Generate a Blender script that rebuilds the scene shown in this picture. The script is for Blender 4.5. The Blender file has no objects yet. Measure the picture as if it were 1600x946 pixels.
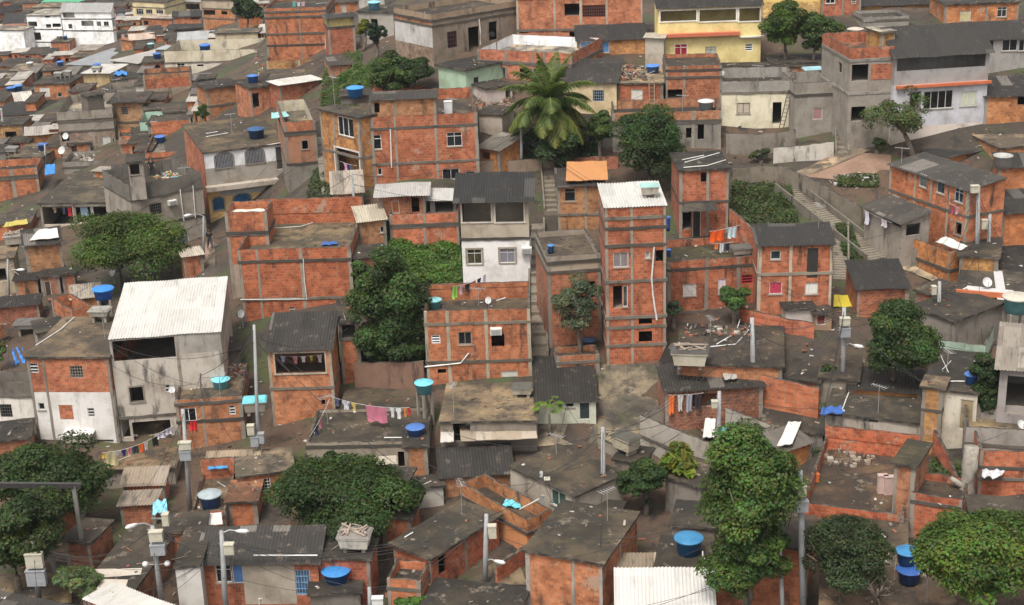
import bpy, math, random, zlib
import numpy as np
from mathutils import Vector, Matrix
# ------------------------------------------------------------------ camera, light, exposure
SC = bpy.context.scene
COL = SC.collection
F, PITCH, ROLL, CZ = 2400.0, math.radians(20.0), math.radians(2.0), 60.0
CAM = Vector((0, 0, CZ))
fw = Vector((0, math.cos(PITCH), -math.sin(PITCH)))
_r = Vector((1, 0, 0)); _u = _r.cross(fw)
RT = _r * math.cos(ROLL) - _u * math.sin(ROLL)
UP = _u * math.cos(ROLL) + _r * math.sin(ROLL)
cd = bpy.data.cameras.new('camera'); cam = bpy.data.objects.new('camera', cd); COL.objects.link(cam)
cam.matrix_world = Matrix((RT, UP, -fw)).transposed().to_4x4() @ Matrix.Identity(4)
cam.location = CAM
cd.sensor_width = 36; cd.lens = 36 * F / 1600; cd.clip_start = 1; cd.clip_end = 8000
SC.camera = cam
SUN_EL, SUN_AZ = 62, 205          # degrees; azimuth clockwise from +Y: the light comes from behind the camera, a little left
w = bpy.data.worlds.new('World'); SC.world = w; w.use_nodes = True
nt = w.node_tree; bg = nt.nodes['Background']
sky = nt.nodes.new('ShaderNodeTexSky'); sky.sky_type = 'NISHITA'; sky.sun_disc = False
sky.sun_elevation = math.radians(SUN_EL); sky.sun_rotation = math.radians(SUN_AZ)
sky.air_density = 1.0; sky.dust_density = 5.0; sky.ozone_density = 1.0
hs = nt.nodes.new('ShaderNodeHueSaturation'); hs.inputs['Saturation'].default_value = 0.08
nt.links.new(sky.outputs[0], hs.inputs['Color']); nt.links.new(hs.outputs[0], bg.inputs[0])
bg.inputs[1].default_value = 0.13
sl = bpy.data.lights.new('sun', 'SUN'); so = bpy.data.objects.new('sun', sl); COL.objects.link(so)
sl.energy = 1.5; sl.angle = math.radians(14); sl.color = (1.0, 0.93, 0.82)
_a, _e = math.radians(SUN_AZ), math.radians(SUN_EL)
so.rotation_euler = Vector((math.sin(_a) * math.cos(_e), math.cos(_a) * math.cos(_e), math.sin(_e))).to_track_quat('Z', 'Y').to_euler()
vs = SC.view_settings; vs.view_transform = 'Standard'; vs.look = 'None'; vs.gamma = 1; vs.exposure = 0.74
SC.cycles.max_bounces = 5; SC.cycles.diffuse_bounces = 3; SC.cycles.glossy_bounces = 2; SC.cycles.transparent_max_bounces = 6
SC.cycles.use_denoising = True
SC.cycles.sample_clamp_indirect = 4

# ------------------------------------------------------------------ rays from photo pixels, used to place things in metres
def ray(u, v):
    return (fw * F + RT * (u - 800) - UP * (v - 473)).normalized()
def at(u, v, D):
    return CAM + ray(u, v) * D
def at_z(u, v, z):
    d = ray(u, v); return CAM + d * ((z - CAM.z) / d.z)
def at_range(u, v, r):
    d = ray(u, v); return CAM + d * (r / math.hypot(d.x, d.y))
def rng(p): return math.hypot(p.x - CAM.x, p.y - CAM.y)

# ------------------------------------------------------------------ terrain: thin plate spline through measured ground points (pixel, metres from camera)
GP = [(-200,946,88),(0,946,84),(400,946,82),(800,946,80),(1200,946,78),(1600,946,76),(1800,946,75),
 (0,700,101),(250,690,99),(670,745,90),(900,810,86),(1040,690,92),(1300,700,90),(1590,740,86),(1450,900,79),(-200,700,108),(1800,700,90),
 (100,560,114),(460,490,106),(745,602,95),(990,570,96),(1240,492,99),(1350,495,101),(1500,432,107),(1590,440,106),(1800,440,108),
 (330,402,124),(20,460,130),(-200,460,145),(385,340,134),(770,449,108),(940,355,114),(1100,373,112),(1300,357,112),(1225,283,118),(1400,300,117),(1600,330,116),
 (20,320,160),(120,355,142),(200,420,128),(660,285,117),(545,300,118),(470,305,122),
 (850,235,123),(1100,235,122),(1215,200,126),(1215,250,122),(1300,237,122),(1450,225,122),(1580,195,125),(1800,200,126),
 (730,150,129),(870,172,126),(1110,104,133),(620,105,137),(900,62,140),(1480,45,142),(1300,30,145),(460,122,152),(400,185,145),(300,165,165),
 (340,128,176),(260,262,148),(150,250,166),(100,165,200),(20,250,175),(-200,250,190),(0,200,205),(-200,100,300),
 (90,86,300),(150,82,290),(20,86,310),(235,48,262),(300,48,250),(340,48,225),(200,100,235),(50,110,262),
 (460,20,215),(600,20,165),(1100,0,160),(1600,0,156),(1800,0,156),(1300,-40,168),(200,0,390),(-200,0,420)]
_pts = np.array([tuple(at(*g)) for g in GP])
_s = 50.0
def _k(r2): return np.where(r2 > 1e-12, 0.5 * r2 * np.log(np.maximum(r2, 1e-12)), 0.0)
_X = _pts[:, :2] / _s
_K = _k(((_X[:, None] - _X[None]) ** 2).sum(-1)) + np.eye(len(_X)) * 0.004
_P = np.hstack([np.ones((len(_X), 1)), _X]); _n = len(_X)
_sol = np.linalg.solve(np.block([[_K, _P], [_P.T, np.zeros((3, 3))]]), np.concatenate([_pts[:, 2], np.zeros(3)]))
def _tps(xy):
    q = xy / _s
    return _k(((q[:, None] - _X[None]) ** 2).sum(-1)) @ _sol[:_n] + _sol[_n] + q @ _sol[_n + 1:]
GX = np.arange(-170, 171, 2.0); GY = np.arange(40, 461, 2.0)
_gx, _gy = np.meshgrid(GX, GY)
GZ = np.clip(_tps(np.stack([_gx.ravel(), _gy.ravel()], 1)), -30, 62).reshape(_gx.shape)
def gz(x, y):
    i = min(max((x - GX[0]) / 2.0, 0), len(GX) - 1.001); j = min(max((y - GY[0]) / 2.0, 0), len(GY) - 1.001)
    a, b = int(i), int(j); p, q = i - a, j - b
    return float((GZ[b, a] * (1 - p) + GZ[b, a + 1] * p) * (1 - q) + (GZ[b + 1, a] * (1 - p) + GZ[b + 1, a + 1] * p) * q)
def hit(u, v):
    d = ray(u, v); t = 50.0
    while t < 600:
        p = CAM + d * t
        if p.z < gz(p.x, p.y): break
        t += 0.5
    lo, hi = t - 0.5, t
    for _ in range(12):
        m = (lo + hi) / 2; p = CAM + d * m
        if p.z < gz(p.x, p.y): hi = m
        else: lo = m
    return CAM + d * hi

# ------------------------------------------------------------------ materials
def new_mat(name):
    m = bpy.data.materials.new(name); m.use_nodes = True
    return m, m.node_tree, m.node_tree.nodes['Principled BSDF']
def N(t, typ, props=None, **ins):
    n = t.nodes.new(typ)
    for k, v in (props or {}).items(): setattr(n, k, v)
    for k, v in ins.items():
        key = int(k[1:]) if k[0] == 'i' and k[1:].isdigit() else k.replace('_', ' ')
        s = n.inputs[key]
        if isinstance(v, bpy.types.NodeSocket): t.links.new(v, s)
        else: s.default_value = v
    return n
def mixc(t, fac, a, b, mode='MIX'):
    n = t.nodes.new('ShaderNodeMix'); n.data_type = 'RGBA'; n.blend_type = mode
    for i, v in ((0, fac), (6, a), (7, b)):
        if isinstance(v, bpy.types.NodeSocket): t.links.new(v, n.inputs[i])
        else: n.inputs[i].default_value = v if i == 0 else (v[0], v[1], v[2], 1)
    return n.outputs[2]
def math_(t, op, a, b=0.0, clamp=False):
    n = t.nodes.new('ShaderNodeMath'); n.operation = op; n.use_clamp = clamp
    for i, v in ((0, a), (1, b)):
        if isinstance(v, bpy.types.NodeSocket): t.links.new(v, n.inputs[i])
        else: n.inputs[i].default_value = v
    return n.outputs[0]
def ramp(t, fac, lo, hi):
    n = t.nodes.new('ShaderNodeMapRange'); n.interpolation_type = 'SMOOTHSTEP'
    t.links.new(fac, n.inputs[0]); n.inputs[1].default_value = lo; n.inputs[2].default_value = hi
    return n.outputs[0]
def coords(t, sx=1, sy=1, sz=1):
    """object coordinates in metres, shifted per object so that no two repeat"""
    tc = t.nodes.new('ShaderNodeTexCoord'); oi = t.nodes.new('ShaderNodeObjectInfo')
    off = N(t, 'ShaderNodeVectorMath', {'operation': 'SCALE'}, i0=(37.0, 71.0, 53.0), Scale=oi.outputs['Random'])
    add = N(t, 'ShaderNodeVectorMath', {'operation': 'ADD'}, i0=tc.outputs['Object'], i1=off.outputs[0])
    mul = N(t, 'ShaderNodeVectorMath', {'operation': 'MULTIPLY'}, i0=add.outputs[0], i1=(sx, sy, sz))
    return tc.outputs['Object'], add.outputs[0], mul.outputs[0], oi
def noise(t, vec, scale, detail=4, rough=0.6):
    return N(t, 'ShaderNodeTexNoise', None, Vector=vec, Scale=scale, Detail=detail, Roughness=rough).outputs[0]
def bump(t, b, h, strength=0.4, dist=0.02):
    n = N(t, 'ShaderNodeBump', None, Strength=strength, Distance=dist, Height=h); t.links.new(n.outputs[0], b.inputs['Normal'])
def stains(t, c, vec, oi, dark=(0.025, 0.022, 0.018)):
    """weather streaks and mould, their amount in the object colour's alpha"""
    st = N(t, 'ShaderNodeVectorMath', {'operation': 'MULTIPLY'}, i0=vec, i1=(1.3, 1.3, 0.32)).outputs[0]
    m = ramp(t, noise(t, st, 1.0, 6, 0.7), 0.52, 0.72)
    m = math_(t, 'MULTIPLY', m, oi.outputs['Alpha'], True)
    return mixc(t, m, c, dark)

def mk_brick():
    m, t, b = new_mat('brick')
    o, v, _, oi = coords(t)
    s = N(t, 'ShaderNodeSeparateXYZ', None, Vector=o)
    vv = N(t, 'ShaderNodeCombineXYZ', None, X=math_(t, 'ADD', s.outputs[0], s.outputs[1]), Y=s.outputs[2])
    tint = oi.outputs['Color']
    c1 = mixc(t, 1, tint, (1.12, 1.1, 1.08), 'MULTIPLY'); c2 = mixc(t, 1, tint, (0.62, 0.55, 0.5), 'MULTIPLY')
    br = N(t, 'ShaderNodeTexBrick', {'offset': 0.5}, Vector=vv.outputs[0], Color1=c1, Color2=c2, Mortar=(0.36, 0.2, 0.13, 1), Scale=1.0)
    br.inputs['Mortar Size'].default_value = 0.014; br.inputs['Mortar Smooth'].default_value = 0.3; br.inputs['Bias'].default_value = -0.1
    br.inputs['Brick Width'].default_value = 0.3; br.inputs['Row Height'].default_value = 0.2
    c = br.outputs[0]
    n1 = noise(t, v, 0.9, 5)
    c = mixc(t, ramp(t, n1, 0.35, 0.7), c, mixc(t, 1, c, (0.62, 0.55, 0.52), 'MULTIPLY'))
    n2 = noise(t, v, 2.3, 6, 0.7)
    c = mixc(t, math_(t, 'MULTIPLY', ramp(t, n2, 0.52, 0.72), 0.6), c, (0.47, 0.27, 0.16))
    n5 = noise(t, v, 0.55, 6, 0.75)
    sm = math_(t, 'MULTIPLY', ramp(t, n5, 0.6, 0.64), math_(t, 'GREATER_THAN', oi.outputs['Random'], 0.45))
    c = mixc(t, math_(t, 'MULTIPLY', sm, 0.75), c, (0.36, 0.27, 0.2))
    n3 = noise(t, v, 7, 3)
    c = mixc(t, math_(t, 'MULTIPLY', ramp(t, n3, 0.6, 0.68), 0.6), c, (0.1, 0.045, 0.03))
    c = stains(t, c, v, oi)
    t.links.new(c, b.inputs['Base Color']); b.inputs['Roughness'].default_value = 0.92
    bump(t, b, math_(t, 'ADD', math_(t, 'MULTIPLY', br.outputs[1], -1.0), math_(t, 'MULTIPLY', n2, 0.8)), 0.5, 0.015)
    return m
def mk_plaster(name, patch=0.5):
    m, t, b = new_mat(name)
    o, v, _, oi = coords(t)
    c = oi.outputs['Color']
    n1 = noise(t, v, 0.7, 6, 0.65)
    c = mixc(t, ramp(t, n1, 0.4, 0.7), c, mixc(t, 1, c, (0.7, 0.67, 0.63), 'MULTIPLY'))
    n2 = noise(t, v, 3.0, 6, 0.7)
    c = mixc(t, math_(t, 'MULTIPLY', ramp(t, n2, 0.58, 0.7), patch), c, mixc(t, 1, c, (0.6, 0.52, 0.45), 'MULTIPLY'))
    c = stains(t, c, v, oi)
    t.links.new(c, b.inputs['Base Color']); b.inputs['Roughness'].default_value = 0.9
    bump(t, b, noise(t, v, 9, 5, 0.7), 0.35, 0.02)
    return m
def mk_roof():
    m, t, b = new_mat('roof_concrete')
    o, v, _, oi = coords(t)
    c = oi.outputs['Color']
    n1 = noise(t, v, 0.35, 7, 0.68)
    c = mixc(t, ramp(t, n1, 0.42, 0.64), mixc(t, 1, c, (0.42, 0.4, 0.38), 'MULTIPLY'), mixc(t, 1, c, (1.25, 1.12, 0.92), 'MULTIPLY'))
    n2 = noise(t, v, 1.5, 7, 0.75)
    c = mixc(t, math_(t, 'MULTIPLY', ramp(t, n2, 0.6, 0.68), 0.6), c, (0.27, 0.21, 0.155))
    n4 = noise(t, v, 0.8, 5, 0.7)
    c = mixc(t, math_(t, 'MULTIPLY', ramp(t, n4, 0.5, 0.62), 0.75), c, (0.028, 0.024, 0.02))
    n3 = noise(t, v, 5, 5, 0.7)
    c = mixc(t, math_(t, 'MULTIPLY', ramp(t, n3, 0.6, 0.7), 0.4), c, (0.035, 0.035, 0.026))
    n6 = noise(t, v, 0.9, 9, 0.78)
    c = mixc(t, math_(t, 'MULTIPLY', ramp(t, n6, 0.585, 0.61), math_(t, 'MULTIPLY', oi.outputs['Alpha'], 0.9)), c, (0.24, 0.2, 0.15))
    c = mixc(t, math_(t, 'MULTIPLY', ramp(t, noise(t, v, 0.6, 6, 0.7), 0.6, 0.66), 0.5), c, (0.045, 0.055, 0.02))
    wv = N(t, 'ShaderNodeVectorMath', {'operation': 'ADD'}, i0=v, i1=N(t, 'ShaderNodeVectorMath', {'operation': 'SCALE'}, i0=N(t, 'ShaderNodeTexNoise', None, Vector=v, Scale=1.2).outputs[1], Scale=0.5).outputs[0]).outputs[0]
    vo = N(t, 'ShaderNodeTexVoronoi', {'feature': 'DISTANCE_TO_EDGE'}, Vector=wv, Scale=0.45)
    c = mixc(t, math_(t, 'MULTIPLY', math_(t, 'LESS_THAN', vo.outputs[0], 0.007), 0.35), c, (0.02, 0.018, 0.014))
    t.links.new(c, b.inputs['Base Color']); b.inputs['Roughness'].default_value = 0.9
    bump(t, b, n2, 0.5, 0.03)
    return m
def mk_mould():
    m, t, b = new_mat('mouldy_concrete')
    o, v, _, oi = coords(t)
    c = mixc(t, ramp(t, noise(t, v, 1.6, 6, 0.7), 0.45, 0.62), (0.028, 0.025, 0.021), (0.12, 0.1, 0.078))
    c = mixc(t, ramp(t, noise(t, v, 5.0, 4, 0.7), 0.6, 0.7), c, (0.2, 0.13, 0.09))
    t.links.new(c, b.inputs['Base Color']); b.inputs['Roughness'].default_value = 0.95
    return m
def mk_corr():
    m, t, b = new_mat('corrugated_sheet')
    o, v, _, oi = coords(t)
    s = N(t, 'ShaderNodeSeparateXYZ', None, Vector=o)
    cell = N(t, 'ShaderNodeCombineXYZ', None, X=math_(t, 'FLOOR', math_(t, 'DIVIDE', s.outputs[0], 0.885)), Y=math_(t, 'FLOOR', math_(t, 'DIVIDE', s.outputs[1], 2.1)), Z=oi.outputs['Random'])
    wn = N(t, 'ShaderNodeTexWhiteNoise', {'noise_dimensions': '3D'}, Vector=cell.outputs[0]).outputs[0]
    c = oi.outputs['Color']
    dark = mixc(t, 1, c, (0.66, 0.64, 0.62), 'MULTIPLY'); lite = mixc(t, 1, c, (1.15, 1.13, 1.1), 'MULTIPLY')
    al = oi.outputs['Alpha']
    c = mixc(t, math_(t, 'MULTIPLY', al, 1.6, True), c, mixc(t, wn, dark, lite))
    old = math_(t, 'MULTIPLY', math_(t, 'GREATER_THAN', wn, 0.93), al)
    c = mixc(t, math_(t, 'MULTIPLY', old, 0.4), c, (0.3, 0.27, 0.24))
    st = N(t, 'ShaderNodeVectorMath', {'operation': 'MULTIPLY'}, i0=v, i1=(2.5, 0.6, 1)).outputs[0]
    n1 = noise(t, st, 1.0, 6, 0.7)
    c = mixc(t, math_(t, 'MULTIPLY', ramp(t, n1, 0.5, 0.72), al), c, (0.03, 0.027, 0.024))
    n2 = noise(t, v, 2.0, 6, 0.7)
    c = mixc(t, math_(t, 'MULTIPLY', ramp(t, n2, 0.56, 0.7), math_(t, 'MULTIPLY', al, 0.75)), c, (0.2, 0.155, 0.115))
    t.links.new(c, b.inputs['Base Color']); b.inputs['Roughness'].default_value = 0.75
    return m
def mk_plain(name, rough=0.7, var=0.3, metal=0.0, scale=4.0):
    m, t, b = new_mat(name)
    o, v, _, oi = coords(t)
    c = oi.outputs['Color']
    n = noise(t, v, scale, 5, 0.65)
    c = mixc(t, math_(t, 'MULTIPLY', ramp(t, n, 0.42, 0.7), var), c, mixc(t, 1, c, (0.45, 0.42, 0.4), 'MULTIPLY'))
    t.links.new(c, b.inputs['Base Color']); b.inputs['Roughness'].default_value = rough; b.inputs['Metallic'].default_value = metal
    return m
def mk_glass():
    m, t, b = new_mat('window_glass')
    o, v, _, oi = coords(t)
    c = mixc(t, ramp(t, noise(t, v, 1.7, 3), 0.4, 0.65), mixc(t, 1, oi.outputs['Color'], (0.5, 0.5, 0.5), 'MULTIPLY'), oi.outputs['Color'])
    t.links.new(c, b.inputs['Base Color']); b.inputs['Roughness'].default_value = 0.12; b.inputs['Specular IOR Level'].default_value = 0.4
    return m
def mk_leaf():
    m, t, b = new_mat('leaf')
    a = N(t, 'ShaderNodeAttribute', {'attribute_name': 'tone'})
    oi = t.nodes.new('ShaderNodeObjectInfo')
    c = mixc(t, 1, oi.outputs['Color'], a.outputs['Color'], 'MULTIPLY')
    t.links.new(c, b.inputs['Base Color']); b.inputs['Roughness'].default_value = 0.55; b.inputs['Specular IOR Level'].default_value = 0.3
    tr = N(t, 'ShaderNodeBsdfTranslucent', None, Color=mixc(t, 1, c, (1.5, 1.6, 0.6), 'MULTIPLY'))
    mx = N(t, 'ShaderNodeMixShader', None, Fac=0.35); t.links.new(b.outputs[0], mx.inputs[1]); t.links.new(tr.outputs[0], mx.inputs[2])
    t.links.new(mx.outputs[0], t.nodes['Material Output'].inputs[0])
    return m
def mk_ground():
    m, t, b = new_mat('ground')
    tc = t.nodes.new('ShaderNodeTexCoord'); v = tc.outputs['Object']
    n1 = noise(t, v, 0.12, 8, 0.7); n2 = noise(t, v, 0.9, 7, 0.72); n3 = noise(t, v, 4.0, 5, 0.7)
    c = mixc(t, ramp(t, n1, 0.42, 0.6), (0.09, 0.056, 0.036), (0.045, 0.036, 0.028))
    c = mixc(t, ramp(t, n2, 0.5, 0.66), c, (0.022, 0.018, 0.014))
    c = mixc(t, math_(t, 'MULTIPLY', ramp(t, n3, 0.6, 0.7), 0.5), c, (0.18, 0.14, 0.105))
    g = math_(t, 'MULTIPLY', ramp(t, noise(t, v, 0.2, 6, 0.75), 0.52, 0.6), 0.75)
    c = mixc(t, g, c, (0.05, 0.07, 0.02))
    t.links.new(c, b.inputs['Base Color']); b.inputs['Roughness'].default_value = 0.95
    bump(t, b, n2, 0.8, 0.2)
    return m
MAT = {'brick': mk_brick(), 'plaster': mk_plaster('plaster'), 'concrete': mk_plaster('concrete', 0.8), 'roof': mk_roof(), 'corr': mk_corr(), 'mould': mk_mould(),
       'plain': mk_plain('paint'), 'plastic': mk_plain('plastic', 0.5, 0.45, 0, 2.2), 'metal': mk_plain('metal', 0.45, 0.35, 0.0), 'wood': mk_plain('wood', 0.85, 0.7, 0, 2.0),
       'fabric': mk_plain('fabric', 0.95, 0.2), 'glass': mk_glass(), 'leaf': mk_leaf(), 'bark': mk_plain('bark', 0.95, 0.8, 0, 3.0), 'ground': mk_ground(),
       'skin': mk_plain('skin', 0.6, 0.1)}

# ------------------------------------------------------------------ mesh building
def link(name, mesh, mat, parent=None, col=(0.5, 0.5, 0.5, 0.3)):
    o = bpy.data.objects.new(name, mesh); COL.objects.link(o)
    if isinstance(mat, str): mesh.materials.append(MAT[mat])
    else:
        for x in mat: mesh.materials.append(MAT[x])
    o.color = tuple(col) + ((0.3,) if len(col) == 3 else ())
    if parent is not None: o.parent = parent
    return o
def tag(o, label=None, cat=None, group=None, kind=None):
    for k, v in (('label', label), ('category', cat), ('group', group), ('kind', kind)):
        if v: o[k] = v
    return o
def empty(name, loc, rz=0, label=None, cat=None, group=None):
    o = bpy.data.objects.new(name, None); o.empty_display_size = 0.3; COL.objects.link(o)
    o.location = loc; o.rotation_euler = (0, 0, rz)
    return tag(o, label, cat, group)
class MB:
    def __init__(s): s.v = []; s.f = []; s.m = []
    def face(s, pts, m=0):
        i = len(s.v); s.v += [tuple(p) for p in pts]; s.f.append(tuple(range(i, i + len(pts)))); s.m.append(m); return s
    def box(s, x0, x1, y0, y1, z0, z1, m=0, mt=None):
        i = len(s.v)
        s.v += [(x0, y0, z0), (x1, y0, z0), (x1, y1, z0), (x0, y1, z0), (x0, y0, z1), (x1, y0, z1), (x1, y1, z1), (x0, y1, z1)]
        for q in ((0, 3, 2, 1), (4, 5, 6, 7), (0, 1, 5, 4), (1, 2, 6, 5), (2, 3, 7, 6), (3, 0, 4, 7)):
            s.f.append(tuple(i + j for j in q)); s.m.append(m)
        if mt is not None: s.m[-5] = mt
        return s
    def hexa(s, p, m=0):
        i = len(s.v); s.v += [tuple(q) for q in p]
        for q in ((0, 3, 2, 1), (4, 5, 6, 7), (0, 1, 5, 4), (1, 2, 6, 5), (2, 3, 7, 6), (3, 0, 4, 7)):
            s.f.append(tuple(i + j for j in q)); s.m.append(m)
        return s
    def bar(s, a, b, w=0.05, h=None, m=0):
        a, b = Vector(a), Vector(b); d = (b - a).normalized(); h = h or w
        x = d.cross(Vector((0, 0, 1)))
        x = x.normalized() if x.length > 1e-4 else Vector((1, 0, 0))
        y = x.cross(d); x = x * w / 2; y = y * h / 2
        return s.hexa([a - x - y, a + x - y, a + x + y, a - x + y, b - x - y, b + x - y, b + x + y, b - x + y], m)
    def tube(s, pts, r, n=6, m=0, caps=True):
        pts = [Vector(p) for p in pts]; rs = r if isinstance(r, (list, tuple)) else [r] * len(pts); base = len(s.v)
        for k, p in enumerate(pts):
            d = (pts[min(k + 1, len(pts) - 1)] - pts[max(k - 1, 0)]).normalized()
            x = d.cross(Vector((0.02, 0.03, 1)));  x = x.normalized() if x.length > 1e-3 else Vector((1, 0, 0))
            y = d.cross(x)
            for j in range(n):
                a = 2 * math.pi * j / n; s.v.append(tuple(p + (x * math.cos(a) + y * math.sin(a)) * rs[k]))
        for k in range(len(pts) - 1):
            for j in range(n):
                s.f.append((base + k * n + j, base + k * n + (j + 1) % n, base + (k + 1) * n + (j + 1) % n, base + (k + 1) * n + j)); s.m.append(m)
        if caps:
            s.f.append(tuple(base + j for j in range(n))[::-1]); s.m.append(m)
            s.f.append(tuple(base + (len(pts) - 1) * n + j for j in range(n))); s.m.append(m)
        return s
    def lathe(s, prof, n=24, m=0, c=(0, 0, 0), wob=None):
        base = len(s.v)
        for (r, z) in prof:
            for j in range(n):
                a = 2 * math.pi * j / n; q = r * (wob(j, r) if wob else 1)
                s.v.append((c[0] + q * math.cos(a), c[1] + q * math.sin(a), c[2] + z))
        for k in range(len(prof) - 1):
            for j in range(n):
                s.f.append((base + k * n + j, base + k * n + (j + 1) % n, base + (k + 1) * n + (j + 1) % n, base + (k + 1) * n + j)); s.m.append(m)
        s.f.append(tuple(base + j for j in range(n))[::-1]); s.m.append(m)
        s.f.append(tuple(base + (len(prof) - 1) * n + j for j in range(n))); s.m.append(m)
        return s
    def build(s, name, mat, parent=None, col=(0.5, 0.5, 0.5, 0.3), smooth=False):
        me = bpy.data.meshes.new(name); me.from_pydata(s.v, [], s.f)
        o = link(name, me, mat, parent, col)
        if any(s.m): me.polygons.foreach_set('material_index', s.m)
        if smooth: me.polygons.foreach_set('use_smooth', [True] * len(s.f))
        me.update(); return o

# ------------------------------------------------------------------ the ground sheet
def ground():
    xs = np.concatenate([[-3000, -1500, -800, -400, -250], GX, [250, 400, 800, 1500, 3000]])
    ys = np.concatenate([[-600, -200, -50, 10], GY, [520, 700, 1200, 2500, 5000]])
    vs_, fs = [], []
    R = random.Random(5)
    for y in ys:
        for x in xs:
            inside = GX[0] <= x <= GX[-1] and GY[0] <= y <= GY[-1]
            vs_.append((x, y, gz(x, y) + (R.uniform(-.12, .12) if inside else 0)))
    n = len(xs)
    for j in range(len(ys) - 1):
        for i in range(n - 1): fs.append((j * n + i, j * n + i + 1, (j + 1) * n + i + 1, (j + 1) * n + i))
    me = bpy.data.meshes.new('ground'); me.from_pydata(vs_, [], fs); me.polygons.foreach_set('use_smooth', [True] * len(fs))
    tag(link('ground', me, 'ground'), kind='structure')
ground()
# ------------------------------------------------------------------ houses
CO = (0.27, 0.235, 0.195); DK = (0.085, 0.076, 0.064); CR = (0.045, 0.041, 0.038); WH = (0.72, 0.7, 0.66); CREAM = (0.62, 0.54, 0.38)
ALU = (0.5, 0.5, 0.48); DARKW = (0.02, 0.022, 0.025); HOUSES = {}; DIAG = []
def rnd(name): return random.Random(zlib.crc32(name.encode()))
class House:
    def px(s, f, u, v):
        """photo pixel -> metres on one face of the house: (along the face, up)"""
        d = s.inv.to_3x3() @ ray(u, v); o = s.inv @ CAM
        if f == 'F': t = -o.y / d.y; p = o + d * t; return p.x, p.z
        if f == 'B': t = (s.L - o.y) / d.y; p = o + d * t; return p.x, p.z
        x = s.W if f == 'R' else 0
        t = (x - o.x) / d.x; p = o + d * t; return p.y, p.z
    def top(s, u, v, z):
        """photo pixel -> local point on the horizontal plane z"""
        d = s.inv.to_3x3() @ ray(u, v); o = s.inv @ CAM; t = (z - o.z) / d.z; return o + d * t
    def fbox(s, mb, f, s0, s1, d0, d1, z0, z1, m=0):
        if f == 'F': mb.box(s0, s1, d0, d1, z0, z1, m)
        elif f == 'R': mb.box(s.W - d1, s.W - d0, s0, s1, z0, z1, m)
        else: mb.box(d0, d1, s0, s1, z0, z1, m)

def strip(mb, W, L, t, z0, h, sides, R, x0=0.0, y0=0.0, jit=0.03):
    """a low wall along the given sides, one connected strip with an uneven top edge; slot 1 is its mouldy top"""
    oc = {'L': ((0, L), (0, 0)), 'F': ((0, 0), (W, 0)), 'R': ((W, 0), (W, L)), 'B': ((W, L), (0, L))}
    ic = {'L': ((t, L - t), (t, t)), 'F': ((t, t), (W - t, t)), 'R': ((W - t, t), (W - t, L - t)), 'B': ((W - t, L - t), (t, L - t))}
    st = []
    for k, sd in enumerate(sides):
        (a, b), (c, d) = oc[sd], ic[sd]
        n = max(2, int(math.hypot(b[0] - a[0], b[1] - a[1]) / 0.33))
        for i in range(n + 1):
            if i == 0 and st: continue
            q = i / n; st.append((a[0] + (b[0] - a[0]) * q, a[1] + (b[1] - a[1]) * q, c[0] + (d[0] - c[0]) * q, c[1] + (d[1] - c[1]) * q))
    closed = len(sides) == 4
    if closed: st.pop()
    base = len(mb.v)
    for (ox, oy, ix, iy) in st:
        z = z0 + h + R.uniform(-jit, jit)
        mb.v += [(x0 + ox, y0 + oy, z0), (x0 + ox, y0 + oy, z), (x0 + ix, y0 + iy, z), (x0 + ix, y0 + iy, z0)]
    n = len(st)
    for i in range(n if closed else n - 1):
        a, b = base + 4 * i, base + 4 * ((i + 1) % n)
        mb.f += [(a, b, b + 1, a + 1), (a + 1, b + 1, b + 2, a + 2), (a + 2, b + 2, b + 3, a + 3)]; mb.m += [0, 1, 0]
    if not closed:
        for i, fl in ((0, 1), (n - 1, 0)):
            a = base + 4 * i; mb.f.append((a, a + 1, a + 2, a + 3) if fl else (a + 3, a + 2, a + 1, a)); mb.m.append(0)

def wall_face(mb, f, W, L, z0, z1, holes, rise=0.0, t=0.14):
    """one wall as a grid with real openings and their reveals"""
    n = W if f in 'FB' else L
    def P(s, d, z):
        if f == 'F': return (s, d, z)
        if f == 'B': return (s, L - d, z)
        if f == 'R': return (W - d, s, z)
        return (d, s, z)
    hs_ = [(max(.06, a), max(z0, b), min(n - .06, c), min(z1, d)) for a, b, c, d in holes if min(z1, d) - max(z0, b) > .05 and min(n - .06, c) - max(.06, a) > .05]
    xs = sorted({0, n} | {h[0] for h in hs_} | {h[2] for h in hs_}); zs = sorted({z0, z1} | {h[1] for h in hs_} | {h[3] for h in hs_})
    flip = f in 'BL'
    def Q(p): mb.face(p[::-1] if flip else p)
    for i in range(len(xs) - 1):
        for j in range(len(zs) - 1):
            cx, cz = (xs[i] + xs[i + 1]) / 2, (zs[j] + zs[j + 1]) / 2
            if any(h[0] < cx < h[2] and h[1] < cz < h[3] for h in hs_): continue
            Q([P(xs[i], 0, zs[j]), P(xs[i + 1], 0, zs[j]), P(xs[i + 1], 0, zs[j + 1]), P(xs[i], 0, zs[j + 1])])
    for (a, b, c, d) in hs_:
        Q([P(a, 0, b), P(a, t, b), P(a, t, d), P(a, 0, d)]); Q([P(c, 0, b), P(c, 0, d), P(c, t, d), P(c, t, b)])
        Q([P(a, 0, d), P(a, t, d), P(c, t, d), P(c, 0, d)]); Q([P(a, 0, b), P(c, 0, b), P(c, t, b), P(a, t, b)])
    if rise > 0.02:
        if f in 'RL': Q([P(0, 0, z1), P(L, 0, z1), P(L, 0, z1 + rise)])
        if f == 'B': Q([P(0, 0, z1), P(W, 0, z1), P(W, 0, z1 + rise), P(0, 0, z1 + rise)])

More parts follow.
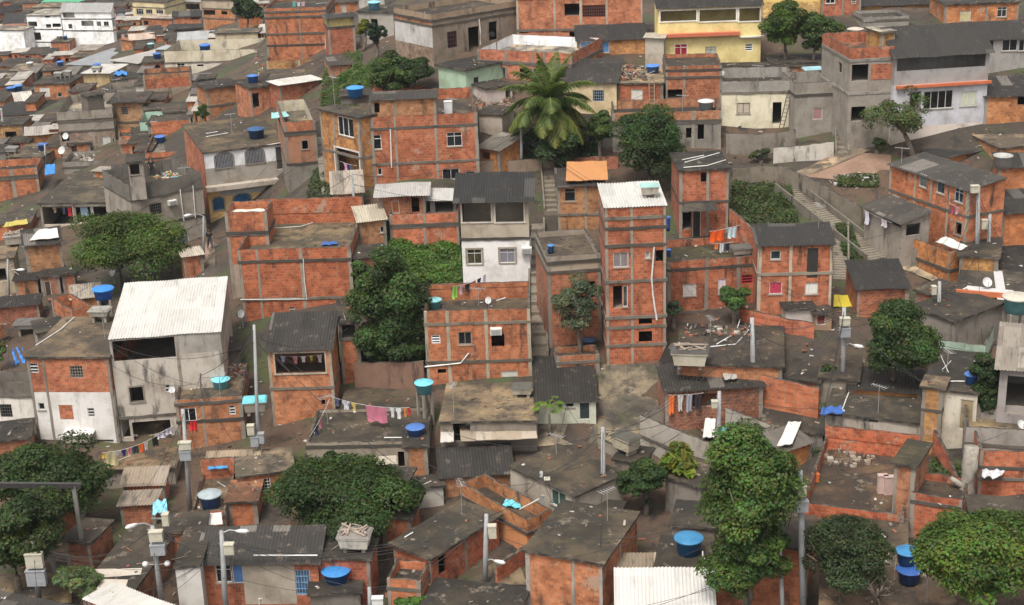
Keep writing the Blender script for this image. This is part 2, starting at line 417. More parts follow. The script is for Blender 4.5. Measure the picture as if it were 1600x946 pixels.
def corr_mesh(x0, x1, y0, y1, zf, slope, pitch=0.18, amp=0.03, R=None, sag=0.03):
    """a corrugated sheet roof: the waves run up the slope"""
    n = max(4, int((x1 - x0) / pitch * 4)); rows = max(2, int((y1 - y0) / 1.1))
    vs_, fs = [], []
    ph = R.random() * 6; off = [R.uniform(-sag, sag) for _ in range(rows + 1)]
    for j in range(rows + 1):
        y = y0 + (y1 - y0) * j / rows
        for i in range(n + 1):
            x = x0 + (x1 - x0) * i / n
            step = 0.03 * ((int(y / 2.1) % 2) if y > 0 else 0)
            vs_.append((x, y + (R.uniform(-.03, .03) if j in (0, rows) and i % 4 == 0 else 0), zf + slope * y + amp * math.sin(i * math.pi / 2) + off[j] * math.sin(x * 1.7 + ph) - step))
    for j in range(rows):
        for i in range(n):
            a = j * (n + 1) + i; fs.append((a, a + 1, a + n + 2, a + n + 1))
    return vs_, fs

def rough_bar(h, f, s, w, z0, z1, R):
    """a cast column with wobbly edges standing proud of one face"""
    mb = MB(); n = max(2, int((z1 - z0) / .4)); b0 = 0
    for i in range(n + 1):
        z = z0 + (z1 - z0) * i / n; a, c, d_ = s - w * R.uniform(.8, 1.2), s + w * R.uniform(.8, 1.2), -R.uniform(.014, .026)
        a = max(a, -.02)
        for q, e in ((a, d_), (c, d_), (c, .15), (a, .15)): mb.v.append((q, e, z) if f == 'F' else ((h.W - e, q, z) if f == 'R' else (e, q, z)))
    for i in range(n):
        for q in range(4): a, b = 4 * i + q, 4 * i + (q + 1) % 4; mb.f.append((a, b, b + 4, a + 4) if f != 'L' else (a + 4, b + 4, b, a)); mb.m.append(0)
    mb.f.append((4 * n, 4 * n + 1, 4 * n + 2, 4 * n + 3)); mb.m.append(0)
    return mb
def window(h, parent, kind, f, u0, v0, u1, v1, opt, R, pxhole=None):
    if pxhole: s0, z0, s1, z1 = pxhole
    else:
        vm, um = (v0 + v1) / 2, (u0 + u1) / 2
        s0 = h.px(f, u0, vm)[0]; s1 = h.px(f, u1, vm)[0]; z1 = h.px(f, um, v0)[1]; z0 = h.px(f, um, v1)[1]
        if s0 > s1: s0, s1 = s1, s0
    n = h.W if f == 'F' else h.L
    s0, s1 = max(.1, s0), min(n - .1, s1)
    if s1 - s0 < .12 or z1 - z0 < .12: return None
    return (kind, f, s0, z0, s1, z1, opt)

def fit_window(h, parent, spec, R):
    kind, f, s0, z0, s1, z1, o = spec
    w_, hh = s1 - s0, z1 - z0
    fc = o.get('fc', ALU); e = 0.05
    if kind in ('dark', 'open'):
        if o.get('trim'):
            mb = MB()
            h.fbox(mb, f, s0 - .09, s1 + .09, -.03, .1, z1, z1 + .1); h.fbox(mb, f, s0 - .12, s1 + .12, -.06, .1, z0 - .09, z0)
            h.fbox(mb, f, s0 - .09, s0, -.031, .1, z0, z1); h.fbox(mb, f, s1, s1 + .09, -.031, .1, z0, z1)
            mb.build('window_frame', 'concrete', parent, o.get('fc', CO))
        return
    name = 'door' if kind == 'door' else ('vent' if kind == 'vent' else 'window')
    mb = MB()
    h.fbox(mb, f, s0, s1, .035, .09, z1 - e, z1); h.fbox(mb, f, s0, s1, .034, .09, z0, z0 + e)
    h.fbox(mb, f, s0, s0 + e, .036, .09, z0 + e, z1 - e); h.fbox(mb, f, s1 - e, s1, .036, .09, z0 + e, z1 - e)
    if kind in ('glass', 'curt'):
        k = max(1, round(w_ / .55))
        for i in range(1, k):
            x = s0 + w_ * i / k; h.fbox(mb, f, x - .02, x + .02, .037, .085, z0 + e, z1 - e)
        if hh > .9 and o.get('bar', R.random() < .5):
            zz = z0 + hh * .72; h.fbox(mb, f, s0 + e, s1 - e, .038, .084, zz - .02, zz + .02)
    if kind == 'vent':
        k = max(2, round(hh / .22))
        for i in range(1, k):
            zz = z0 + hh * i / k; h.fbox(mb, f, s0 + e, s1 - e, .02, .08, zz - .035, zz + .03)
    if kind == 'grille':
        k = max(3, round(w_ / .16))
        for i in range(1, k):
            x = s0 + w_ * i / k; h.fbox(mb, f, x - .013, x + .013, .005, .03, z0, z1)
        for q in (.25, .5, .75):
            zz = z0 + hh * q; h.fbox(mb, f, s0, s1, .003, .029, zz - .012, zz + .012)
    fr = mb.build(name, 'metal', parent, fc + (0.3,) if len(fc) == 3 else fc)
    mb = MB(); h.fbox(mb, f, s0 + .01, s1 - .01, .1, .125, z0 + .01, z1 - .01)
    if kind in ('door', 'shut'):
        mb = MB(); h.fbox(mb, f, s0 + e, s1 - e, .05, .11, z0 + e, z1 - e)
        if kind == 'door' and w_ > .5: h.fbox(mb, f, s1 - e - .12, s1 - e - .08, .02, .05, z0 + hh * .45, z0 + hh * .45 + .1)
        mb.build('door_leaf' if kind == 'door' else 'shutter', 'wood' if kind == 'door' else 'plain', fr, o.get('c', (0.05, 0.03, 0.02)))
    else: mb.build('pane', 'glass', fr, o.get('c', DARKW) if kind != 'curt' else DARKW)
    if kind == 'curt':
        cc = o.get('c', (.6, .57, .5)); lo = z0 + e + (hh * .02)
        mb = MB(); k = max(4, int((w_ - 2 * e) / .07)); b0 = len(mb.v)
        for i in range(k + 1):
            x = s0 + e + (w_ - 2 * e) * i / k; dd = .066 + .016 * math.sin(i * 2.1)
            for zz in (lo, z1 - e):
                mb.v.append((x, dd, zz) if f == 'F' else ((h.W - dd, x, zz) if f == 'R' else (dd, x, zz)))
        for i in range(k): mb.f.append((2 * i, 2 * i + 2, 2 * i + 3, 2 * i + 1)); mb.m.append(0)
        mb.build('curtain', 'fabric', fr, cc)
    if o.get('trim') or (kind in ('glass', 'curt') and o.get('sill', True)):
        mb = MB(); h.fbox(mb, f, s0 - .08, s1 + .08, -.05, .03, z0 - .07, z0 - .002); mb.build('sill', 'concrete', fr, o.get('tc', CO))
    if o.get('trim'):
        mb = MB(); h.fbox(mb, f, s0 - .12, s1 + .12, -.04, .02, z1 + .002, z1 + .13); h.fbox(mb, f, s0 - .12, s0 - .002, -.03, .02, z0, z1); h.fbox(mb, f, s1 + .002, s1 + .12, -.03, .02, z0, z1)
        mb.build('surround', 'concrete', fr, o.get('tc', CO))

GRP = 'houses packed on the hillside'
def H(key, label, A, B, C, base, kind='brick_house', wall='brick', wc=None, st=None, zones=None, roof='flat', rc=None, ra=0.5, ov=None, par=0.0, sides='LFRB', pmat=None, pc=None,
      rear=0.0, rise=0.0, cols=(), bands=(), wins=(), cc=None, dr=0.0, L=None, W=None, into=None, floor=True, z0=None, group=GRP, cat='house', thick=0.13, deep=0.4, inner=None, rmat=None, bc=None, sw=None):
    R = rnd(key); h = House()
    P = hit(A[0], base) if into is None else into.A3; A3 = at_range(A[0], A[1], rng(P) + dr); h.A3 = A3; zt = A3.z; B3 = at_z(B[0], B[1], zt)
    ex = Vector((B3.x - A3.x, B3.y - A3.y, 0)); h.W = W or ex.length; ex.normalize(); ey = Vector((-ex.y, ex.x, 0))
    if L is None:
        C3 = at_z(C[0], C[1], zt + rise); L = (C3 - A3).dot(ey)
        if L < 1.2: DIAG.append(f'{key}: depth {L:.1f} -> 2.5'); L = 2.5
        if L > 16: DIAG.append(f'{key}: depth {L:.1f} -> 12'); L = 12
    h.L = L; yaw = math.atan2(ex.y, ex.x)
    O = Vector((A3.x, A3.y, min(P.z, zt - 0.5)))
    cs = [A3 + ex * (h.W * i) + ey * (L * j) for i in (0, 1) for j in (0, 1)]
    low = min(min(gz(c.x, c.y) for c in cs), O.z) - deep
    if into is not None: O = Vector((A3.x, A3.y, A3.z - 2.0)) if z0 is None else O
    h.M = Matrix.Translation(O) @ Matrix.Rotation(yaw, 4, 'Z'); h.inv = h.M.inverted()
    zt -= O.z; zb = low - O.z
    if into is not None:
        zb = into.deck + into.O.z - O.z - .05 if z0 is None else z0
    h.O = O; h.zt = zt; h.name = key; HOUSES[key] = h; h.yaw = yaw
    DIAG.append(f'{key}: W{h.W:.1f} L{L:.1f} H{zt:.1f} yaw{math.degrees(yaw):.0f} D{(A3 - CAM).length:.0f} z{A3.z:.1f}')
    wc = wc or {'brick': (.46 * R.uniform(.8, 1.1), .14 * R.uniform(.85, 1.25), .055 * R.uniform(.8, 1.35)), 'plaster': WH, 'concrete': CO}[wall]
    st = st if st is not None else R.uniform(.5, 1.0)
    if wall == 'brick':
        q_ = R.uniform(.86, 1.08); q2 = R.uniform(1.2, 1.55); wc = (wc[0] * 1.14 * q_, wc[1] * q2 * q_, wc[2] * q2 * q_)
    if roof == 'corr' and rc and max(rc) > .55: rc = tuple(c * .78 for c in rc)
    if into is None:
        root = empty(kind, O, yaw, label, cat, group); par_to = root
    else:
        root = into.root
        par_to = None
    h.root = root
    deck = zt - par if par else zt - (0.1 if roof == 'flat' else 0)
    h.deck = deck
    specs = [x for x in (window(h, root, q[0], q[1], *q[2:6], (q[6] if len(q) > 6 else {}), R) for q in wins) if x]
    holes = {f: [(s[2], s[3], s[4], s[5]) for s in specs if s[1] == f] for f in 'FRLB'}
    zl = zones or [(wall, wc, None)]
    ztop = deck; walls = []
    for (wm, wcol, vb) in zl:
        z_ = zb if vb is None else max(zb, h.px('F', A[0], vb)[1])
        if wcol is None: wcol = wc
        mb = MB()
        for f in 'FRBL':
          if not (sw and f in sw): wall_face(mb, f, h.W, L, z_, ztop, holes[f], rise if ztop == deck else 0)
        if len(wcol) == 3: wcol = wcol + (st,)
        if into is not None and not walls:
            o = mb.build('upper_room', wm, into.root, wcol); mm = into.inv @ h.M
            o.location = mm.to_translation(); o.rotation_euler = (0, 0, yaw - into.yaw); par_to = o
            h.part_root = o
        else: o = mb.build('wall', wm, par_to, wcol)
        walls.append(o); ztop = z_
    if into is None: h.part_root = root
    for f, (wm, wcol) in (sw or {}).items():
        mb = MB(); wall_face(mb, f, h.W, L, zb, deck, holes[f], rise); mb.build('wall', wm, h.part_root, wcol + (st,))
    # roof
    ra = max(ra, .28) if roof == 'corr' else ra
    rc = rc or (DK if roof == 'flat' else CR)
    v_ = R.uniform(.85, 1.15) * ((.42 if max(rc) < .13 else (.85 if max(rc) < .5 else .74)) if roof == 'corr' else (.5 if max(rc) < .2 else .66)); rc = tuple(c * w_ for c, w_ in zip(rc, (1.04, .98, .9) if max(rc) < .5 else (1, .99, .97))); rc = tuple(c * v_ for c in rc[:3]) + (ra,)
    if roof == 'flat':
        e = ov if ov is not None else (0.0 if par else 0.16)
        mb = MB()
        if par: mb.box(thick * .5, h.W - thick * .5, thick * .5, L - thick * .5, deck - .1, deck)
        else:
            nx, ny = max(2, int(h.W / .6)), max(2, int(L / .6)); zt_ = deck + .1
            T = [[(-e + (h.W + 2 * e) * i / nx + (R.uniform(-.03, .03) if j in (0, ny) else 0), -e + (L + 2 * e) * j / ny + (R.uniform(-.03, .03) if j in (0, ny) else 0)) for i in range(nx + 1)] for j in range(ny + 1)]
            for zq in (zt_, zt_ - .13):
                for row in T:
                    for p in row: mb.v.append((p[0], p[1], zq + (R.uniform(-.015, .015) if zq == zt_ else 0)))
            n1 = nx + 1; off = n1 * (ny + 1)
            for j in range(ny):
                for i in range(nx):
                    a = j * n1 + i; mb.f.append((a, a + 1, a + n1 + 1, a + n1)); mb.m.append(0); mb.f.append((off + a, off + a + n1, off + a + n1 + 1, off + a + 1)); mb.m.append(1)
            ed = [i for i in range(n1)] + [n1 * j + nx for j in range(1, n1 and ny + 1)] + [n1 * ny + i for i in range(nx - 1, -1, -1)] + [n1 * j for j in range(ny - 1, 0, -1)]
            for k in range(len(ed)):
                a, b = ed[k], ed[(k + 1) % len(ed)]; mb.f.append((a, off + a, off + b, b)); mb.m.append(1)
        r = mb.build('roof', (rmat or 'roof', 'mould'), h.part_root, rc)
    elif roof == 'corr':
        e = ov if ov is not None else 0.18
        far = (A3 - CAM).length > 150
        v1, f1 = corr_mesh(-e, h.W + e, -e * 1.3, L + .1, deck + .06, rise / L, .3 if far else .18, .03, R)
        me = bpy.data.meshes.new('roof'); me.from_pydata(v1, [], f1); me.polygons.foreach_set('use_smooth', [True] * len(f1))
        link('roof', me, 'corr', h.part_root, rc)
    if par:
        mb = MB(); strip(mb, h.W, L, thick, deck - .0, par, sides, R)
        pm = pmat or wall
        mb.build('parapet', (pm, 'mould'), h.part_root, (pc or wc)[:3] + (min(1, st + .15),))
        if inner:
            mb = MB(); t = thick + .012
            for q in ((t - .01, t, t, L - t), (h.W - t, h.W - t + .01, t, L - t), (t, h.W - t, L - t, L - t + .01), (t, h.W - t, t - .01, t)):
                mb.box(q[0], q[1], q[2], q[3], deck + .005, deck + par - .05)
            mb.build('inner_lining', 'plaster', h.part_root, inner + (.4,))
    if rear:
        mb = MB(); strip(mb, h.W, .16, .07, deck + (par if par else 0), rear, 'LFRB', R, 0, L - .161)
        mb.build('rear_wall', (pmat or wall, 'mould'), h.part_root, wc[:3] + (st,))
    # concrete frame
    cc = (wall == 'brick') if cc is None else cc
    q_ = R.uniform(.8, 1.1); fcol = tuple(c * q_ for c in (bc or CO)) + (.8,)
    cw = .11; ctop = zt - .02 if par else deck
    if into is None or True:
        xs = []
        if cc: xs += [('c', 0), ('c', h.W)]
        for u in cols:
            xs.append(('m', h.px('F', u, A[1] + (B[1] - A[1]) * (u - A[0]) / (B[0] - A[0]) + 12)[0]))
        for kd, x in xs:
            if x < -.2 or x > h.W + .2: continue
            x = min(max(x, cw - .02), h.W - cw + .02) if kd == 'c' else x
            if kd == 'm' and any(a - cw < x < c + cw and False for a, b, c, d in holes['F']): continue
            rough_bar(h, 'F', x, R.uniform(.075, .125), zb, ctop, R).build('concrete_column', 'concrete', h.part_root, fcol)
        if cc and L > 4.5:
            for f in 'LR':
                y = L * .5
                if any(a - .2 < y < c + .2 for a, b, c, d in holes[f]): continue
                rough_bar(h, f, y, R.uniform(.075, .12), zb, ctop, R).build('concrete_column', 'concrete', h.part_root, fcol)
        bz = [h.px('F', A[0], v)[1] for v in bands] + ([deck - .06] if par and R.random() < .95 else [])
        for z in bz:
            if z < zb + .2: continue
            e = R.uniform(.035, .07); mb = MB()
            cs_ = [(0, 0, -1, -1), (h.W, 0, 1, -1), (h.W, L, 1, 1), (0, L, -1, 1)]; S_ = []
            for k in range(4):
                (ax, ay, ai, aj), (bx, by, bi, bj) = cs_[k], cs_[(k + 1) % 4]; n_ = max(2, int(math.hypot(bx - ax, by - ay) / .45))
                for q in range(n_):
                    f_ = q / n_; px_, py_ = ax + (bx - ax) * f_, ay + (by - ay) * f_; ee = e * R.uniform(.75, 1.3)
                    nx_, ny_ = ((0, -1), (1, 0), (0, 1), (-1, 0))[k]
                    if q == 0: ox, oy, ix, iy = ax + ai * e, ay + aj * e, ax - ai * .05, ay - aj * .05
                    else: ox, oy, ix, iy = px_ + nx_ * ee, py_ + ny_ * ee, px_ - nx_ * .05, py_ - ny_ * .05
                    S_.append((ox, oy, ix, iy, z - .1 + R.uniform(-.03, .02), z + .08 + R.uniform(-.02, .025)))
            b0 = len(mb.v)
            for (ox, oy, ix, iy, za, zc) in S_: mb.v += [(ox, oy, za), (ox, oy, zc), (ix, iy, zc), (ix, iy, za)]
            for k in range(len(S_)):
                a, b = b0 + 4 * k, b0 + 4 * ((k + 1) % len(S_))
                for q in range(4): mb.f.append((a + q, b + q, b + (q + 1) % 4, a + (q + 1) % 4)); mb.m.append(0)
            dk = R.uniform(.2, .62)
            mb.build('slab_band', 'concrete', h.part_root, tuple(c * dk for c in fcol[:3]) + (.8,))
    for s in specs: fit_window(h, h.part_root, s, R)
    if floor:
        done = []
        for s in specs:
            if s[0] in ('dark', 'open') and (s[4] - s[2]) * (s[5] - s[3]) > .8:
                z = s[3] - (.9 if s[0] == 'open' and s[5] - s[3] < 1.9 else .05)
                if any(abs(z - q) < .8 for q in done): continue
                done.append(z); mb = MB(); mb.box(.06, h.W - .06, .16, L - .06, z - .1, z); mb.build('floor_slab', 'concrete', h.part_root, CO + (.5,))
    return h

def deco(key, name, f, u0, v0, u1, v1, d0, d1, mat, col, parent=None):
    """a box fixed to one face of a house: ledge, awning, panel or sign; d: metres outwards (from, to)"""
    h = HOUSES[key]; vm, um = (v0 + v1) / 2, (u0 + u1) / 2
    s0, s1 = sorted((h.px(f, u0, vm)[0], h.px(f, u1, vm)[0])); z1, z0 = h.px(f, um, v0)[1], h.px(f, um, v1)[1]; mb = MB()
    h.fbox(mb, f, s0, s1, -d1, -d0, z0, z1); return mb.build(name, mat, parent or h.part_root, col)
def arch(key, u0, v0, u1, v1, glass, name='window', bars=10, round_=False, frame=(.22, .19, .16)):
    h = HOUSES[key]; vm, um = (v0 + v1) / 2, (u0 + u1) / 2
    s0, s1 = h.px('F', u0, vm)[0], h.px('F', u1, vm)[0]; z1, z0 = h.px('F', um, v0)[1], h.px('F', um, v1)[1]; w = s1 - s0; r = w / 2; cx = (s0 + s1) / 2
    if round_: out = [(cx + r * math.cos(a * math.pi / 12), (z0 + z1) / 2 + r * math.sin(a * math.pi / 12)) for a in range(24)]
    else:
        k = min(.55 * r, (z1 - z0) * .5); out = [(s0, z0), (s1, z0)] + [(cx + r * math.cos(a * math.pi / 12), z1 - k + k * math.sin(a * math.pi / 12)) for a in range(13)]
    c = (cx, (z0 + z1) / 2); n = len(out); mb = MB(); b = len(mb.v); q = 1 - .11 / max(r, .2)
    for (x, z) in out:
        ix, iz = c[0] + (x - c[0]) * q, c[1] + (z - c[1]) * q
        mb.v += [(x, -.002, z), (x, -.06, z), (ix, -.06, iz), (ix, -.002, iz)]
    for i in range(n):
        a, e = b + 4 * i, b + 4 * ((i + 1) % n)
        for j in range(3): mb.f.append((a + j, e + j, e + j + 1, a + j + 1)); mb.m.append(0)
    fr = mb.build(name, 'concrete', h.part_root, frame + (.4,))
    mb = MB(); mb.face([(c[0] + (x - c[0]) * (q + .02), -.012, c[1] + (z - c[1]) * (q + .02)) for x, z in out][::1]); mb.build('pane', 'glass', fr, glass)
    if bars:
        mb = MB()
        for i in range(1, bars):
            x = s0 + w * i / bars; t = abs(x - cx) / r; zt_ = (z1 - .55 * r + .55 * r * math.sqrt(max(0, 1 - t * t))) if not round_ else z1; mb.box(x - .012, x + .012, -.045, -.03, z0 + .04, zt_ - .08)
        mb.build('grille', 'metal', fr, (.4, .4, .42))
    return fr
# ------------------------------------------------------------------ the houses, far to near (pixels of the photograph, 1600 x 946)
GREY = (0.25, 0.235, 0.21); TAN = (0.36, 0.29, 0.2); RED = (.45, .03, .04); BLUEP = (.1, .25, .5)
def d(f, *a, **k): return ('dark', f) + a + (k,)
def o(f, *a, **k): return ('open', f) + a + (k,)
def g(f, *a, **k): return ('glass', f) + a + (k,)
def vt(f, *a, **k): return ('vent', f) + a + (k,)
def dr_(f, *a, **k): return ('door', f) + a + (k,)
def gr(f, *a, **k): return ('grille', f) + a + (k,)
def cu(f, *a, **k): return ('curt', f) + a + (k,)
# top left, in the valley
H('w1', 'large white apartment block with weathered grey metal roof and grey gable side, top left', (95,18), (173,18), (207,6), 84, 'apartment_block', 'plaster', (.86,.86,.85), .35, roof='corr', rc=(.3,.31,.33), ra=.2, rise=1.2, cat='apartment block',
  wins=[d('F',127,33,146,41), d('F',151,34,158,41), g('F',162,34,170,41), d('F',125,15,158,20), d('F',98,18,116,28), d('F',107,38,113,45), d('R',176,30,184,41)], bands=(30,48))
H('w2', 'stepped white building with dark balconies beside the large white block', (41,24), (94,24), (100,14), 84, 'apartment_block', 'plaster', (.9,.9,.9), .1, cat='apartment block', rc=(.5,.5,.48),
  wins=[d('F',44,34,58,42), d('F',72,38,80,44), d('F',82,37,95,43), d('F',47,51,64,63), d('F',70,24,78,28), d('F',47,70,58,80)], bands=(46,66))
H('w3', 'plain white house with grey side wall at the far left edge', (-14,47), (36,47), (46,41), 88, 'white_house', 'plaster', (.88,.88,.88), .1, rc=(.5,.48,.45), wins=[d('F',27,80,38,83)])
H('w3b', 'white stair tower with a rusty roof at the far left edge', (3,40), (31,42), (33,37), 52, 'white_house', 'plaster', (.85,.85,.85), .1, roof='corr', rc=(.3,.15,.1), dr=3)
H('w4', 'cream apartment house with a row of windows behind the grey roof, top left', (206,2), (256,4), (258,-6), 36, 'apartment_house', 'plaster', (.62,.52,.3), .3, bands=(11,),
  wins=[g('F',213,14,224,23), g('F',228,15,238,22), g('F',244,15,255,22)])
H('w4b', 'tall grey concrete house beside the cream apartment house', (257,-4), (268,-4), (270,-10), 30, 'concrete_house', 'concrete', GREY)
H('s5', 'low brick house with whitish flat roof below the cream apartment house', (221,28), (268,30), (270,23), 50, 'brick_house', 'brick', rc=(.45,.42,.4), wins=[d('F',225,33,232,40)])
H('s6', 'orange brick house with a slit window near the top left', (270,27), (314,25), (316,17), 46, 'brick_house', roof='corr', rise=.6, wins=[d('F',298,27,312,31)])
H('s6b', 'low dark roofed carport below the orange brick house', (262,45), (318,43), (310,37), 56, 'open_shed', 'concrete', roof='corr', ov=.5, wins=[o('F',272,47,310,54)], dr=-2)
H('s7', 'two storey brick and concrete house with dark windows at the top', (314,-2), (365,0), (366,-8), 50, zones=[('concrete',(.42,.34,.25),14),('brick',None,None)], wins=[d('F',317,16,336,24), d('F',346,18,355,23), d('F',300,5,312,12)], bands=(13,28))
H('s7b', 'dark veranda house with grey roof at the top left', (282,3), (316,4), (318,-4), 24, 'veranda_house', 'concrete', (.4,.3,.2), roof='corr', rc=(.3,.3,.31), wins=[o('F',286,6,312,15)])
H('g8', 'shed with a turquoise green metal roof at the top left edge', (46,4), (122,4), (130,-6), 20, 'shed', 'concrete', roof='corr', rc=(.12,.5,.3), ra=.1)
H('g8b', 'long low house with a brown flat roof below the green roof', (49,12), (100,11), (108,4), 28, 'concrete_house', 'concrete', rc=(.3,.25,.2))
H('g8c', 'small orange brick house left of the green roof', (34,5), (60,4), (62,-2), 22, 'brick_house')
H('g8d', 'dark roofed long shed at the top left corner', (-20,26), (34,14), (30,6), 34, 'shed', 'brick', roof='corr', rise=1.0)
H('g8e', 'steep black roofed house left of the white stepped building', (4,38), (42,36), (38,20), 48, 'brick_house', 'brick', roof='corr', rise=1.5, rc=(.05,.05,.05))
H('c9', 'brick cube with tanks on top in front of the white blocks', (79,66), (108,65), (104,58), 88, rc=(.2,.18,.15))
H('c10', 'open shed with white roof and dark posts below the white block', (120,65), (166,66), (160,59), 80, 'open_shed', 'brick', roof='corr', rc=(.6,.58,.54), wins=[o('F',133,67,150,77), o('F',152,67,163,77)])
H('c10b', 'dark sloping roof house right of the open shed', (145,61), (182,62), (168,52), 76, 'brick_house', 'brick', roof='corr', rise=.8)
H('c11', 'long house with a whitish roof streaked with rust', (203,63), (241,60), (273,49), 78, 'shed', 'concrete', GREY, roof='corr', rc=(.62,.52,.46), ra=.5, rise=.6)
H('c11b', 'tall narrow brick house beside the rusty white roof', (188,62), (206,64), (206,52), 80, 'brick_house', roof='corr', rc=(.3,.15,.1))
H('c12', 'long shed with a wide blue grey metal roof', (107,101), (166,103), (212,77), 116, 'shed', 'concrete', roof='corr', rc=(.27,.3,.34), ra=.15, ov=.4)
H('c12b', 'shed with a bright white roof beside the blue grey roof', (177,95), (216,99), (254,78), 116, 'shed', 'concrete', roof='corr', rc=(.66,.64,.6), ra=.2, ov=.4)
H('c13', 'brick house with a wide pale blue metal roof', (280,67), (331,64), (337,48), 84, roof='corr', rc=(.36,.39,.43), ra=.1, rise=.7, ov=.35)
H('c13b', 'low shed with pale translucent roof left of the pale blue roof', (243,78), (280,79), (278,62), 92, 'shed', 'concrete', roof='corr', rc=(.48,.52,.54), ra=.1)
H('c14', 'wide cream and grey house with an upper terrace and grey parapet', (256,81), (398,77), (390,60), 130, 'plastered_house', 'plaster', (.56,.5,.38), .5, par=1.3, pmat='concrete', rc=(.2,.18,.15), zones=[('plaster',(.58,.53,.44),None)],
  wins=[g('F',277,99,289,114), d('F',308,101,318,104)])
H('c14r', '', (336,52), (402,50), (400,40), 0, into=HOUSES['c14'], wall='plaster', wc=(.5,.42,.28), rc=(.2,.18,.15), L=3, dr=7)
H('c15', 'house with a blank orange brick upper wall over a rough grey base', (223,118), (298,113), (302,103), 166, zones=[('brick',(.46,.13,.05),140),('concrete',(.3,.24,.18),None)], par=.5, cols=())
H('c16', 'small beige house with a clean white roof carrying a tank box', (130,115), (170,115), (181,101), 145, 'plastered_house', 'plaster', (.5,.38,.2), .5, roof='corr', rc=(.72,.7,.67), ra=.1, wins=[dr_('L',131,126,135,142)], ov=.3)
H('c17', 'brick house with a grey panel and white framed window, flat roof with tanks', (52,131), (108,130), (129,117), 168, zones=[('brick',None,None)], wins=[cu('F',62,137,78,152), g('F',90,145,97,152), d('R',112,132,120,144)], bands=(157,))
H('c18', 'low dark house carrying two blue tanks at the left edge', (-8,146), (40,146), (52,136), 164, 'concrete_house', 'concrete', GREY)
H('c18b', 'narrow white walled house with a slanting roof by the left edge', (26,163), (52,160), (60,146), 178, 'white_house', 'plaster', (.8,.79,.77), .1, roof='corr', rc=(.6,.6,.58), rise=1)
H('c20', 'long shed with a dark ribbed roof at the left edge', (-20,181), (88,179), (92,158), 200, 'shed', 'brick', roof='corr', ra=.3)
H('c21', 'concrete terrace house with a pale deck and a dark tank room', (88,176), (175,171), (172,145), 252, 'terrace_house', 'concrete', zones=[('concrete',None,208),('brick',None,None)], par=.9, rc=(.5,.46,.4), wins=[cu('F',160,214,173,229,c=(.5,.5,.45)), d('F',96,205,108,222), dr_('F',176,216,184,236)], cols=(143,150), bands=(192,207))
H('c21r', '', (136,150), (161,146), (161,140), 0, into=HOUSES['c21'], wall='concrete', wc=(.13,.11,.09), L=2)
H('c22', 'tan brick house with a small barred window and a dark flat roof', (174,159), (222,157), (226,144), 216, wc=(.42,.2,.1), ov=.45, wins=[gr('F',189,167,200,180,fc=CO)], bands=(192,))
H('c23', 'terrace house with worn mint green parapet walls', (218,192), (297,187), (298,171), 224, 'terrace_house', 'plaster', (.34,.5,.4), .6, par=.9, rc=(.3,.32,.27), wins=[])
H('c24', 'brick terrace house with a whitewashed deck and ladder rack', (225,240), (291,236), (288,206), 264, 'terrace_house', par=.5, rc=(.42,.4,.38), rear=1.2)
H('c24b', 'dark grey wall house with rusty door behind the whitewashed deck', (230,193), (296,190), (298,178), 236, 'concrete_house', 'concrete', (.22,.19,.16), dr=3, wins=[dr_('F',236,190,247,211,c=(.12,.03,.02)), d('F',288,196,294,210)])
H('c25', 'grey house with a brown flat roof carrying a tank box, left edge', (12,245), (66,245), (87,224), 272, 'concrete_house', 'concrete', rc=(.2,.17,.13), wins=[o('F',18,248,56,256)])
H('c26', 'long orange brick house with an open slotted parapet at the left edge', (-30,268), (57,262), (66,246), 322, par=.7, wc=(.46,.13,.05), cols=(18,21), bands=(283,))
H('c29x', 'brick house with a pale slanted roof at the left edge', (40,212), (88,208), (92,196), 236, roof='corr', rc=(.5,.46,.42), rise=.5, zones=[('brick',None,None)])
H('c30x', 'low brick house with a dark roof by the leaning pole, left edge', (-20,196), (34,194), (34,182), 238, wins=[d('F',8,206,26,216)], bands=(222,))
# left of centre
H('l27', 'house with an open white veranda and wide mouldy flat roof', (61,317), (170,315), (190,267), 366, 'veranda_house', 'plaster', (.5,.44,.36), .7, rc=(.15,.135,.105), wins=[o('F',67,323,114,351), o('F',119,323,167,348)], cols=(116,), ov=.2, cc=True)
H('l27r', '', (145,268), (188,270), (188,262), 0, into=HOUSES['l27'], wall='brick', roof='corr', rc=(.3,.28,.25), L=1.6, dr=7)
H('l28', 'big grey rendered house with a barred window and dark terrace parapet', (201,291), (314,270), (299,242), 404, 'rendered_house', 'plaster', (.3,.265,.22), .75, par=1.2, pmat='concrete', pc=(.15,.135,.115), rc=(.12,.11,.09), bands=(360,), cc=False,
  wins=[gr('F',234,318,253,336,fc=(.12,.1,.08),trim=1), dr_('F',279,364,295,388,c=(.1,.12,.14)), d('F',260,372,272,385)])
H('l28r', '', (199,253), (223,251), (222,240), 0, into=HOUSES['l28'], wall='concrete', wc=(.32,.28,.24), wins=[d('F',203,257,218,273,trim=1)], L=2.5)
H('l29', 'brick hut with a dark ribbed roof patched with white sheets, beside the round tree', (38,386), (95,379), (135,349), 462, 'brick_hut', zones=[('brick',None,427),('plaster',(.36,.31,.24),None)], roof='corr', rise=.5, ra=.9, wins=[dr_('F',59,437,94,465,c=(.12,.11,.1))], bands=(428,))
H('l30', 'low brick house with a yellow edged grey roof, left edge', (-24,352), (46,347), (60,328), 384, rc=(.16,.14,.11))
H('l30b', 'tan plastered house with a slab roof carrying a debris filled tank box', (-24,406), (20,402), (36,382), 470, 'plastered_house', 'plaster', (.4,.33,.24), .7, rc=(.3,.25,.19), wins=[d('F',-8,420,10,440)])
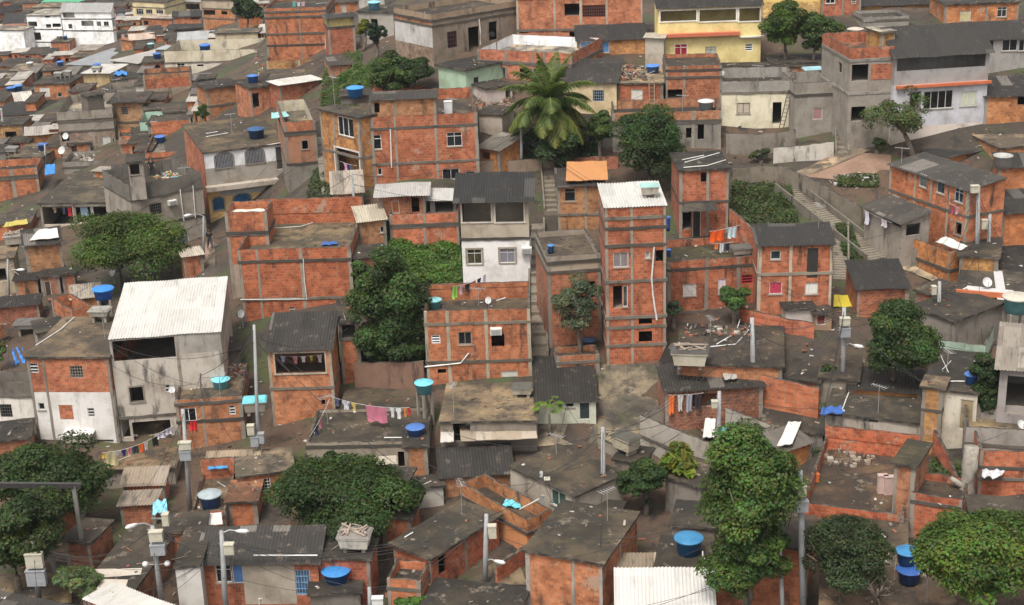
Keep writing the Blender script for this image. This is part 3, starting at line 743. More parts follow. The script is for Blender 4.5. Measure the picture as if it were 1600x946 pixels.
H('l37', 'walled brick terrace house with plastered inside walls, left edge', (-30,524), (10,506), (57,476), 560, 'terrace_house', par=1.0, rc=(.2,.17,.13))
H('l37b', 'roofless brick shell behind the brown flat roof, left', (80,466), (112,486), (130,470), 520, par=1.1, rc=(.14,.12,.1), dr=1)
H('l34', 'brick upper storey on white base with a wide brown flat roof', (40,557), (169,557), (172,496), 692, zones=[('brick',(.45,.15,.07),613),('plaster',(.66,.63,.6),None)], st=.35, rc=(.2,.165,.125), ra=.4, bands=(), cols=(68,), wins=[vt('F',46,568,60,583), gr('F',109,572,130,591,fc=(.3,.27,.22),trim=0), g('F',60,630,70,641), vt('F',137,638,148,652), dr_('F',150,687,178,692)], ov=.12)
H('l34b', 'low white wing with a mouldy parapet against the brick and white house', (-30,598), (52,598), (52,580), 660, 'plastered_house', 'plaster', (.66,.62,.56), .5, par=.9, pmat='concrete', pc=(.16,.14,.12), rc=(.14,.12,.1), wins=[gr('F',0,632,19,652,fc=(.1,.09,.08))], dr=-.5)
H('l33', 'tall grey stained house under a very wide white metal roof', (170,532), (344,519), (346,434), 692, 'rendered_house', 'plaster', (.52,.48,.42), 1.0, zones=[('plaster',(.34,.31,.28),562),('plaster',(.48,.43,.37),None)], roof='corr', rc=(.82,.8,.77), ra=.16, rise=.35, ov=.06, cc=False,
  wins=[o('F',176,530,274,562), d('F',203,605,224,628,trim=1), vt('F',258,601,266,613), o('F',208,658,268,694), d('F',188,656,203,684)], cols=(276,), bands=(655,))
H('l35', 'small black roofed brick house behind the lower left trees', (-20,690), (46,682), (64,653), 726, rc=(.07,.063,.055))
H('l39', 'white house with arched grille windows over a yellow shop front', (318,238), (447,223), (303,193), 352, 'shop_house', 'plaster', (.72,.73,.75), .25, zones=[('plaster',(.72,.73,.75),265),('plaster',(.32,.29,.25),293),('plaster',(.62,.4,.16),None)], rc=(.17,.14,.1), ra=.45, cc=False, wins=[dr_('F',431,229,446,265,c=(.06,.045,.035)), g('F',433,279,447,285)], ov=.12, sw={'L':('brick',(.47,.15,.07))})
for _q in ((334,237,366,264),(382,230,414,257)): arch('l39', *_q, (.1,.1,.12), bars=14)
for _q in ((331,307,352,330),(363,301,394,325),(407,296,427,320)): arch('l39', *_q, (.02,.1,.22), bars=0)
arch('l39', 434, 294, 449, 309, (.02,.02,.03), bars=0, round_=True)
deco('l39', 'awning', 'F', 320, 283, 453, 290, 0, .75, 'concrete', (.42,.36,.3,.5))
deco('l39', 'sign_board', 'F', 343, 285, 414, 303, .004, .05, 'plain', (.36,.36,.34))
deco('l39', 'emblem', 'F', 352, 293, 358, 297, .05, .06, 'plain', (.05,.16,.28))
H('l40a', 'orange brick house with a black flat roof above the white arched house', (322,138), (374,131), (377,120), 192, rc=(.045,.04,.038), bands=(167,), ov=.2)
H('l40b', 'brick room with an open dark doorway under the same black roof line', (390,137), (433,131), (425,118), 190, rc=(.045,.04,.038), wins=[d('F',392,146,405,169)], ov=.15)
H('l40c', 'dark red brick house with a ragged white sheet roof', (437,134), (499,125), (504,115), 176, roof='corr', rc=(.72,.7,.66), ra=.15, ov=.3, wc=(.36,.09,.04))
H('l41', 'peeling brick house with a walled terrace holding a mint sheet', (443,192), (492,188), (462,155), 310, 'terrace_house', zones=[('brick',None,209),('plaster',(.36,.17,.1),259),('concrete',(.22,.2,.17),None)], par=1.0, rc=(.35,.31,.24), inner=(.5,.45,.34), wins=[d('F',472,220,481,233,trim=1)], bands=(209,258))
H('l42', 'tall blank brick house with concrete bands, top centre left', (412,14), (509,11), (404,3), 122, wc=(.45,.13,.055), cols=(467,), bands=(28,54,72), wins=[], par=.3, L=7)
H('l42b', 'brick terrace in front of the tall blank brick house, piled with belongings', (416,96), (509,92), (508,72), 128, 'terrace_house', par=1.0, rc=(.32,.28,.23), cols=(468,), bc=(.4,.36,.3), bands=(110,))
H('l42c', 'brick top storey with dark balcony at the top edge, left of centre', (478,-4), (512,-4), (512,-14), 14, 'brick_house', dr=9)
H('l43', 'brick house with a faded yellow upper wall and dark roof', (511,30), (553,27), (560,19), 102, zones=[('plaster',(.5,.4,.16),43),('brick',(.36,.1,.05),None)], roof='corr', ov=.3, bands=(44,), wins=[])
H('l44', 'brick and render house at the top edge behind the yellow walled house', (522,4), (560,2), (560,-8), 30, wins=[dr_('F',534,6,541,22,c=(.4,.38,.34))])
H('l45', 'grey house with a blue tank on its ledge at the top edge', (559,17), (614,18), (614,8), 74, 'rendered_house', 'plaster', (.36,.33,.29), .6, zones=[('plaster',(.36,.33,.29),None)], wins=[d('F',580,30,590,40)])
H('l45b', 'pale rendered house at the top edge behind the blue tank', (560,-8), (600,-8), (604,-20), 20, 'rendered_house', 'plaster', (.4,.37,.33))
# centre, top
H('m46', 'brick house with a large white framed window and concrete tank stand', (499,169), (560,183), (577,176), 296, cols=(521,), bands=(231,), rc=(.1,.09,.075), ov=.2, wins=[g('F',528,184,552,213,fc=(.75,.75,.73)), o('F',525,235,562,283,trim=1,fc=(.7,.7,.68))])
H('m46r', '', (532,150), (576,148), (574,140), 0, into=HOUSES['m46'], wall='concrete', wc=(.16,.14,.12), L=2.4, dr=1.5)
H('m48', 'corner house with white band on its short side and stained grey long side', (615,12), (674,23), (782,-2), 94, 'rendered_house', zones=[('brick',(.35,.16,.09),30),('plaster',(.5,.48,.46),62),('brick',None,None)], wall='plaster', wc=(.26,.21,.16), st=1.0, rc=(.12,.1,.085), par=.5, pmat='concrete', pc=(.3,.22,.15), wins=[gr('R',699,49,714,75,fc=(.1,.04,.04)), d('R',732,42,749,80), d('R',764,34,777,63)], cc=False, bands=(30,), sw={'R':('concrete',(.24,.19,.145))})
H('m49', 'wide unfinished brick house with concrete columns along the top edge', (806,-8), (1004,-12), (1004,-24), 64, cols=(866,907,948), bands=(-2,48), wins=[d('F',882,6,906,25), gr('F',910,8,946,27,fc=(.2,.06,.04)), d('F',808,46,825,52), d('F',890,50,908,58)], wc=(.45,.16,.08), bc=(.36,.31,.25))
H('m50', 'brick house with a white walled roof terrace', (746,77), (893,84), (802,53), 118, 'terrace_house', par=.9, rc=(.6,.56,.5), inner=(.78,.8,.82), wins=[d('F',783,106,791,124), d('F',812,108,842,124)], bands=(97,), cols=(790,832,850))
H('m51', 'small pale green house with black flat roof and a dark doorway', (727,108), (786,95), (691,99), 155, 'plastered_house', 'plaster', (.38,.5,.36), .35, rc=(.05,.045,.042), wins=[dr_('F',740,120,749,145,c=(.02,.02,.02))], ov=.22)
H('m52', 'peeling white and pink shack beside the green house', (760,138), (800,132), (818,124), 168, 'shack', 'plaster', (.52,.44,.4), .8, rc=(.06,.055,.05), wins=[d('F',790,140,798,160)])
H('m53', 'half built brick walls left of the green house', (612,142), (676,131), (700,112), 170, par=.9, rc=(.1,.09,.08), wc=(.42,.1,.045))
H('m54', 'graffiti marked shack among rubble below the green house', (748,176), (784,178), (788,166), 208, 'shack', 'plaster', (.42,.36,.3), .9, rc=(.1,.09,.08))
H('m55', 'low shack with an old grey ribbed roof right of the tall brick house', (748,230), (780,236), (796,210), 256, 'shack', roof='corr', rc=(.2,.19,.17), ra=.9, rise=.6, wins=[d('F',752,238,765,249)])
H('m47', 'large three storey brick house with window rows and a broken roofline', (578,184), (745,176), (742,136), 292, wc=(.43,.115,.05), par=.85, cols=(617,680), bands=(258,), rc=(.11,.1,.085), wins=[g('F',580,211,596,234,fc=(.6,.58,.55)), g('F',590,263,597,274), g('F',698,207,722,229), g('F',691,264,718,281), g('F',727,268,743,276)], bc=(.32,.28,.23))
H('m47r', '', (580,158), (681,154), (680,140), 0, into=HOUSES['m47'], wall='brick', roof='corr', rc=(.09,.08,.07), L=3, wins=[d('F',581,161,593,177), d('F',683,160,690,176)], cols=(617,), dr=.3)
H('m57', 'brick house with a black ribbed roof and two blue curtained windows', (902,64), (1010,60), (1014,37), 92, roof='corr', rise=.9, ra=.5, rc=(.055,.05,.05), wins=[cu('F',907,65,927,83,c=(.1,.25,.5)), cu('F',930,65,952,83,c=(.1,.25,.5))], dr=1)
H('m57b', 'grey plank shack with a white sheet roof beside the yellow house', (1008,60), (1037,60), (1034,52), 108, 'plank_shack', 'concrete', (.42,.37,.3), roof='corr', rc=(.6,.57,.52), ra=.3, dr=-1)
H('m58a', 'cream house with barred blue grey window and black roof by the palm', (864,130), (963,130), (968,93), 174, 'plastered_house', 'plaster', (.66,.52,.32), .25, roof='corr', rise=.9, rc=(.055,.05,.047), ra=.9, wins=[gr('F',926,141,944,159,fc=(.3,.36,.42))])
H('m58b', 'small brick house with a rubble strewn slab and wooden ladder', (965,130), (1036,129), (1030,103), 174, rc=(.42,.36,.27), wins=[cu('F',986,140,1004,157)], zones=[('brick',(.42,.12,.05),163),('concrete',(.4,.35,.3),None)], ov=.12)
H('m56', 'bright yellow two storey house with a white framed veranda', (1028,13), (1190,7), (1192,-14), 105, 'yellow_house', 'plaster', (.74,.6,.27), .12, rc=(.05,.045,.042), roof='corr', rise=1.0, cc=False, ov=.2,
  wins=[o('F',1032,17,1088,33,trim=1,fc=(.85,.83,.78)), o('F',1093,15,1150,33,trim=1,fc=(.85,.83,.78)), o('F',1155,13,1187,33,trim=1,fc=(.85,.83,.78)), cu('F',1054,69,1074,89,c=(.35,.02,.03),fc=(.85,.85,.85)), cu('F',1102,73,1119,90,c=(.4,.42,.36),fc=(.3,.27,.22)), vt('F',1164,69,1176,80,fc=(.85,.85,.85))])
H('m60', 'unfinished brick house with a ragged dark opening below the yellow house', (1040,104), (1128,102), (1128,96), 172, wc=(.38,.11,.05), cols=(1069,), bands=(122,), wins=[d('F',1041,140,1066,154)], par=.3, L=5)
H('m59', 'low dark house with a brick parapet terrace and round grey tank', (957,177), (1127,173), (1118,153), 238, 'terrace_house', par=.7, rc=(.09,.085,.075), zones=[('brick',None,196),('concrete',(.22,.2,.17),None)], wins=[d('F',1090,195,1100,218), d('F',1072,200,1084,216)], cols=(1083,), bands=(195,))
H('m61', 'cream single storey house with grey parapet and a dark open door', (1128,128), (1243,126), (1240,104), 197, 'plastered_house', 'plaster', (.68,.62,.46), .5, par=.85, pmat='concrete', pc=(.3,.28,.25), rc=(.1,.09,.08), cc=False, wins=[cu('F',1151,161,1172,178,c=(.45,.38,.3),fc=(.15,.12,.1)), d('F',1207,160,1221,194)])
H('m61b', 'long brick wall house with a dark top behind the cream house', (1130,103), (1292,101), (1292,96), 142, wc=(.45,.14,.06), L=1.2, cols=(1180,1240), bands=(122,), rc=(.08,.07,.06), dr=1.5)
H('m62', 'grey concrete house with pinkish shutters right of the cream house', (1243,131), (1304,128), (1290,110), 218, 'concrete_house', 'concrete', (.28,.25,.215), .5, par=.9, rc=(.1,.09,.08), wins=[('shut','F',1270,169,1285,187,{'c':(.32,.17,.16)})], cc=False, bands=(150,))
deco('m56', 'tiled_awning', 'F', 1030, 51, 1155, 56, 0, .5, 'plain', (.5,.14,.07))
deco('m56', 'ledge', 'F', 1155, 56, 1193, 58, 0, .35, 'plain', (.6,.57,.5))
# right, top
H('r68', 'brick house with a white window at the top edge, right of the tree', (1284,-8), (1346,-10), (1344,-22), 34, wins=[g('F',1290,-2,1305,6,fc=(.8,.8,.78)), vt('F',1330,0,1338,6)], cols=(1317,), dr=2)
H('r69', 'yellow wall of a house behind the tree at the top edge', (1193,-14), (1283,-16), (1280,-26), 30, 'yellow_house', 'plaster', (.7,.5,.18), .2, zones=[('plaster',(.7,.5,.18),4),('brick',None,None)])
H('r67', 'low grey concrete house with rubbish on its flat roof, top right', (1349,28), (1421,25), (1440,13), 46, 'concrete_house', 'concrete', (.26,.24,.21), rc=(.07,.065,.058), par=.25)
H('r67b', 'shed with a wide black roof along the top right edge', (1346,10), (1452,6), (1460,-14), 30, 'shed', 'brick', roof='corr', rc=(.05,.045,.043), rise=.8, dr=4)
H('r66', 'brick house with a cream curtained window at the top right corner', (1477,6), (1593,2), (1457,-8), 48, wins=[cu('F',1500,17,1517,33,c=(.5,.42,.2)), g('F',1558,11,1573,27,c=(.05,.05,.05))], cols=(1542,), dr=2)
H('r64b', 'house with a black roof over a glazed veranda at the right edge', (1528,62), (1612,58), (1580,34), 134, 'veranda_house', 'plaster', (.32,.3,.28), roof='corr', rc=(.045,.042,.04), rise=1.0, wins=[o('F',1540,64,1552,82), g('F',1566,62,1590,80), g('F',1592,62,1610,80)], dr=2)
H('r63', 'grey house topped by a brick walled terrace with a pale blue tank', (1329,76), (1398,72), (1306,51), 238, 'rendered_house', 'concrete', (.29,.255,.215), .5, par=.85, pmat='brick', pc=(.42,.13,.06), rc=(.33,.17,.11), cc=False, wins=[d('F',1331,101,1357,127), d('F',1330,167,1352,190), d('L',1310,98,1315,114), d('F',1361,168,1374,190)], bands=(96,147), bc=(.5,.46,.4))
H('r63r', '', (1378,50), (1399,48), (1392,40), 0, into=HOUSES['r63'], wall='brick', rc=(.6,.57,.52), L=2.2, dr=1.6)
H('r64', 'pale grey house with a dark open veranda under a huge black roof', (1399,87), (1547,78), (1500,38), 226, 'veranda_house', 'plaster', (.53,.52,.55), .2, zones=[('concrete',(.32,.3,.29),134),('plaster',(.53,.52,.55),200),('plaster',(.6,.52,.45),None)], roof='corr', rc=(.05,.046,.044), rise=1.6, ra=.25, cc=False, ov=.3,
  wins=[o('F',1402,88,1540,108), d('F',1422,145,1437,172,trim=1), g('F',1443,142,1489,170,c=(.015,.015,.015)), cu('F',1501,143,1526,166,c=(.5,.5,.4))])
deco('r64', 'ledge', 'F', 1400, 130, 1547, 134, .0, .3, 'plain', (.5,.13,.05))
deco('r63', 'brick_panel', 'F', 1361, 100, 1396, 124, .002, .03, 'brick', (.45,.14,.07,.4))
H('r65', 'low brick house with mossy black roof at the right edge, behind the pale grey house', (1540,152), (1620,150), (1612,119), 196, roof='corr', rise=.7, ra=1, wins=[d('F',1590,151,1602,164)])
H('r87', 'brick house with a pale stained slab roof at the right edge', (1563,231), (1640,224), (1499,196), 262, rc=(.3,.26,.21), ov=.1)
H('r88', 'low hut with a black sheet roof between the bare yard and right edge', (1482,247), (1553,231), (1456,232), 264, 'hut', 'brick', roof='corr', rc=(.04,.038,.037), ra=.2)
# centre, middle
H('n71', 'brick terrace house with white sheet roofs above the green slope', (608,336), (716,332), (710,298), 388, 'terrace_house', par=.75, rc=(.12,.1,.09), bands=(356,), cols=(663,))
H('n71r', '', (592,307), (664,304), (672,288), 0, into=HOUSES['n71'], wall='brick', wc=(.3,.1,.05), roof='corr', rc=(.76,.74,.72), ra=.1, wins=[dr_('F',612,314,624,334,c=(.4,.12,.03)), d('F',643,308,655,332)], L=3.2, dr=1.2, ov=.4)
H('n71s', '', (664,313), (712,313), (714,291), 0, into=HOUSES['n71'], wall='plaster', wc=(.2,.17,.15), roof='corr', rc=(.74,.73,.71), ra=.1, wins=[d('F',666,314,672,332), d('F',680,316,708,332)], L=3, dr=1.4, ov=.3)
H('n73', 'brick house with an orange tarpaulin over its roof beside the stairs', (871,292), (942,290), (946,262), 358, wins=[g('F',882,295,899,315,fc=(.25,.2,.15))], cols=(915,), roof='corr', rc=(.07,.06,.055), rise=.5, bands=(336,))
H('n74', 'concrete terrace with a blue barrel in front of the orange roofed house', (855,402), (938,396), (935,356), 545, 'terrace_house', zones=[('concrete',(.35,.28,.21),427),('brick',(.4,.14,.07),None)], par=.35, pmat='concrete', pc=(.3,.25,.2), rc=(.17,.14,.11), cc=True, wins=[d('F',918,440,930,466)], bands=(427,))
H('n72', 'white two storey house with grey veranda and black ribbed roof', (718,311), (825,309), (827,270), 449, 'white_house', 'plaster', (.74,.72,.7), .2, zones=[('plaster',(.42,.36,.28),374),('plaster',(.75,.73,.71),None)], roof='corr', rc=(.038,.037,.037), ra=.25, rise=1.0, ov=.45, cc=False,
  wins=[o('F',722,316,767,347,trim=1,fc=(.55,.5,.44)), o('F',774,315,818,347,trim=1,fc=(.55,.5,.44)), g('F',730,390,753,413,trim=1,tc=(.3,.26,.2),c=(.08,.07,.04)), cu('F',781,389,805,411,trim=1,tc=(.3,.26,.2),c=(.2,.19,.22))], bands=(374,))
H('n75', 'narrow four storey brick tower with a white ribbed roof', (945,326), (1041,322), (1030,285), 572, 'brick_tower_house', wc=(.43,.105,.045), roof='corr', rc=(.8,.79,.77), ra=.05, rise=.3, ov=.08, cols=(987,), bands=(342,358,385,441,497,513,541), bc=(.36,.31,.25),
  wins=[cu('F',958,395,982,418,c=(.2,.17,.17)), g('F',1008,393,1016,404,c=(.5,.5,.45)), d('F',1024,391,1038,409), d('F',958,447,972,482), g('F',973,447,981,480,c=(.1,.09,.08)), d('F',998,498,1019,507), d('F',998,518,1019,535)])
H('n76', 'two storey brick house with mouldy flat roof and small awning behind the tower', (1062,265), (1139,262), (1125,236), 374, rc=(.06,.056,.048), cols=(1106,), bands=(317,), wins=[d('F',1095,270,1105,285), dr_('F',1082,328,1095,372,c=(.03,.025,.02)), d('F',1062,325,1080,360)], wc=(.42,.11,.05))
H('n77', 'low brick house with a grassy roof deck, between tower and black roofed house', (1043,410), (1186,400), (1150,368), 500, 'terrace_house', par=.5, rc=(.11,.105,.05), cols=(1104,1154), wc=(.42,.115,.05), wins=[cu('F',1067,444,1088,463,c=(.5,.45,.42)), cu('F',1122,436,1134,460,c=(.6,.5,.55)), vt('F',1159,430,1176,443,fc=(.35,.03,.04)), d('F',1080,490,1100,498)], bands=(490,))
H('n78', 'two storey brick house with a black roof and a black soot streak', (1185,384), (1302,381), (1300,349), 496, wc=(.45,.135,.06), roof='corr', rc=(.045,.043,.042), ra=.35, rise=.6, cols=(1236,), bands=(429,), bc=(.42,.35,.27), wins=[g('F',1204,392,1220,406,c=(.03,.05,.05)), cu('F',1202,441,1222,460,c=(.45,.04,.08)), cu('F',1258,442,1278,460,c=(.65,.63,.58)), d('F',1272,488,1286,500)])
H('n80', 'small brick hut with a two tier black ribbed roof below the stairs', (1340,452), (1420,450), (1415,406), 498, 'brick_hut', roof='corr', rc=(.042,.04,.038), ra=.5, rise=.6, wc=(.38,.11,.05))
H('r81', 'long two storey brick house with grey ribbed roof beside the yard', (1391,258), (1514,299), (1572,279), 350, wc=(.46,.125,.05), roof='corr', rc=(.1,.095,.09), ra=.85, rise=.4, cols=(1430,1455,1482), bands=(297,), wins=[g('F',1436,273,1448,293,c=(.2,.24,.22)), g('F',1463,283,1476,303,c=(.06,.09,.1)), g('F',1491,295,1505,317,c=(.04,.07,.1)), d('F',1493,348,1503,367,trim=1)], bc=(.4,.34,.27))
H('r82', 'low hut with mouldy ribbed roof and hanging washing beside the stairs', (1352,322), (1410,349), (1446,328), 376, 'hut', 'concrete', (.3,.26,.22), roof='corr', rc=(.12,.11,.1), ra=1, rise=.5, wins=[o('R',1416,350,1438,368), o('F',1386,338,1408,352)], ov=.25)
H('r83', 'brick walled yard house with a slanting white awning', (1414,369), (1486,395), (1505,385), 408, 'terrace_house', par=1.2, rc=(.1,.085,.07), zones=[('brick',None,None)], L=3)
H('r84', 'brick house with a black roof at the right edge beside the poles', (1566,335), (1640,330), (1612,295), 392, roof='corr', rc=(.05,.046,.043), rise=.6)
H('r85', 'hut with a wide black slab roof at the right edge', (1543,423), (1640,428), (1612,384), 446, 'hut', 'concrete', rc=(.04,.037,.036))
H('r86', 'grey house whose flat roof is edged in orange and painted with a white cross', (1493,459), (1625,470), (1535,420), 505, 'rendered_house', 'plaster', (.3,.27,.23), .6, rc=(.12,.11,.1), ov=.1)
deco('r86', 'tiled_edge', 'F', 1494, 456, 1622, 464, .1, .24, 'plain', (.5,.15,.06))
H('r104', 'mint walled roofless house with a reddish floor below the cross painted roof', (1466,532), (1540,541), (1522,472), 570, 'terrace_house', 'concrete', (.28,.26,.22), .5, par=.9, pmat='plaster', pc=(.4,.52,.43), inner=(.42,.54,.45), rc=(.28,.14,.1), wins=[d('F',1484,538,1500,555)])
# centre, lower
H('l89', 'large blank brick house with a parapet terrace and stained deck', (371,391), (547,386), (552,330), 508, 'terrace_house', wc=(.45,.105,.04), par=.8, rear=1.1, rc=(.2,.17,.12), ra=.5, cols=(402,470), bands=(469,), bc=(.3,.26,.21), wins=[vt('F',452,480,461,492,fc=(.4,.36,.3)), vt('F',512,478,523,486,fc=(.2,.17,.14)), dr_('L',364,428,371,460,c=(.12,.05,.03))], deep=1)
H('l89b', 'brick side wing with concrete lower wall beside the blank brick house', (351,333), (416,331), (331,316), 486, wc=(.45,.11,.045), par=1.4, rc=(.13,.11,.09), zones=[('brick',None,414),('plaster',(.34,.27,.21),None)], wins=[g('F',344,380,350,400), d('L',340,372,346,392), d('F',352,432,358,446)], bands=(368,), dr=1)
H('n94', 'orange brick house with roof terrace of washing and patchy render', (662,487), (828,482), (833,446), 604, 'terrace_house', wc=(.45,.125,.05), par=.8, rear=.3, rc=(.19,.16,.12), cols=(699,759), bands=(567,), bc=(.38,.33,.25), wins=[vt('F',674,524,688,537,fc=(.75,.75,.75)), g('F',716,519,737,539,fc=(.25,.22,.18)), d('F',768,522,788,542), cu('F',783,580,809,597,c=(.5,.48,.42)), d('F',684,577,697,584)])
H('n92', 'low house with a wide dark flat roof crossed by a laundry line', (478,693), (666,689), (664,636), 754, 'concrete_house', 'plaster', (.3,.25,.19), rc=(.12,.105,.082), par=.18, zones=[('plaster',(.3,.25,.19),None)], wins=[d('F',622,706,632,730)], dr=0)
H('l90', 'brick house with dark sagging roof over an open veranda of washing', (417,549), (517,546), (552,487), 668, 'veranda_house', wc=(.46,.14,.06), roof='corr', rc=(.055,.05,.046), ra=.7, rise=1.0, ov=.15, cols=(), bands=(608,), bc=(.34,.28,.22), wins=[o('F',430,552,508,583,trim=1,fc=(.45,.38,.3)), d('F',502,625,510,633)], zones=[('brick',None,None)])
H('l90b', 'rear brick block with perforated wall beside the dark sagging roof', (529,504), (559,502), (558,486), 610, wins=[d('F',531,508,556,530)], bands=(531,), dr=.5, L=4)
H('l91', 'small brick house with a flat deck and cyan tank beside the poles', (273,626), (377,619), (405,566), 706, wc=(.45,.14,.06), rc=(.2,.17,.13), ra=.5, par=.22, pmat='brick', bands=(661,), cols=(316,), wins=[g('F',283,638,307,660,fc=(.8,.8,.8)), vt('F',358,634,368,648,fc=(.6,.6,.6))])
H('n95', 'low house with a stained pale flat roof and plank awning', (688,658), (838,656), (830,598), 712, 'concrete_house', 'concrete', (.2,.17,.14), rc=(.28,.235,.175), ra=.5, ov=.1, wins=[o('F',708,662,735,690)])
H('n96', 'pale plastered house with a black ribbed roof beside the mossy yard', (838,630), (931,627), (933,557), 664, 'plastered_house', 'plaster', (.5,.5,.4), .3, roof='corr', rc=(.05,.046,.042), ra=.6, rise=.7, ov=.15, wins=[dr_('F',905,629,922,656,c=(.02,.03,.03)), g('F',883,630,897,637)])
H('n99', 'sprawling low house with a wide curved mossy black roof', (1058,566), (1222,571), (1306,513), 650, 'concrete_house', 'brick', rc=(.12,.1,.082), ov=.15)
H('n99b', 'lean-to with dark ribbed sheets and washing hung beneath', (1040,612), (1192,603), (1182,562), 690, 'lean_to', 'brick', (.3,.1,.06), roof='corr', rc=(.055,.05,.047), ra=.8, rise=.5, wins=[o('F',1075,616,1120,636)], dr=.2)
H('n98', 'grey walled roofless compound with junk on its deck', (1000,649), (1128,702), (1077,614), 696, 'walled_compound', 'plaster', (.38,.34,.29), .4, par=1.25, rc=(.14,.125,.085), dr=0)
H('r101', 'low house with a broad mossy roof and a peeling whitewashed front', (1290,644), (1441,660), (1443,613), 694, 'concrete_house', 'plaster', (.42,.37,.31), 1.0, rc=(.14,.125,.1), ov=.12, wins=[d('F',1358,646,1372,660)])
H('r101b', 'shed with black ribbed roof half hidden under the tree', (1326,608), (1440,616), (1438,580), 640, 'shed', 'brick', roof='corr', rc=(.05,.045,.042), ra=.4)
H('r102', 'brick house with a large stained terrace deck and high orange rear wall', (1252,786), (1412,806), (1403,694), 856, 'terrace_house', wc=(.45,.1,.04), par=.75, rc=(.19,.135,.095), ra=.6, rear=.7, bands=(), cc=True, wins=[])
H('r102r', '', (1398,721), (1430,727), (1450,690), 0, into=HOUSES['r102'], wall='brick', rc=(.16,.145,.09), L=2.8, dr=.6)
H('r103', 'narrow cream house with brown door niche and a dark roof carrying a tank', (1443,604), (1528,614), (1540,553), 702, 'plastered_house', 'plaster', (.6,.54,.44), .4, rc=(.1,.09,.075), zones=[('plaster',(.6,.54,.44),None)], wins=[dr_('F',1499,625,1521,672,c=(.28,.21,.12))], ov=.1)
H('r103b', 'short brick wing left of the narrow cream house', (1442,602), (1474,606), (1478,590), 700, dr=-.6, bands=(640,), rc=(.25,.2,.15))
H('r105', 'house with an old grey ribbed roof over a grey veranda, right edge', (1563,574), (1650,582), (1590,508), 700, 'veranda_house', 'plaster', (.3,.27,.26), .6, roof='corr', rc=(.28,.26,.24), ra=.9, rise=.8, wins=[o('F',1572,590,1640,650)], ov=.3)
H('r106', 'concrete walled terrace with dish at the right edge', (1510,667), (1640,676), (1575,632), 745, 'terrace_house', 'concrete', (.3,.27,.24), .4, par=.9, rc=(.36,.3,.21))
H('r107', 'ruined brick shell with white sheets inside, right edge', (1532,704), (1650,708), (1640,672), 795, par=1.5, rc=(.15,.09,.07), dr=.8, bands=(730,), wc=(.43,.1,.045))
# bottom
H('b117', 'brick room with a white barred window left of the dark mango tree', (372,743), (457,733), (455,722), 786, wins=[gr('F',404,748,423,768,fc=(.65,.64,.6))], rc=(.3,.26,.21), L=3)
H('b117b', 'low orange brick block beside the blue tank terrace', (355,783), (400,781), (402,772), 822, wc=(.46,.13,.05), rc=(.4,.2,.12), L=2.5)
H('b116', 'brick walled terrace with a large lidded blue tank and white awning', (298,800), (352,797), (366,738), 836, 'terrace_house', par=.3, rear=1.0, rc=(.22,.18,.13))
H('b118', 'shed roofed with weathered planks and a blue tarpaulin', (322,735), (400,733), (398,706), 765, 'plank_shed', 'concrete', (.2,.17,.14), roof='corr', rc=(.34,.28,.21), ra=.7, rise=.5)
H('b115', 'hut with slatted old tile roof beside the laundry yard', (192,758), (255,756), (262,731), 790, 'hut', 'brick', roof='corr', rc=(.26,.22,.18), ra=.8, rise=.4)
H('b114', 'small red brick hut with grey sheets on its roof, lower left', (187,790), (240,788), (250,767), 822, 'brick_hut', roof='corr', rc=(.33,.29,.25), ra=.8, wc=(.36,.1,.05))
H('b114y', 'low house whose dirt coloured deck serves as a laundry yard', (160,733), (272,728), (280,700), 762, 'concrete_house', 'concrete', rc=(.22,.17,.12))
H('b119', 'tan concrete tank house behind the dark mango tree', (474,728), (600,720), (590,694), 776, 'concrete_house', 'plaster', (.42,.36,.27), .5, par=.5, rc=(.3,.26,.2))
H('b120', 'small brick block with white sheets at the right of the mango tree', (602,746), (637,748), (641,732), 822, zones=[('brick',(.34,.12,.07),None)], bands=(772,))
H('b92f', 'brick end wall with grey window under the dark flat roof', (632,697), (667,695), (667,680), 752, dr=-.4, L=3, wins=[g('F',622,706,632,730,c=(.1,.1,.09))])
H('b121', 'long low house with a sagging black ribbed roof behind the orange terrace', (690,746), (800,738), (834,692), 780, 'shed', 'brick', roof='corr', rc=(.048,.043,.04), ra=.6, rise=.6)
H('b123', 'house with a broad grey brown roof, green glass blocks and grey side wall', (797,728), (899,774), (967,736), 788, 'rendered_house', 'plaster', (.38,.33,.27), .5, rc=(.12,.105,.082), ov=.12, wins=[g('F',861,768,884,793,c=(.08,.16,.13))])
H('b122', 'small orange rendered terrace with brick parapet and cyan cloth', (719,754), (823,813), (842,786), 796, 'terrace_house', zones=[('plaster',(.52,.22,.09),None)], wall='brick', par=.75, rc=(.13,.1,.075), cc=False)
H('b124', 'corner brick house with mouldy slab roof and open black door', (614,848), (673,870), (776,803), 910, rc=(.13,.115,.09), ov=.2, wins=[d('R',685,868,697,897)], st=1.0, wc=(.38,.1,.045))
H('b125', 'brick house with a broad stained roof marked by a diagonal seam', (821,858), (941,879), (1030,807), 950, rc=(.13,.115,.09), ov=.15, cols=(895,), wc=(.45,.13,.055), bc=(.36,.33,.29))
H('b126', 'low brick house whose dark deck carries a big blue tank', (1022,896), (1166,906), (1112,842), 960, rc=(.11,.095,.07), ov=.1, wc=(.42,.12,.055))
H('b131', 'small grey house with slab roof and white window at the lower right', (1345,848), (1414,854), (1420,812), 900, 'concrete_house', 'concrete', (.26,.22,.18), rc=(.15,.12,.09), wins=[g('F',1373,860,1389,878,fc=(.7,.68,.62))])
H('b130', 'wide house with an earthen brown roof deck at the bottom right', (1284,962), (1495,978), (1425,890), 1000, 'concrete_house', 'concrete', rc=(.21,.155,.115), ra=.4)
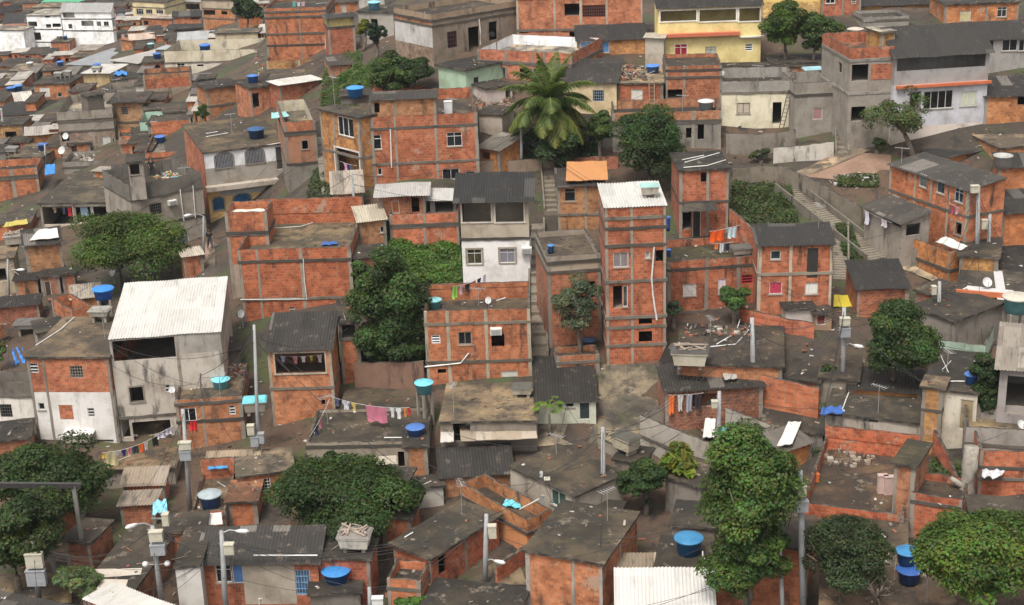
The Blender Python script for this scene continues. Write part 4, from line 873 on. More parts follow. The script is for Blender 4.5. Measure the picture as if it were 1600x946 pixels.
H('b109', 'house with black slab roof bearing rounded whitewash patches, lower left', (127,922), (206,926), (233,820), 960, 'rendered_house', 'brick', (.32,.11,.06), rc=(.1,.088,.075), ov=.08)
H('b110', 'white plastered house with a dark slab roof and pink cloth, lower left', (273,884), (312,882), (327,822), 960, 'plastered_house', 'plaster', (.56,.54,.5), .5, rc=(.09,.08,.068), ov=.1)
H('b113', 'brick shed with grey ribbed roof between the lower left trees', (60,808), (92,812), (106,779), 850, 'shed', roof='corr', rc=(.3,.29,.27), ra=.4, rise=.3)
H('b108', 'brick and grey house under a long patched dark ribbed roof, bottom', (309,881), (496,878), (534,822), 944, wall='brick', zones=[('brick',(.43,.13,.06),None)], roof='corr', rc=(.1,.093,.09), ra=1, rise=.7, ov=.2, wins=[g('F',337,883,362,911,c=(.03,.03,.03)), ('shut','F',363,881,380,912,{'c':(.07,.16,.36)}), gr('F',462,891,485,930,fc=(.2,.35,.52),c=(.1,.17,.26))], cc=False)
deco('b108', 'rendered_patch', 'F', 381, 884, 462, 944, .003, .014, 'plaster', (.36,.31,.25,.6))
H('b108b', 'brick block with a slab roof carrying an old tank box, bottom', (490,870), (577,872), (613,843), 944, wc=(.38,.1,.055), rc=(.1,.09,.075), ov=.12, zones=[('brick',(.38,.1,.055),None)])
H('b108c', 'dark concrete ledge under the large blue tank at the bottom', (484,926), (562,922), (570,893), 962, 'concrete_house', 'concrete', (.16,.14,.12), rc=(.08,.07,.06), dr=-.3)
H('b111', 'shed with a bright white ribbed roof at the bottom left edge', (137,936), (235,974), (176,913), 1000, 'shed', roof='corr', rc=(.8,.78,.74), ra=.08)
H('b112', 'shed with a dark ribbed roof at the bottom left corner', (-60,966), (64,992), (0,925), 1000, 'shed', roof='corr', rc=(.08,.074,.07), ra=.4)
H('b128', 'house with a worn grey tile roof behind the bright white roof', (941,892), (1066,890), (1040,866), 940, roof='corr', rc=(.3,.26,.21), ra=1, rise=.1, wc=(.4,.12,.06))
H('b127', 'brick house with a bright white ribbed roof at the bottom edge', (968,958), (1112,958), (1072,890), 1010, roof='corr', rc=(.8,.78,.76), ra=.04, rise=.9, ov=.25)
H('b129', 'black slab roof house at the bottom edge, left of the white ribbed roof', (640,985), (790,1000), (746,911), 1020, 'concrete_house', 'concrete', rc=(.075,.067,.058))
# ------------------------------------------------------------------ builders for everything that is not a house
def on(u, v, key=None, dz=0.0):
    """photo pixel -> point on a named roof deck, or on the ground"""
    if key is None: return hit(u, v)
    if isinstance(key, (int, float)):
        return at(u, v, key)
    h = HOUSES[key]; z = (h.deck if h.deck < h.zt - .15 else h.zt) + dz
    return h.M @ h.top(u, v, z)
def mpp(p): return (p - CAM).length / F           # metres per photo pixel at a point
def lab(kind, loc, label, cat, group=None, rz=0.0): return empty(kind, loc, rz, label, cat, group)

# ---- foliage
def leaf_mesh(pts, nrm, size, tones, R, asp=1.6):
    n = len(pts); g = np.random.default_rng(R.randrange(1 << 30))
    nrm = nrm + g.normal(0, .55, (n, 3)); nrm /= np.linalg.norm(nrm, axis=1)[:, None] + 1e-9
    t = np.cross(nrm, g.normal(0, 1, (n, 3))); t /= np.linalg.norm(t, axis=1)[:, None] + 1e-9
    b = np.cross(nrm, t); s = (size * g.uniform(.6, 1.35, n))[:, None]
    v = np.empty((n, 4, 3)); v[:, 0] = pts - t * s * asp / 2; v[:, 1] = pts - b * s / 2 + nrm * s * .12; v[:, 2] = pts + t * s * asp / 2; v[:, 3] = pts + b * s / 2 + nrm * s * .12
    me = bpy.data.meshes.new('foliage'); me.vertices.add(n * 4); me.vertices.foreach_set('co', v.reshape(-1))
    me.loops.add(n * 4); me.loops.foreach_set('vertex_index', np.arange(n * 4, dtype=np.int32))
    me.polygons.add(n); me.polygons.foreach_set('loop_start', np.arange(n, dtype=np.int32) * 4)
    me.update(calc_edges=True)
    a = me.attributes.new('tone', 'FLOAT_COLOR', 'FACE')
    c = np.ones((n, 4)); c[:, :3] = tones; a.data.foreach_set('color', c.reshape(-1))
    return me
def clump_points(cx, rad, nclump, nleaf, R, cr=(.55, 1.0), low=-.5, hollow=.55):
    g = np.random.default_rng(R.randrange(1 << 30)); P, Nn, T = [], [], []
    rad = np.array(rad); mean = rad.mean()
    lump = g.normal(0, 1, (7, 3)); lump /= np.linalg.norm(lump, axis=1)[:, None]; amp = g.uniform(-.38, .34, 7)
    per = max(8, nleaf // nclump)
    K = 7; LC = []
    for i in range(K):
        q = g.normal(0, 1, 3); q /= np.linalg.norm(q); q[2] = q[2] * .8 + .05; LC.append((q * g.uniform(.42, .62), g.uniform(.4, .62)))
    LC.append((np.array([0, 0, .1]), .62))
    for i in range(nclump):
        d_ = g.normal(0, 1, 3); d_ /= np.linalg.norm(d_)
        if d_[2] < low: d_[2] = -d_[2] * .6
        q = 1 + sum(a * max(0, float(l @ d_)) ** 2 for l, a in zip(lump, amp))
        rr = g.uniform(hollow, 1) ** .7 * q
        lc, lr = LC[i % len(LC)]; c = (lc + d_ * lr * (.55 + .45 * rr)) * rad * .9
        r = g.uniform(cr[0] * .75, cr[1] * 1.1) * mean * .28; c = c * (1.12 if g.random() < .12 else 1)
        n = max(6, int(per * (r / (mean * .24)) ** 2))
        e = g.normal(0, 1, (n, 3)); e /= np.linalg.norm(e, axis=1)[:, None]
        e[:, 2] = np.abs(e[:, 2]) * np.where(g.random(n) < .75, 1, -1)
        p = c + e * r * np.array([1.15, 1.15, .8]) * g.uniform(.5, 1.05, n)[:, None] ** .6
        P.append(p); Nn.append(e * .8 + np.array([0, 0, .75]) + d_ * .3)
        ct = g.uniform(.62, 1.5); hue = g.uniform(-.12, .1)
        t = np.stack([ct * (1 + hue) * g.uniform(.65, 1.4, n), ct * g.uniform(.75, 1.3, n), ct * (1 - hue) * g.uniform(.6, 1.4, n)], 1)
        T.append(t)
    return np.concatenate(P) + np.array(cx), np.concatenate(Nn), np.concatenate(T)
def tree(kind, label, box, base, col, n=9000, leaf=.2, clumps=70, group='trees among the houses', trunk=.16, lean=0.0, hollow=.55, bare=False, squash=1.0, cr=(.6, 1.15), cat='tree', limbs=6, dr=0.0):
    R = rnd(label); u0, v0, u1, v1 = box
    P = hit(*base); r = rng(P) + dr; P = at_range(base[0], base[1], r); P.z = gz(P.x, P.y)
    C = at_range((u0 + u1) / 2, (v0 + v1) / 2, r); s = mpp(C)
    rx = (u1 - u0) / 2 * s; hh = (v1 - v0) / 2 * s; dep = math.asin((CAM.z - C.z) / (C - CAM).length); ry = rx * .85 * squash
    rz = math.sqrt(max((hh * .5) ** 2, hh ** 2 - (ry * math.sin(dep)) ** 2)) / math.cos(dep)
    root = lab(kind, P, label, cat, group)
    c = C - P; mb = MB()
    top = max(c.z - rz * .1, .5)
    mid = Vector((c.x * .45 + R.uniform(-.2, .2), c.y * .45, top * .55)); tip = Vector((c.x, c.y, top))
    mb.tube([(0, 0, -.4), tuple(mid * .5 + Vector((R.uniform(-.1, .1), 0, 0))), tuple(mid), tuple(tip)], [trunk * 1.3, trunk, trunk * .85, trunk * .4], 8)
    for i in range(limbs):
        a = i * 2.4 + R.random(); e = Vector((c.x + math.cos(a) * rx * .7, c.y + math.sin(a) * ry * .7, c.z + R.uniform(-.2, .6) * rz)); st = mid.lerp(tip, R.random() * .8)
        m_ = st.lerp(e, .5) + Vector((0, 0, R.uniform(-.1, .3)))
        mb.tube([tuple(st), tuple(m_), tuple(e)], [trunk * .5, trunk * .3, trunk * .1], 5)
        if bare:
            for k in range(5):
                q = m_.lerp(e, R.random()); e2 = q + Vector((R.uniform(-1, 1) * rx * .4, R.uniform(-1, 1) * ry * .4, R.uniform(.2, .9) * rz * .6)); mb.tube([tuple(q), tuple(e2)], [trunk * .14, trunk * .05], 4)
    mb.build('trunk', 'bark', root, (.16, .13, .1), True)
    if n:
        p, nn, t = clump_points(tuple(c), (rx, ry, rz), clumps, n, R, cr=cr, hollow=hollow)
        me = leaf_mesh(p, nn, leaf, t, R); link('crown', me, 'leaf', root, tuple(c_ * q_ for c_, q_ in zip(col, (.98, 1.02, .98))))
    return root
def cover(name, label, corners, n, col, leaf=.2, hgt=.5, cat='ground cover', R=None):
    """leafy growth on the slope inside four photo pixels"""
    R = rnd(label); g = np.random.default_rng(R.randrange(1 << 30)); c = [hit(*q) for q in corners]
    s, t = g.random(n), g.random(n)
    x = (c[0].x * (1 - s) + c[1].x * s) * (1 - t) + (c[3].x * (1 - s) + c[2].x * s) * t
    y = (c[0].y * (1 - s) + c[1].y * s) * (1 - t) + (c[3].y * (1 - s) + c[2].y * s) * t
    hx = .5 + .5 * np.sin(x * 1.9 + 1) * np.sin(y * 2.3 + 2); z = np.array([gz(a, b) for a, b in zip(x, y)]) + g.random(n) ** .6 * hgt * (.35 + hx)
    tn = np.stack([g.uniform(.6, 1.4, n), g.uniform(.7, 1.3, n), g.uniform(.6, 1.3, n)], 1) * (.75 + .5 * hx[:, None])
    me = leaf_mesh(np.stack([x, y, z], 1), np.tile([0, -.3, 1.0], (n, 1)), leaf, tn, R)
    return tag(link(name, me, 'leaf', None, tuple(c_ * 1.1 for c_ in col)), label, cat, kind='stuff')

# ---- water tanks
BLUE, CYAN, BOXC = (.03, .12, .36), (.16, .45, .52), (.42, .39, .33)
def tank(label, u, v, w, h, key=None, col=BLUE, lid=True, lidcol=None, dz=0.0, open_=False, group='round water tanks on the roofs', cat='water tank', stand=0.0):
    p = on(u, v, key, dz); s = mpp(p); r = w * s / 2; dep = math.asin((CAM.z - p.z) / (p - CAM).length); H_ = max(.3, (h * s - 2 * r * math.sin(dep) * .9) / math.cos(dep))
    H_ = max(H_, r * .75)
    t = lab('water_tank', p + Vector((0, 0, 0)), label, cat, group, rnd(label).random() * 6)
    mb = MB(); z0 = stand
    mb.lathe([(r * .8, z0), (r * .84, z0 + H_ * .3), (r * .86, z0 + H_ * .31), (r * .93, z0 + H_ * .85), (r * 1.0, z0 + H_ * .87), (r * 1.0, z0 + H_ * .95)] + ([(r * .93, z0 + H_ * .95), (r * .9, z0 + H_ * .7)] if open_ else []), 28)
    mb.build('tank_body', 'plastic', t, col, True)
    if lid:
        lc = lidcol or tuple(min(1, c * 1.5 + .02) for c in col); mb = MB()
        mb.lathe([(r * 1.06, z0 + H_ * .9), (r * 1.08, z0 + H_ * .97), (r * 1.0, z0 + H_ * 1.01), (r * .55, z0 + H_ * 1.01 + r * .13), (r * .12, z0 + H_ * 1.01 + r * .2)], 28, wob=lambda j, q: 1 + (.025 if j % 4 == 0 and q < r * 1.04 else 0))
        mb.build('lid', 'plastic', t, lc, False)
    if stand:
        for sx, sy in ((-1, -1), (1, -1), (1, 1), (-1, 1)):
            mb = MB(); mb.box(sx * r * .55 - .07, sx * r * .55 + .07, sy * r * .55 - .07, sy * r * .55 + .07, 0, stand); mb.build('leg', 'concrete', t, CO)
    return t
def boxtank(label, u, v, w, h, key=None, col=BOXC, lid=(.1, .095, .08), dz=0.0, rz=None, legs=.25, junk=False):
    p = on(u, v, key, dz); s = mpp(p); wx = w * s / 2; wy = wx * .72; H_ = max(.35, h * s * .75 - legs)
    rz = HOUSES[key].yaw if key in HOUSES and rz is None else (rz or 0)
    t = lab('box_water_tank', p, label, 'water tank', 'old box shaped water tanks', rz)
    mb = MB(); a, b = .86, 1.0
    mb.hexa([(-wx * a, -wy * a, legs), (wx * a, -wy * a, legs), (wx * a, wy * a, legs), (-wx * a, wy * a, legs), (-wx * b, -wy * b, legs + H_), (wx * b, -wy * b, legs + H_), (wx * b, wy * b, legs + H_), (-wx * b, wy * b, legs + H_)])
    mb.box(-wx * 1.05, wx * 1.05, -wy * 1.05, wy * 1.05, legs + H_ * .86, legs + H_ - .005)
    mb.build('tank_body', 'concrete', t, col + (.6,))
    mb = MB(); mb.hexa([(-wx * 1.1, -wy * 1.1, legs + H_), (wx * 1.1, -wy * 1.1, legs + H_), (wx * 1.1, wy * 1.1, legs + H_), (-wx * 1.1, wy * 1.1, legs + H_), (-wx * .95, -wy * .95, legs + H_ + .1), (wx * .95, -wy * .95, legs + H_ + .1), (wx * .95, wy * .95, legs + H_ + .1), (-wx * .95, wy * .95, legs + H_ + .1)])
    mb.build('lid', 'concrete', t, lid + (.6,))
    for sx in (-1, 1):
        mb = MB(); mb.box(sx * wx * .6 - .09, sx * wx * .6 + .09, -wy * .7, wy * .7, -.02, legs); mb.build('leg', 'concrete', t, CO)
    if junk:
        R = rnd(label); mb = MB()
        for i in range(14): mb.bar((R.uniform(-wx, wx), R.uniform(-wy, wy), legs + H_ + .14), (R.uniform(-wx, wx), R.uniform(-wy, wy), legs + H_ + R.uniform(.15, .4)), .09, .05)
        o_ = mb.build('debris', 'wood', None, (.35, .28, .22)); o_.location = p; o_.rotation_euler = (0, 0, rz); tag(o_, 'broken boards heaped on the ' + label, 'debris', kind='stuff')
    return t
def dish(label, u, v, w, key=None, face=(-.3, -.8, .5), mast=.7, dz=0.0, col=(.55, .55, .54)):
    p = on(u, v, key, dz); s = mpp(p); r = w * s / 2
    t = lab('satellite_dish', p, label, 'satellite dish', 'satellite dishes on the roofs')
    mb = MB(); mb.tube([(0, 0, -.05), (0, 0, mast)], .025, 6); mb.build('mast', 'metal', t, (.4, .4, .4))
    f = Vector(face).normalized(); q = f.to_track_quat('Z', 'Y').to_matrix(); mb = MB(); n = 22
    for k in range(6):
        rr = r * k / 5
        for j in range(n):
            a = 2 * math.pi * j / n; mb.v.append(tuple(q @ Vector((rr * math.cos(a), rr * math.sin(a), .28 * rr * rr / r)) + Vector((0, 0, mast))))
    for k in range(5):
        for j in range(n): mb.f.append((k * n + j, k * n + (j + 1) % n, (k + 1) * n + (j + 1) % n, (k + 1) * n + j)); mb.m.append(0)
    mb.build('reflector', 'plain', t, col, True)
    mb = MB(); mb.tube([tuple(q @ Vector((0, -r * .9, .2 * r)) + Vector((0, 0, mast))), tuple(q @ Vector((0, -r * .1, r * .85)) + Vector((0, 0, mast)))], .018, 5); mb.build('feed_arm', 'metal', t, (.3, .3, .3))
    return t

# ---- poles and wires
PT = {}
def pole(key, label, ut, vt_, ub, vb, r=.13, boxes=(), lamp=None, col=(.33, .335, .34), cat='utility pole', group='utility poles between the houses', cross=False, D=None, globes=False):
    B = hit(ub, vb); rr = rng(B); T = at_range(ut, vt_, rr); B = at_range(ub, vb, rr); B.z = min(B.z, gz(B.x, B.y)); s = mpp(T)
    t = lab('utility_pole', B, label, cat, group); L = T - B; mb = MB()
    mb.tube([(0, 0, -.3), tuple(L * .5), tuple(L)], [r * 1.25, r * 1.05, r * .8], 12); mb.build('shaft', 'concrete', t, col + (.35,), True)
    for (u, v, w, hgt, c) in boxes:
        q = at_range(u, v, rr - .35) - B; mb = MB(); bw, bh = w * s / 2, hgt * s / 2
        mb.box(q.x - bw, q.x + bw, q.y - .16, q.y + .16, q.z - bh, q.z + bh); mb.box(q.x - bw * 1.06, q.x + bw * 1.06, q.y - .19, q.y + .19, q.z + bh, q.z + bh + .05); mb.box(q.x + bw * .3, q.x + bw * .7, q.y - .175, q.y - .15, q.z - bh * .7, q.z - bh * .3)
        b = mb.build('meter_box', 'plain', t, c)
        mb = MB(); ax = L * ((q.z) / L.z) if L.z else q
        mb.bar((q.x, q.y + .1, q.z), (ax.x, ax.y, ax.z), .06); mb.build('bracket', 'metal', b, (.2, .2, .2))
    if lamp:
        u, v = lamp; q = at_range(u, v, rr - .3) - B; k = max(0, min(1, (q.z - .15) / L.z)); a = L * k; mb = MB()
        mb.tube([tuple(a), tuple(a.lerp(q, .5) + Vector((0, 0, .12))), tuple(q)], .03, 6); arm = mb.build('lamp_arm', 'metal', t, (.4, .4, .4))
        dd = (q - a); dd.z = 0; dd = dd.normalized() if dd.length > .01 else Vector((1, 0, 0)); mb = MB()
        mb.tube([tuple(q - dd * .1), tuple(q + dd * .12), tuple(q + dd * .4), tuple(q + dd * .55)], [.06, .11, .12, .04], 8); mb.build('lamp_head', 'plain', arm, (.62, .62, .6), True)
    if globes:
        for sx in (-1, 1):
            mb = MB(); q = L * .55; mb.tube([tuple(q), (q.x + sx * .45, q.y - .1, q.z + .1)], .025, 5); arm = mb.build('lamp_arm', 'metal', t, (.4, .4, .4))
            mb = MB(); mb.lathe([(.02, -.16), (.13, -.1), (.16, 0), (.13, .1), (.02, .16)], 14, c=(q.x + sx * .55, q.y - .1, q.z + .1)); mb.build('lamp_globe', 'plain', arm, (.62, .62, .6), True)
    if cross:
        mb = MB(); q = L * .97; mb.bar((q.x - .6, q.y, q.z), (q.x + .6, q.y, q.z), .08); mb.build('crossarm', 'metal', t, (.25, .22, .2))
    PT[key] = B + L * .97
    return t
def wire(label, a, b, sag=.5, r=.016, col=(.02, .02, .02), n=12):
    A = PT[a] if isinstance(a, str) else a; B = PT[b] if isinstance(b, str) else b; mb = MB()
    mb.tube([tuple(A.lerp(B, i / n) - A - Vector((0, 0, 4 * sag * (i / n) * (1 - i / n)))) for i in range(n + 1)], r, 4)
    o_ = mb.build('power_line', 'plain', None, col); o_.location = A
    return tag(o_, label, 'cable', 'cables strung between the poles')
def pipe(label, pts, r=.035, col=(.66, .65, .62), cat='pipe', kind='water_pipe', group='loose pipes on the houses'):
    o0 = pts[0]; mb = MB(); mb.tube([tuple(p - o0) for p in pts], r, 6); o_ = mb.build(kind, 'plastic', None, col); o_.location = o0
    return tag(o_, label, cat, group)
def rpipe(label, key, px, dz=.05, **k): return pipe(label, [on(u, v, key, dz) for u, v in px], **k)
def fpipe(label, key, f, px, off=.06, **k):
    h = HOUSES[key]; out = []
    for u, v in px:
        s, z = h.px(f, u, v); out.append(h.M @ Vector({'F': (s, -off, z), 'R': (h.W + off, s, z), 'L': (-off, s, z)}[f]))
    return pipe(label, out, **k)

# ---- washing
def washing(label, A, B, items, sag=.2, post=None):
    """a line between two points with garments hung from it: (fraction, width, drop, colour, what)"""
    pts = [A.lerp(B, i / 10) - Vector((0, 0, 4 * sag * (i / 10) * (1 - i / 10))) for i in range(11)]
    pipe(label, pts, r=.012, col=(.5, .5, .48), kind='clothes_line', cat='clothes line', group='clothes lines')
    dx = (B - A); dx.z = 0; Ln = dx.length; dx.normalize(); nx = Vector((-dx.y, dx.x, 0))
    for (fq, w_, dp, col, txt) in items:
        R = rnd(txt); P = A.lerp(B, fq) - Vector((0, 0, 4 * sag * fq * (1 - fq))); kind = 'hanging_cloth'
        cut = 'shirt' in txt; m = 10; rows = 6; mb = MB()
        for j in range(rows + 1):
            y = j / rows; ww = w_ * (1.0 if not cut or y < .35 else .68) * (1 - .04 * y); drop = dp * y
            for i in range(m + 1):
                x = (i / m - .5) * ww; f = .05 * math.sin(i * 1.3 + R.random() * .3 + j * .25) * (.3 + y) + .08 * y * math.sin(R.random() + j * .4)
                mb.v.append(tuple(dx * x + nx * f + Vector((0, 0, -drop * (1 + .05 * math.sin(i * .9))))))
        for j in range(rows):
            for i in range(m): a = j * (m + 1) + i; mb.f.append((a, a + 1, a + m + 2, a + m + 1)); mb.m.append(0)
        o_ = mb.build(kind, 'fabric', None, col, True); o_.location = P
        tag(o_, txt, 'washing', 'washing hung out to dry')

# ---- walls, stairs, paved strips
def wall_path(name, label, pts, h, t=.2, mat='concrete', col=(.22, .19, .15), st=.9, cat='wall', tops=None, down=1.2, group='boundary and retaining walls', jit=.04):
    """a free wall following ground points (photo pixels); tops: heights per point"""
    P = []
    for i, q in enumerate(pts):
        if len(q) == 3: a = q
        P.append((hit(q[0], q[1]), tops[i] if tops else h))
    R = rnd(label); S = []
    for i in range(len(P) - 1):
        a, b = P[i][0], P[i + 1][0]; n = max(1, int((b - a).length / .5))
        for k in range(n + (i == len(P) - 2)):
            q = k / n; c = a.lerp(b, q); S.append((c, P[i][1] * (1 - q) + P[i + 1][1] * q))
    mb = MB(); o0 = S[0][0]
    for i, (c, hh) in enumerate(S):
        d_ = (S[min(i + 1, len(S) - 1)][0] - S[max(i - 1, 0)][0]); d_.z = 0; d_.normalize(); n_ = Vector((-d_.y, d_.x, 0)) * t / 2
        zt = c.z + hh + R.uniform(-jit, jit) - o0.z; zb = min(c.z, gz(c.x, c.y)) - down - o0.z; e = c - o0
        mb.v += [(e.x - n_.x, e.y - n_.y, zb), (e.x - n_.x, e.y - n_.y, zt), (e.x + n_.x, e.y + n_.y, zt), (e.x + n_.x, e.y + n_.y, zb)]
    for i in range(len(S) - 1):
        a, b = 4 * i, 4 * i + 4; mb.f += [(a, b, b + 1, a + 1), (a + 1, b + 1, b + 2, a + 2), (a + 2, b + 2, b + 3, a + 3)]; mb.m += [0, 1, 0]
    mb.f += [(0, 1, 2, 3), tuple(4 * len(S) - 4 + q for q in (3, 2, 1, 0))]; mb.m += [0, 0]
    o_ = mb.build(name, (mat, 'mould'), None, col + (st,)); o_.location = o0
    return tag(o_, label, cat, group, 'thing')
def stairs(label, p0, p1, width, rise=.15, side=True, col=(.2, .17, .13), lift=.1, n=None, wallh=.5):
    A, B = hit(*p0), hit(*p1); d_ = B - A; Lh = math.hypot(d_.x, d_.y); n = n or max(6, int(abs(d_.z) / rise)); ex = Vector((d_.x, d_.y, 0)).normalized(); ey = Vector((-ex.y, ex.x, 0)); yaw = math.atan2(ex.y, ex.x)
    root = lab('staircase', A, label, 'staircase', 'outdoor stairs', yaw); mb = MB(); z = lift
    for i in range(n):
        x0, x1 = Lh * i / n, Lh * (i + 1) / n; g0 = A + ex * x0; g1 = A + ex * x1
        want = A.z + d_.z * (i + 1) / n; z = want - A.z + lift
        mb.box(x0, x1 + .03, -width / 2, width / 2, z - 1.3, z)
    mb.build('flight', 'concrete', root, col + (.8,))
    if side:
        for sg in (-1, 1):
            mb = MB(); y = sg * (width / 2 + .07)
            mb.hexa([(0, y - .06, -1.2), (Lh, y - .06, d_.z - 1.2), (Lh, y + .06, d_.z - 1.2), (0, y + .06, -1.2), (0, y - .06, lift + wallh), (Lh, y - .06, d_.z + lift + wallh), (Lh, y + .06, d_.z + lift + wallh), (0, y + .06, lift + wallh)])
            mb.build('side_wall', 'concrete', root, (.17, .15, .12, .9))
    return root
def paved(name, corners, col, mat='roof', dz=.06, ra=.5):
    c = [hit(*q) for q in corners]; n = 14; mb = MB(); o0 = c[0]
    for j in range(n + 1):
        for i in range(n + 1):
            s, t = i / n, j / n; p = c[0].lerp(c[1], s).lerp(c[3].lerp(c[2], s), t); z = max(p.z, gz(p.x, p.y)) + dz
            mb.v.append((p.x - o0.x, p.y - o0.y, z - o0.z))
    for j in range(n):
        for i in range(n): a = j * (n + 1) + i; mb.f.append((a, a + 1, a + n + 2, a + n + 1)); mb.m.append(0)
    o_ = mb.build(name, mat, None, col + (ra,), True); o_.location = o0
    return tag(o_, kind='structure')
def rubble(label, key, box, n, cols=((.24, .19, .14), (.3, .11, .06), (.4, .36, .31), (.08, .07, .06)), big=.5):
    """a heap of broken boards, bricks and sheets inside a photo rectangle on a roof or the ground"""
    R = rnd(label); mb = MB(); o0 = on((box[0] + box[2]) / 2, (box[1] + box[3]) / 2, key)
    for i in range(n):
        for _ in range(9):
            p = on(R.uniform(box[0], box[2]), R.uniform(box[1], box[3]), key)
            if key not in HOUSES: break
            q_ = HOUSES[key].inv @ p
            if .15 < q_.x < HOUSES[key].W - .15 and .15 < q_.y < HOUSES[key].L - .15: break
        else: continue
        p = p - o0; a = R.random() * 6.28; l = big * R.uniform(.2, .95)
        if R.random() < .6: mb.bar(tuple(p + Vector((0, 0, .04 + R.random() * .1))), tuple(p + Vector((math.cos(a) * l, math.sin(a) * l, .05 + R.random() * .35))), R.uniform(.05, .14), .03, R.randrange(4))
        else:
            w_ = R.uniform(.06, .2); mb.box(p.x - w_, p.x + w_, p.y - w_, p.y + w_, p.z - .02, p.z + R.uniform(.06, .22), R.randrange(4))
    me = bpy.data.meshes.new('rubble'); me.from_pydata(mb.v, [], mb.f)
    o_ = link('rubble', me, 'wood', None, (1, 1, 1, 1))
    me.materials.clear()
    for i, c in enumerate(cols): me.materials.append(tint_mat(c))
    me.polygons.foreach_set('material_index', mb.m); o_.location = o0
    return tag(o_, label, 'rubble', kind='stuff')
_TM = {}
def tint_mat(c):
    if c not in _TM:
        m, t, b = new_mat('debris_colour'); v = coords(t)[1]
        t.links.new(mixc(t, ramp(t, noise(t, v, 3.0, 4), .4, .7), c, tuple(q * .55 for q in c)), b.inputs['Base Color']); b.inputs['Roughness'].default_value = .9; _TM[c] = m
    return _TM[c]
def slab(name, label, key, px, mat, col, cat, dz=.05, th=.04, group=None, warp=.03, h2=0.0):
    """a flat sheet, board, tarpaulin or awning whose corners are photo pixels on a roof plane; h2 lifts its far edge"""
    P = [on(u, v, key, dz) for u, v in px]; o0 = P[0]; R = rnd(label); n = 6; mb = MB()
    for top in (0, 1):
        for j in range(n + 1):
            for i in range(n + 1):
                p = P[0].lerp(P[1], i / n).lerp(P[3].lerp(P[2], i / n), j / n) - o0
                mb.v.append((p.x, p.y, p.z + h2 * j / n + th * top + (warp * math.sin(i * 1.9 + j * 1.1 + len(label)))))
    m = (n + 1) ** 2
    for j in range(n):
        for i in range(n):
            a = j * (n + 1) + i; mb.f += [(a, a + n + 1, a + n + 2, a + 1), (m + a, m + a + 1, m + a + n + 2, m + a + n + 1)]; mb.m += [0, 0]
    ed = list(range(n + 1)) + [(n + 1) * j + n for j in range(1, n + 1)] + [(n + 1) * n + i for i in range(n - 1, -1, -1)] + [(n + 1) * j for j in range(n - 1, 0, -1)]
    for k in range(len(ed)): a, b = ed[k], ed[(k + 1) % len(ed)]; mb.f.append((a, b, m + b, m + a)); mb.m.append(0)
    o_ = mb.build(name, mat, None, col); o_.location = o0
    if name.startswith('painted'):
        h = HOUSES[key]; o_.parent = h.part_root; o_.location = h.inv @ o0; o_.rotation_euler = (0, 0, -h.yaw); return o_
    return tag(o_, label, cat, group)
# ------------------------------------------------------------------ trees and growth
G1, G2, G3, G4 = (.055, .085, .018), (.035, .06, .016), (.07, .1, .02), (.075, .09, .04)
tree('broad_tree', 'big round bushy tree in front of the grey rendered house', (88,330,285,442), (190,452), (.06,.088,.016), 39100, 0.12, 110)
tree('broad_tree', 'dark tall tree against the left wall of the orange washing terrace house', (550,384,668,600), (622,584), (.042,.068,.016), 39100, 0.12, 110)
tree('broad_tree', 'wide dark tree at the left edge behind the steel beam', (-20,678,190,812), (90,830), (.035,.056,.014), 39100, 0.114, 110)
tree('broad_tree', 'dark leafy tree at the left edge in front of the steel beam', (-40,775,100,905), (30,925), (.042,.062,.016), 27599, 0.114, 80)
tree('mango_tree', 'dense dark mango tree behind the long patched roof', (392,716,642,836), (520,850), (.036,.06,.014), 43700, 0.12, 120)
tree('broad_tree', 'round dark tree left of the two storey house with a mouldy roof', (953,165,1068,290), (1012,300), (.038,.064,.016), 32199, 0.12, 100)
tree('small_tree', 'loose light green tree between the palm and the round dark tree', (915,170,962,236), (938,262), (.06,.09,.022), 11500, 0.108, 40)
tree('broad_tree', 'leafy tree between the yellow house and the grey brick topped house', (1190,-2,1262,92), (1225,112), (.06,.095,.018), 20700, 0.12, 70)
tree('broad_tree', 'darker rounded tree touching the brick walled terrace with a pale tank', (1240,18,1308,94), (1272,116), (.05,.075,.018), 18400, 0.12, 70)
tree('sparse_tree', 'thin leaning tree in front of the pale grey house', (1345,130,1460,236), (1428,250), (.065,.085,.028), 9660, 0.102, 46, trunk=.2, hollow=.35, cr=(.4, .9), limbs=12)
tree('broad_tree', 'dense dark tree beside the pole with two boxes, right', (1334,466,1466,602), (1395,612), (.04,.066,.016), 34500, 0.114, 100)
tree('tall_tree', 'tall light green tree in front of the stained terrace deck', (1082,664,1246,905), (1168,985), (.058,.094,.019), 41400, 0.114, 120, hollow=.4)
tree('small_tree', 'compact dark bushy tree beside the broad grey brown roof', (965,704,1042,792), (1008,806), (.036,.062,.018), 18400, 0.102, 60)
tree('long_leaved_tree', 'yellow green plant with long leaves beside the compact dark tree', (1034,690,1092,766), (1066,790), (.13,.15,.02), 2600, .36, 40, cr=(.5, .9))
tree('feathery_tree', 'dark feathery tree between the two box poles at the lower right', (1238,806,1384,935), (1305,975), (.036,.05,.018), 34500, 0.084, 90)
tree('broad_tree', 'large round bright green tree in the lower right corner', (1438,782,1640,975), (1530,1000), (.068,.105,.018), 59799, 0.114, 150)
tree('thin_tree', 'thin grey green tree growing against the brick wall left of the tower', (868,425,944,532), (905,548), (.085,.1,.06), 9660, 0.09, 50, hollow=.3, dr=-1.2)
tree('shrub', 'bright green bush below the washing window right of the tower', (1120,442,1174,492), (1148,498), (.06,.1,.022), 8280, 0.096, 40, cat='shrub', group='shrubs among the houses', dr=-1)
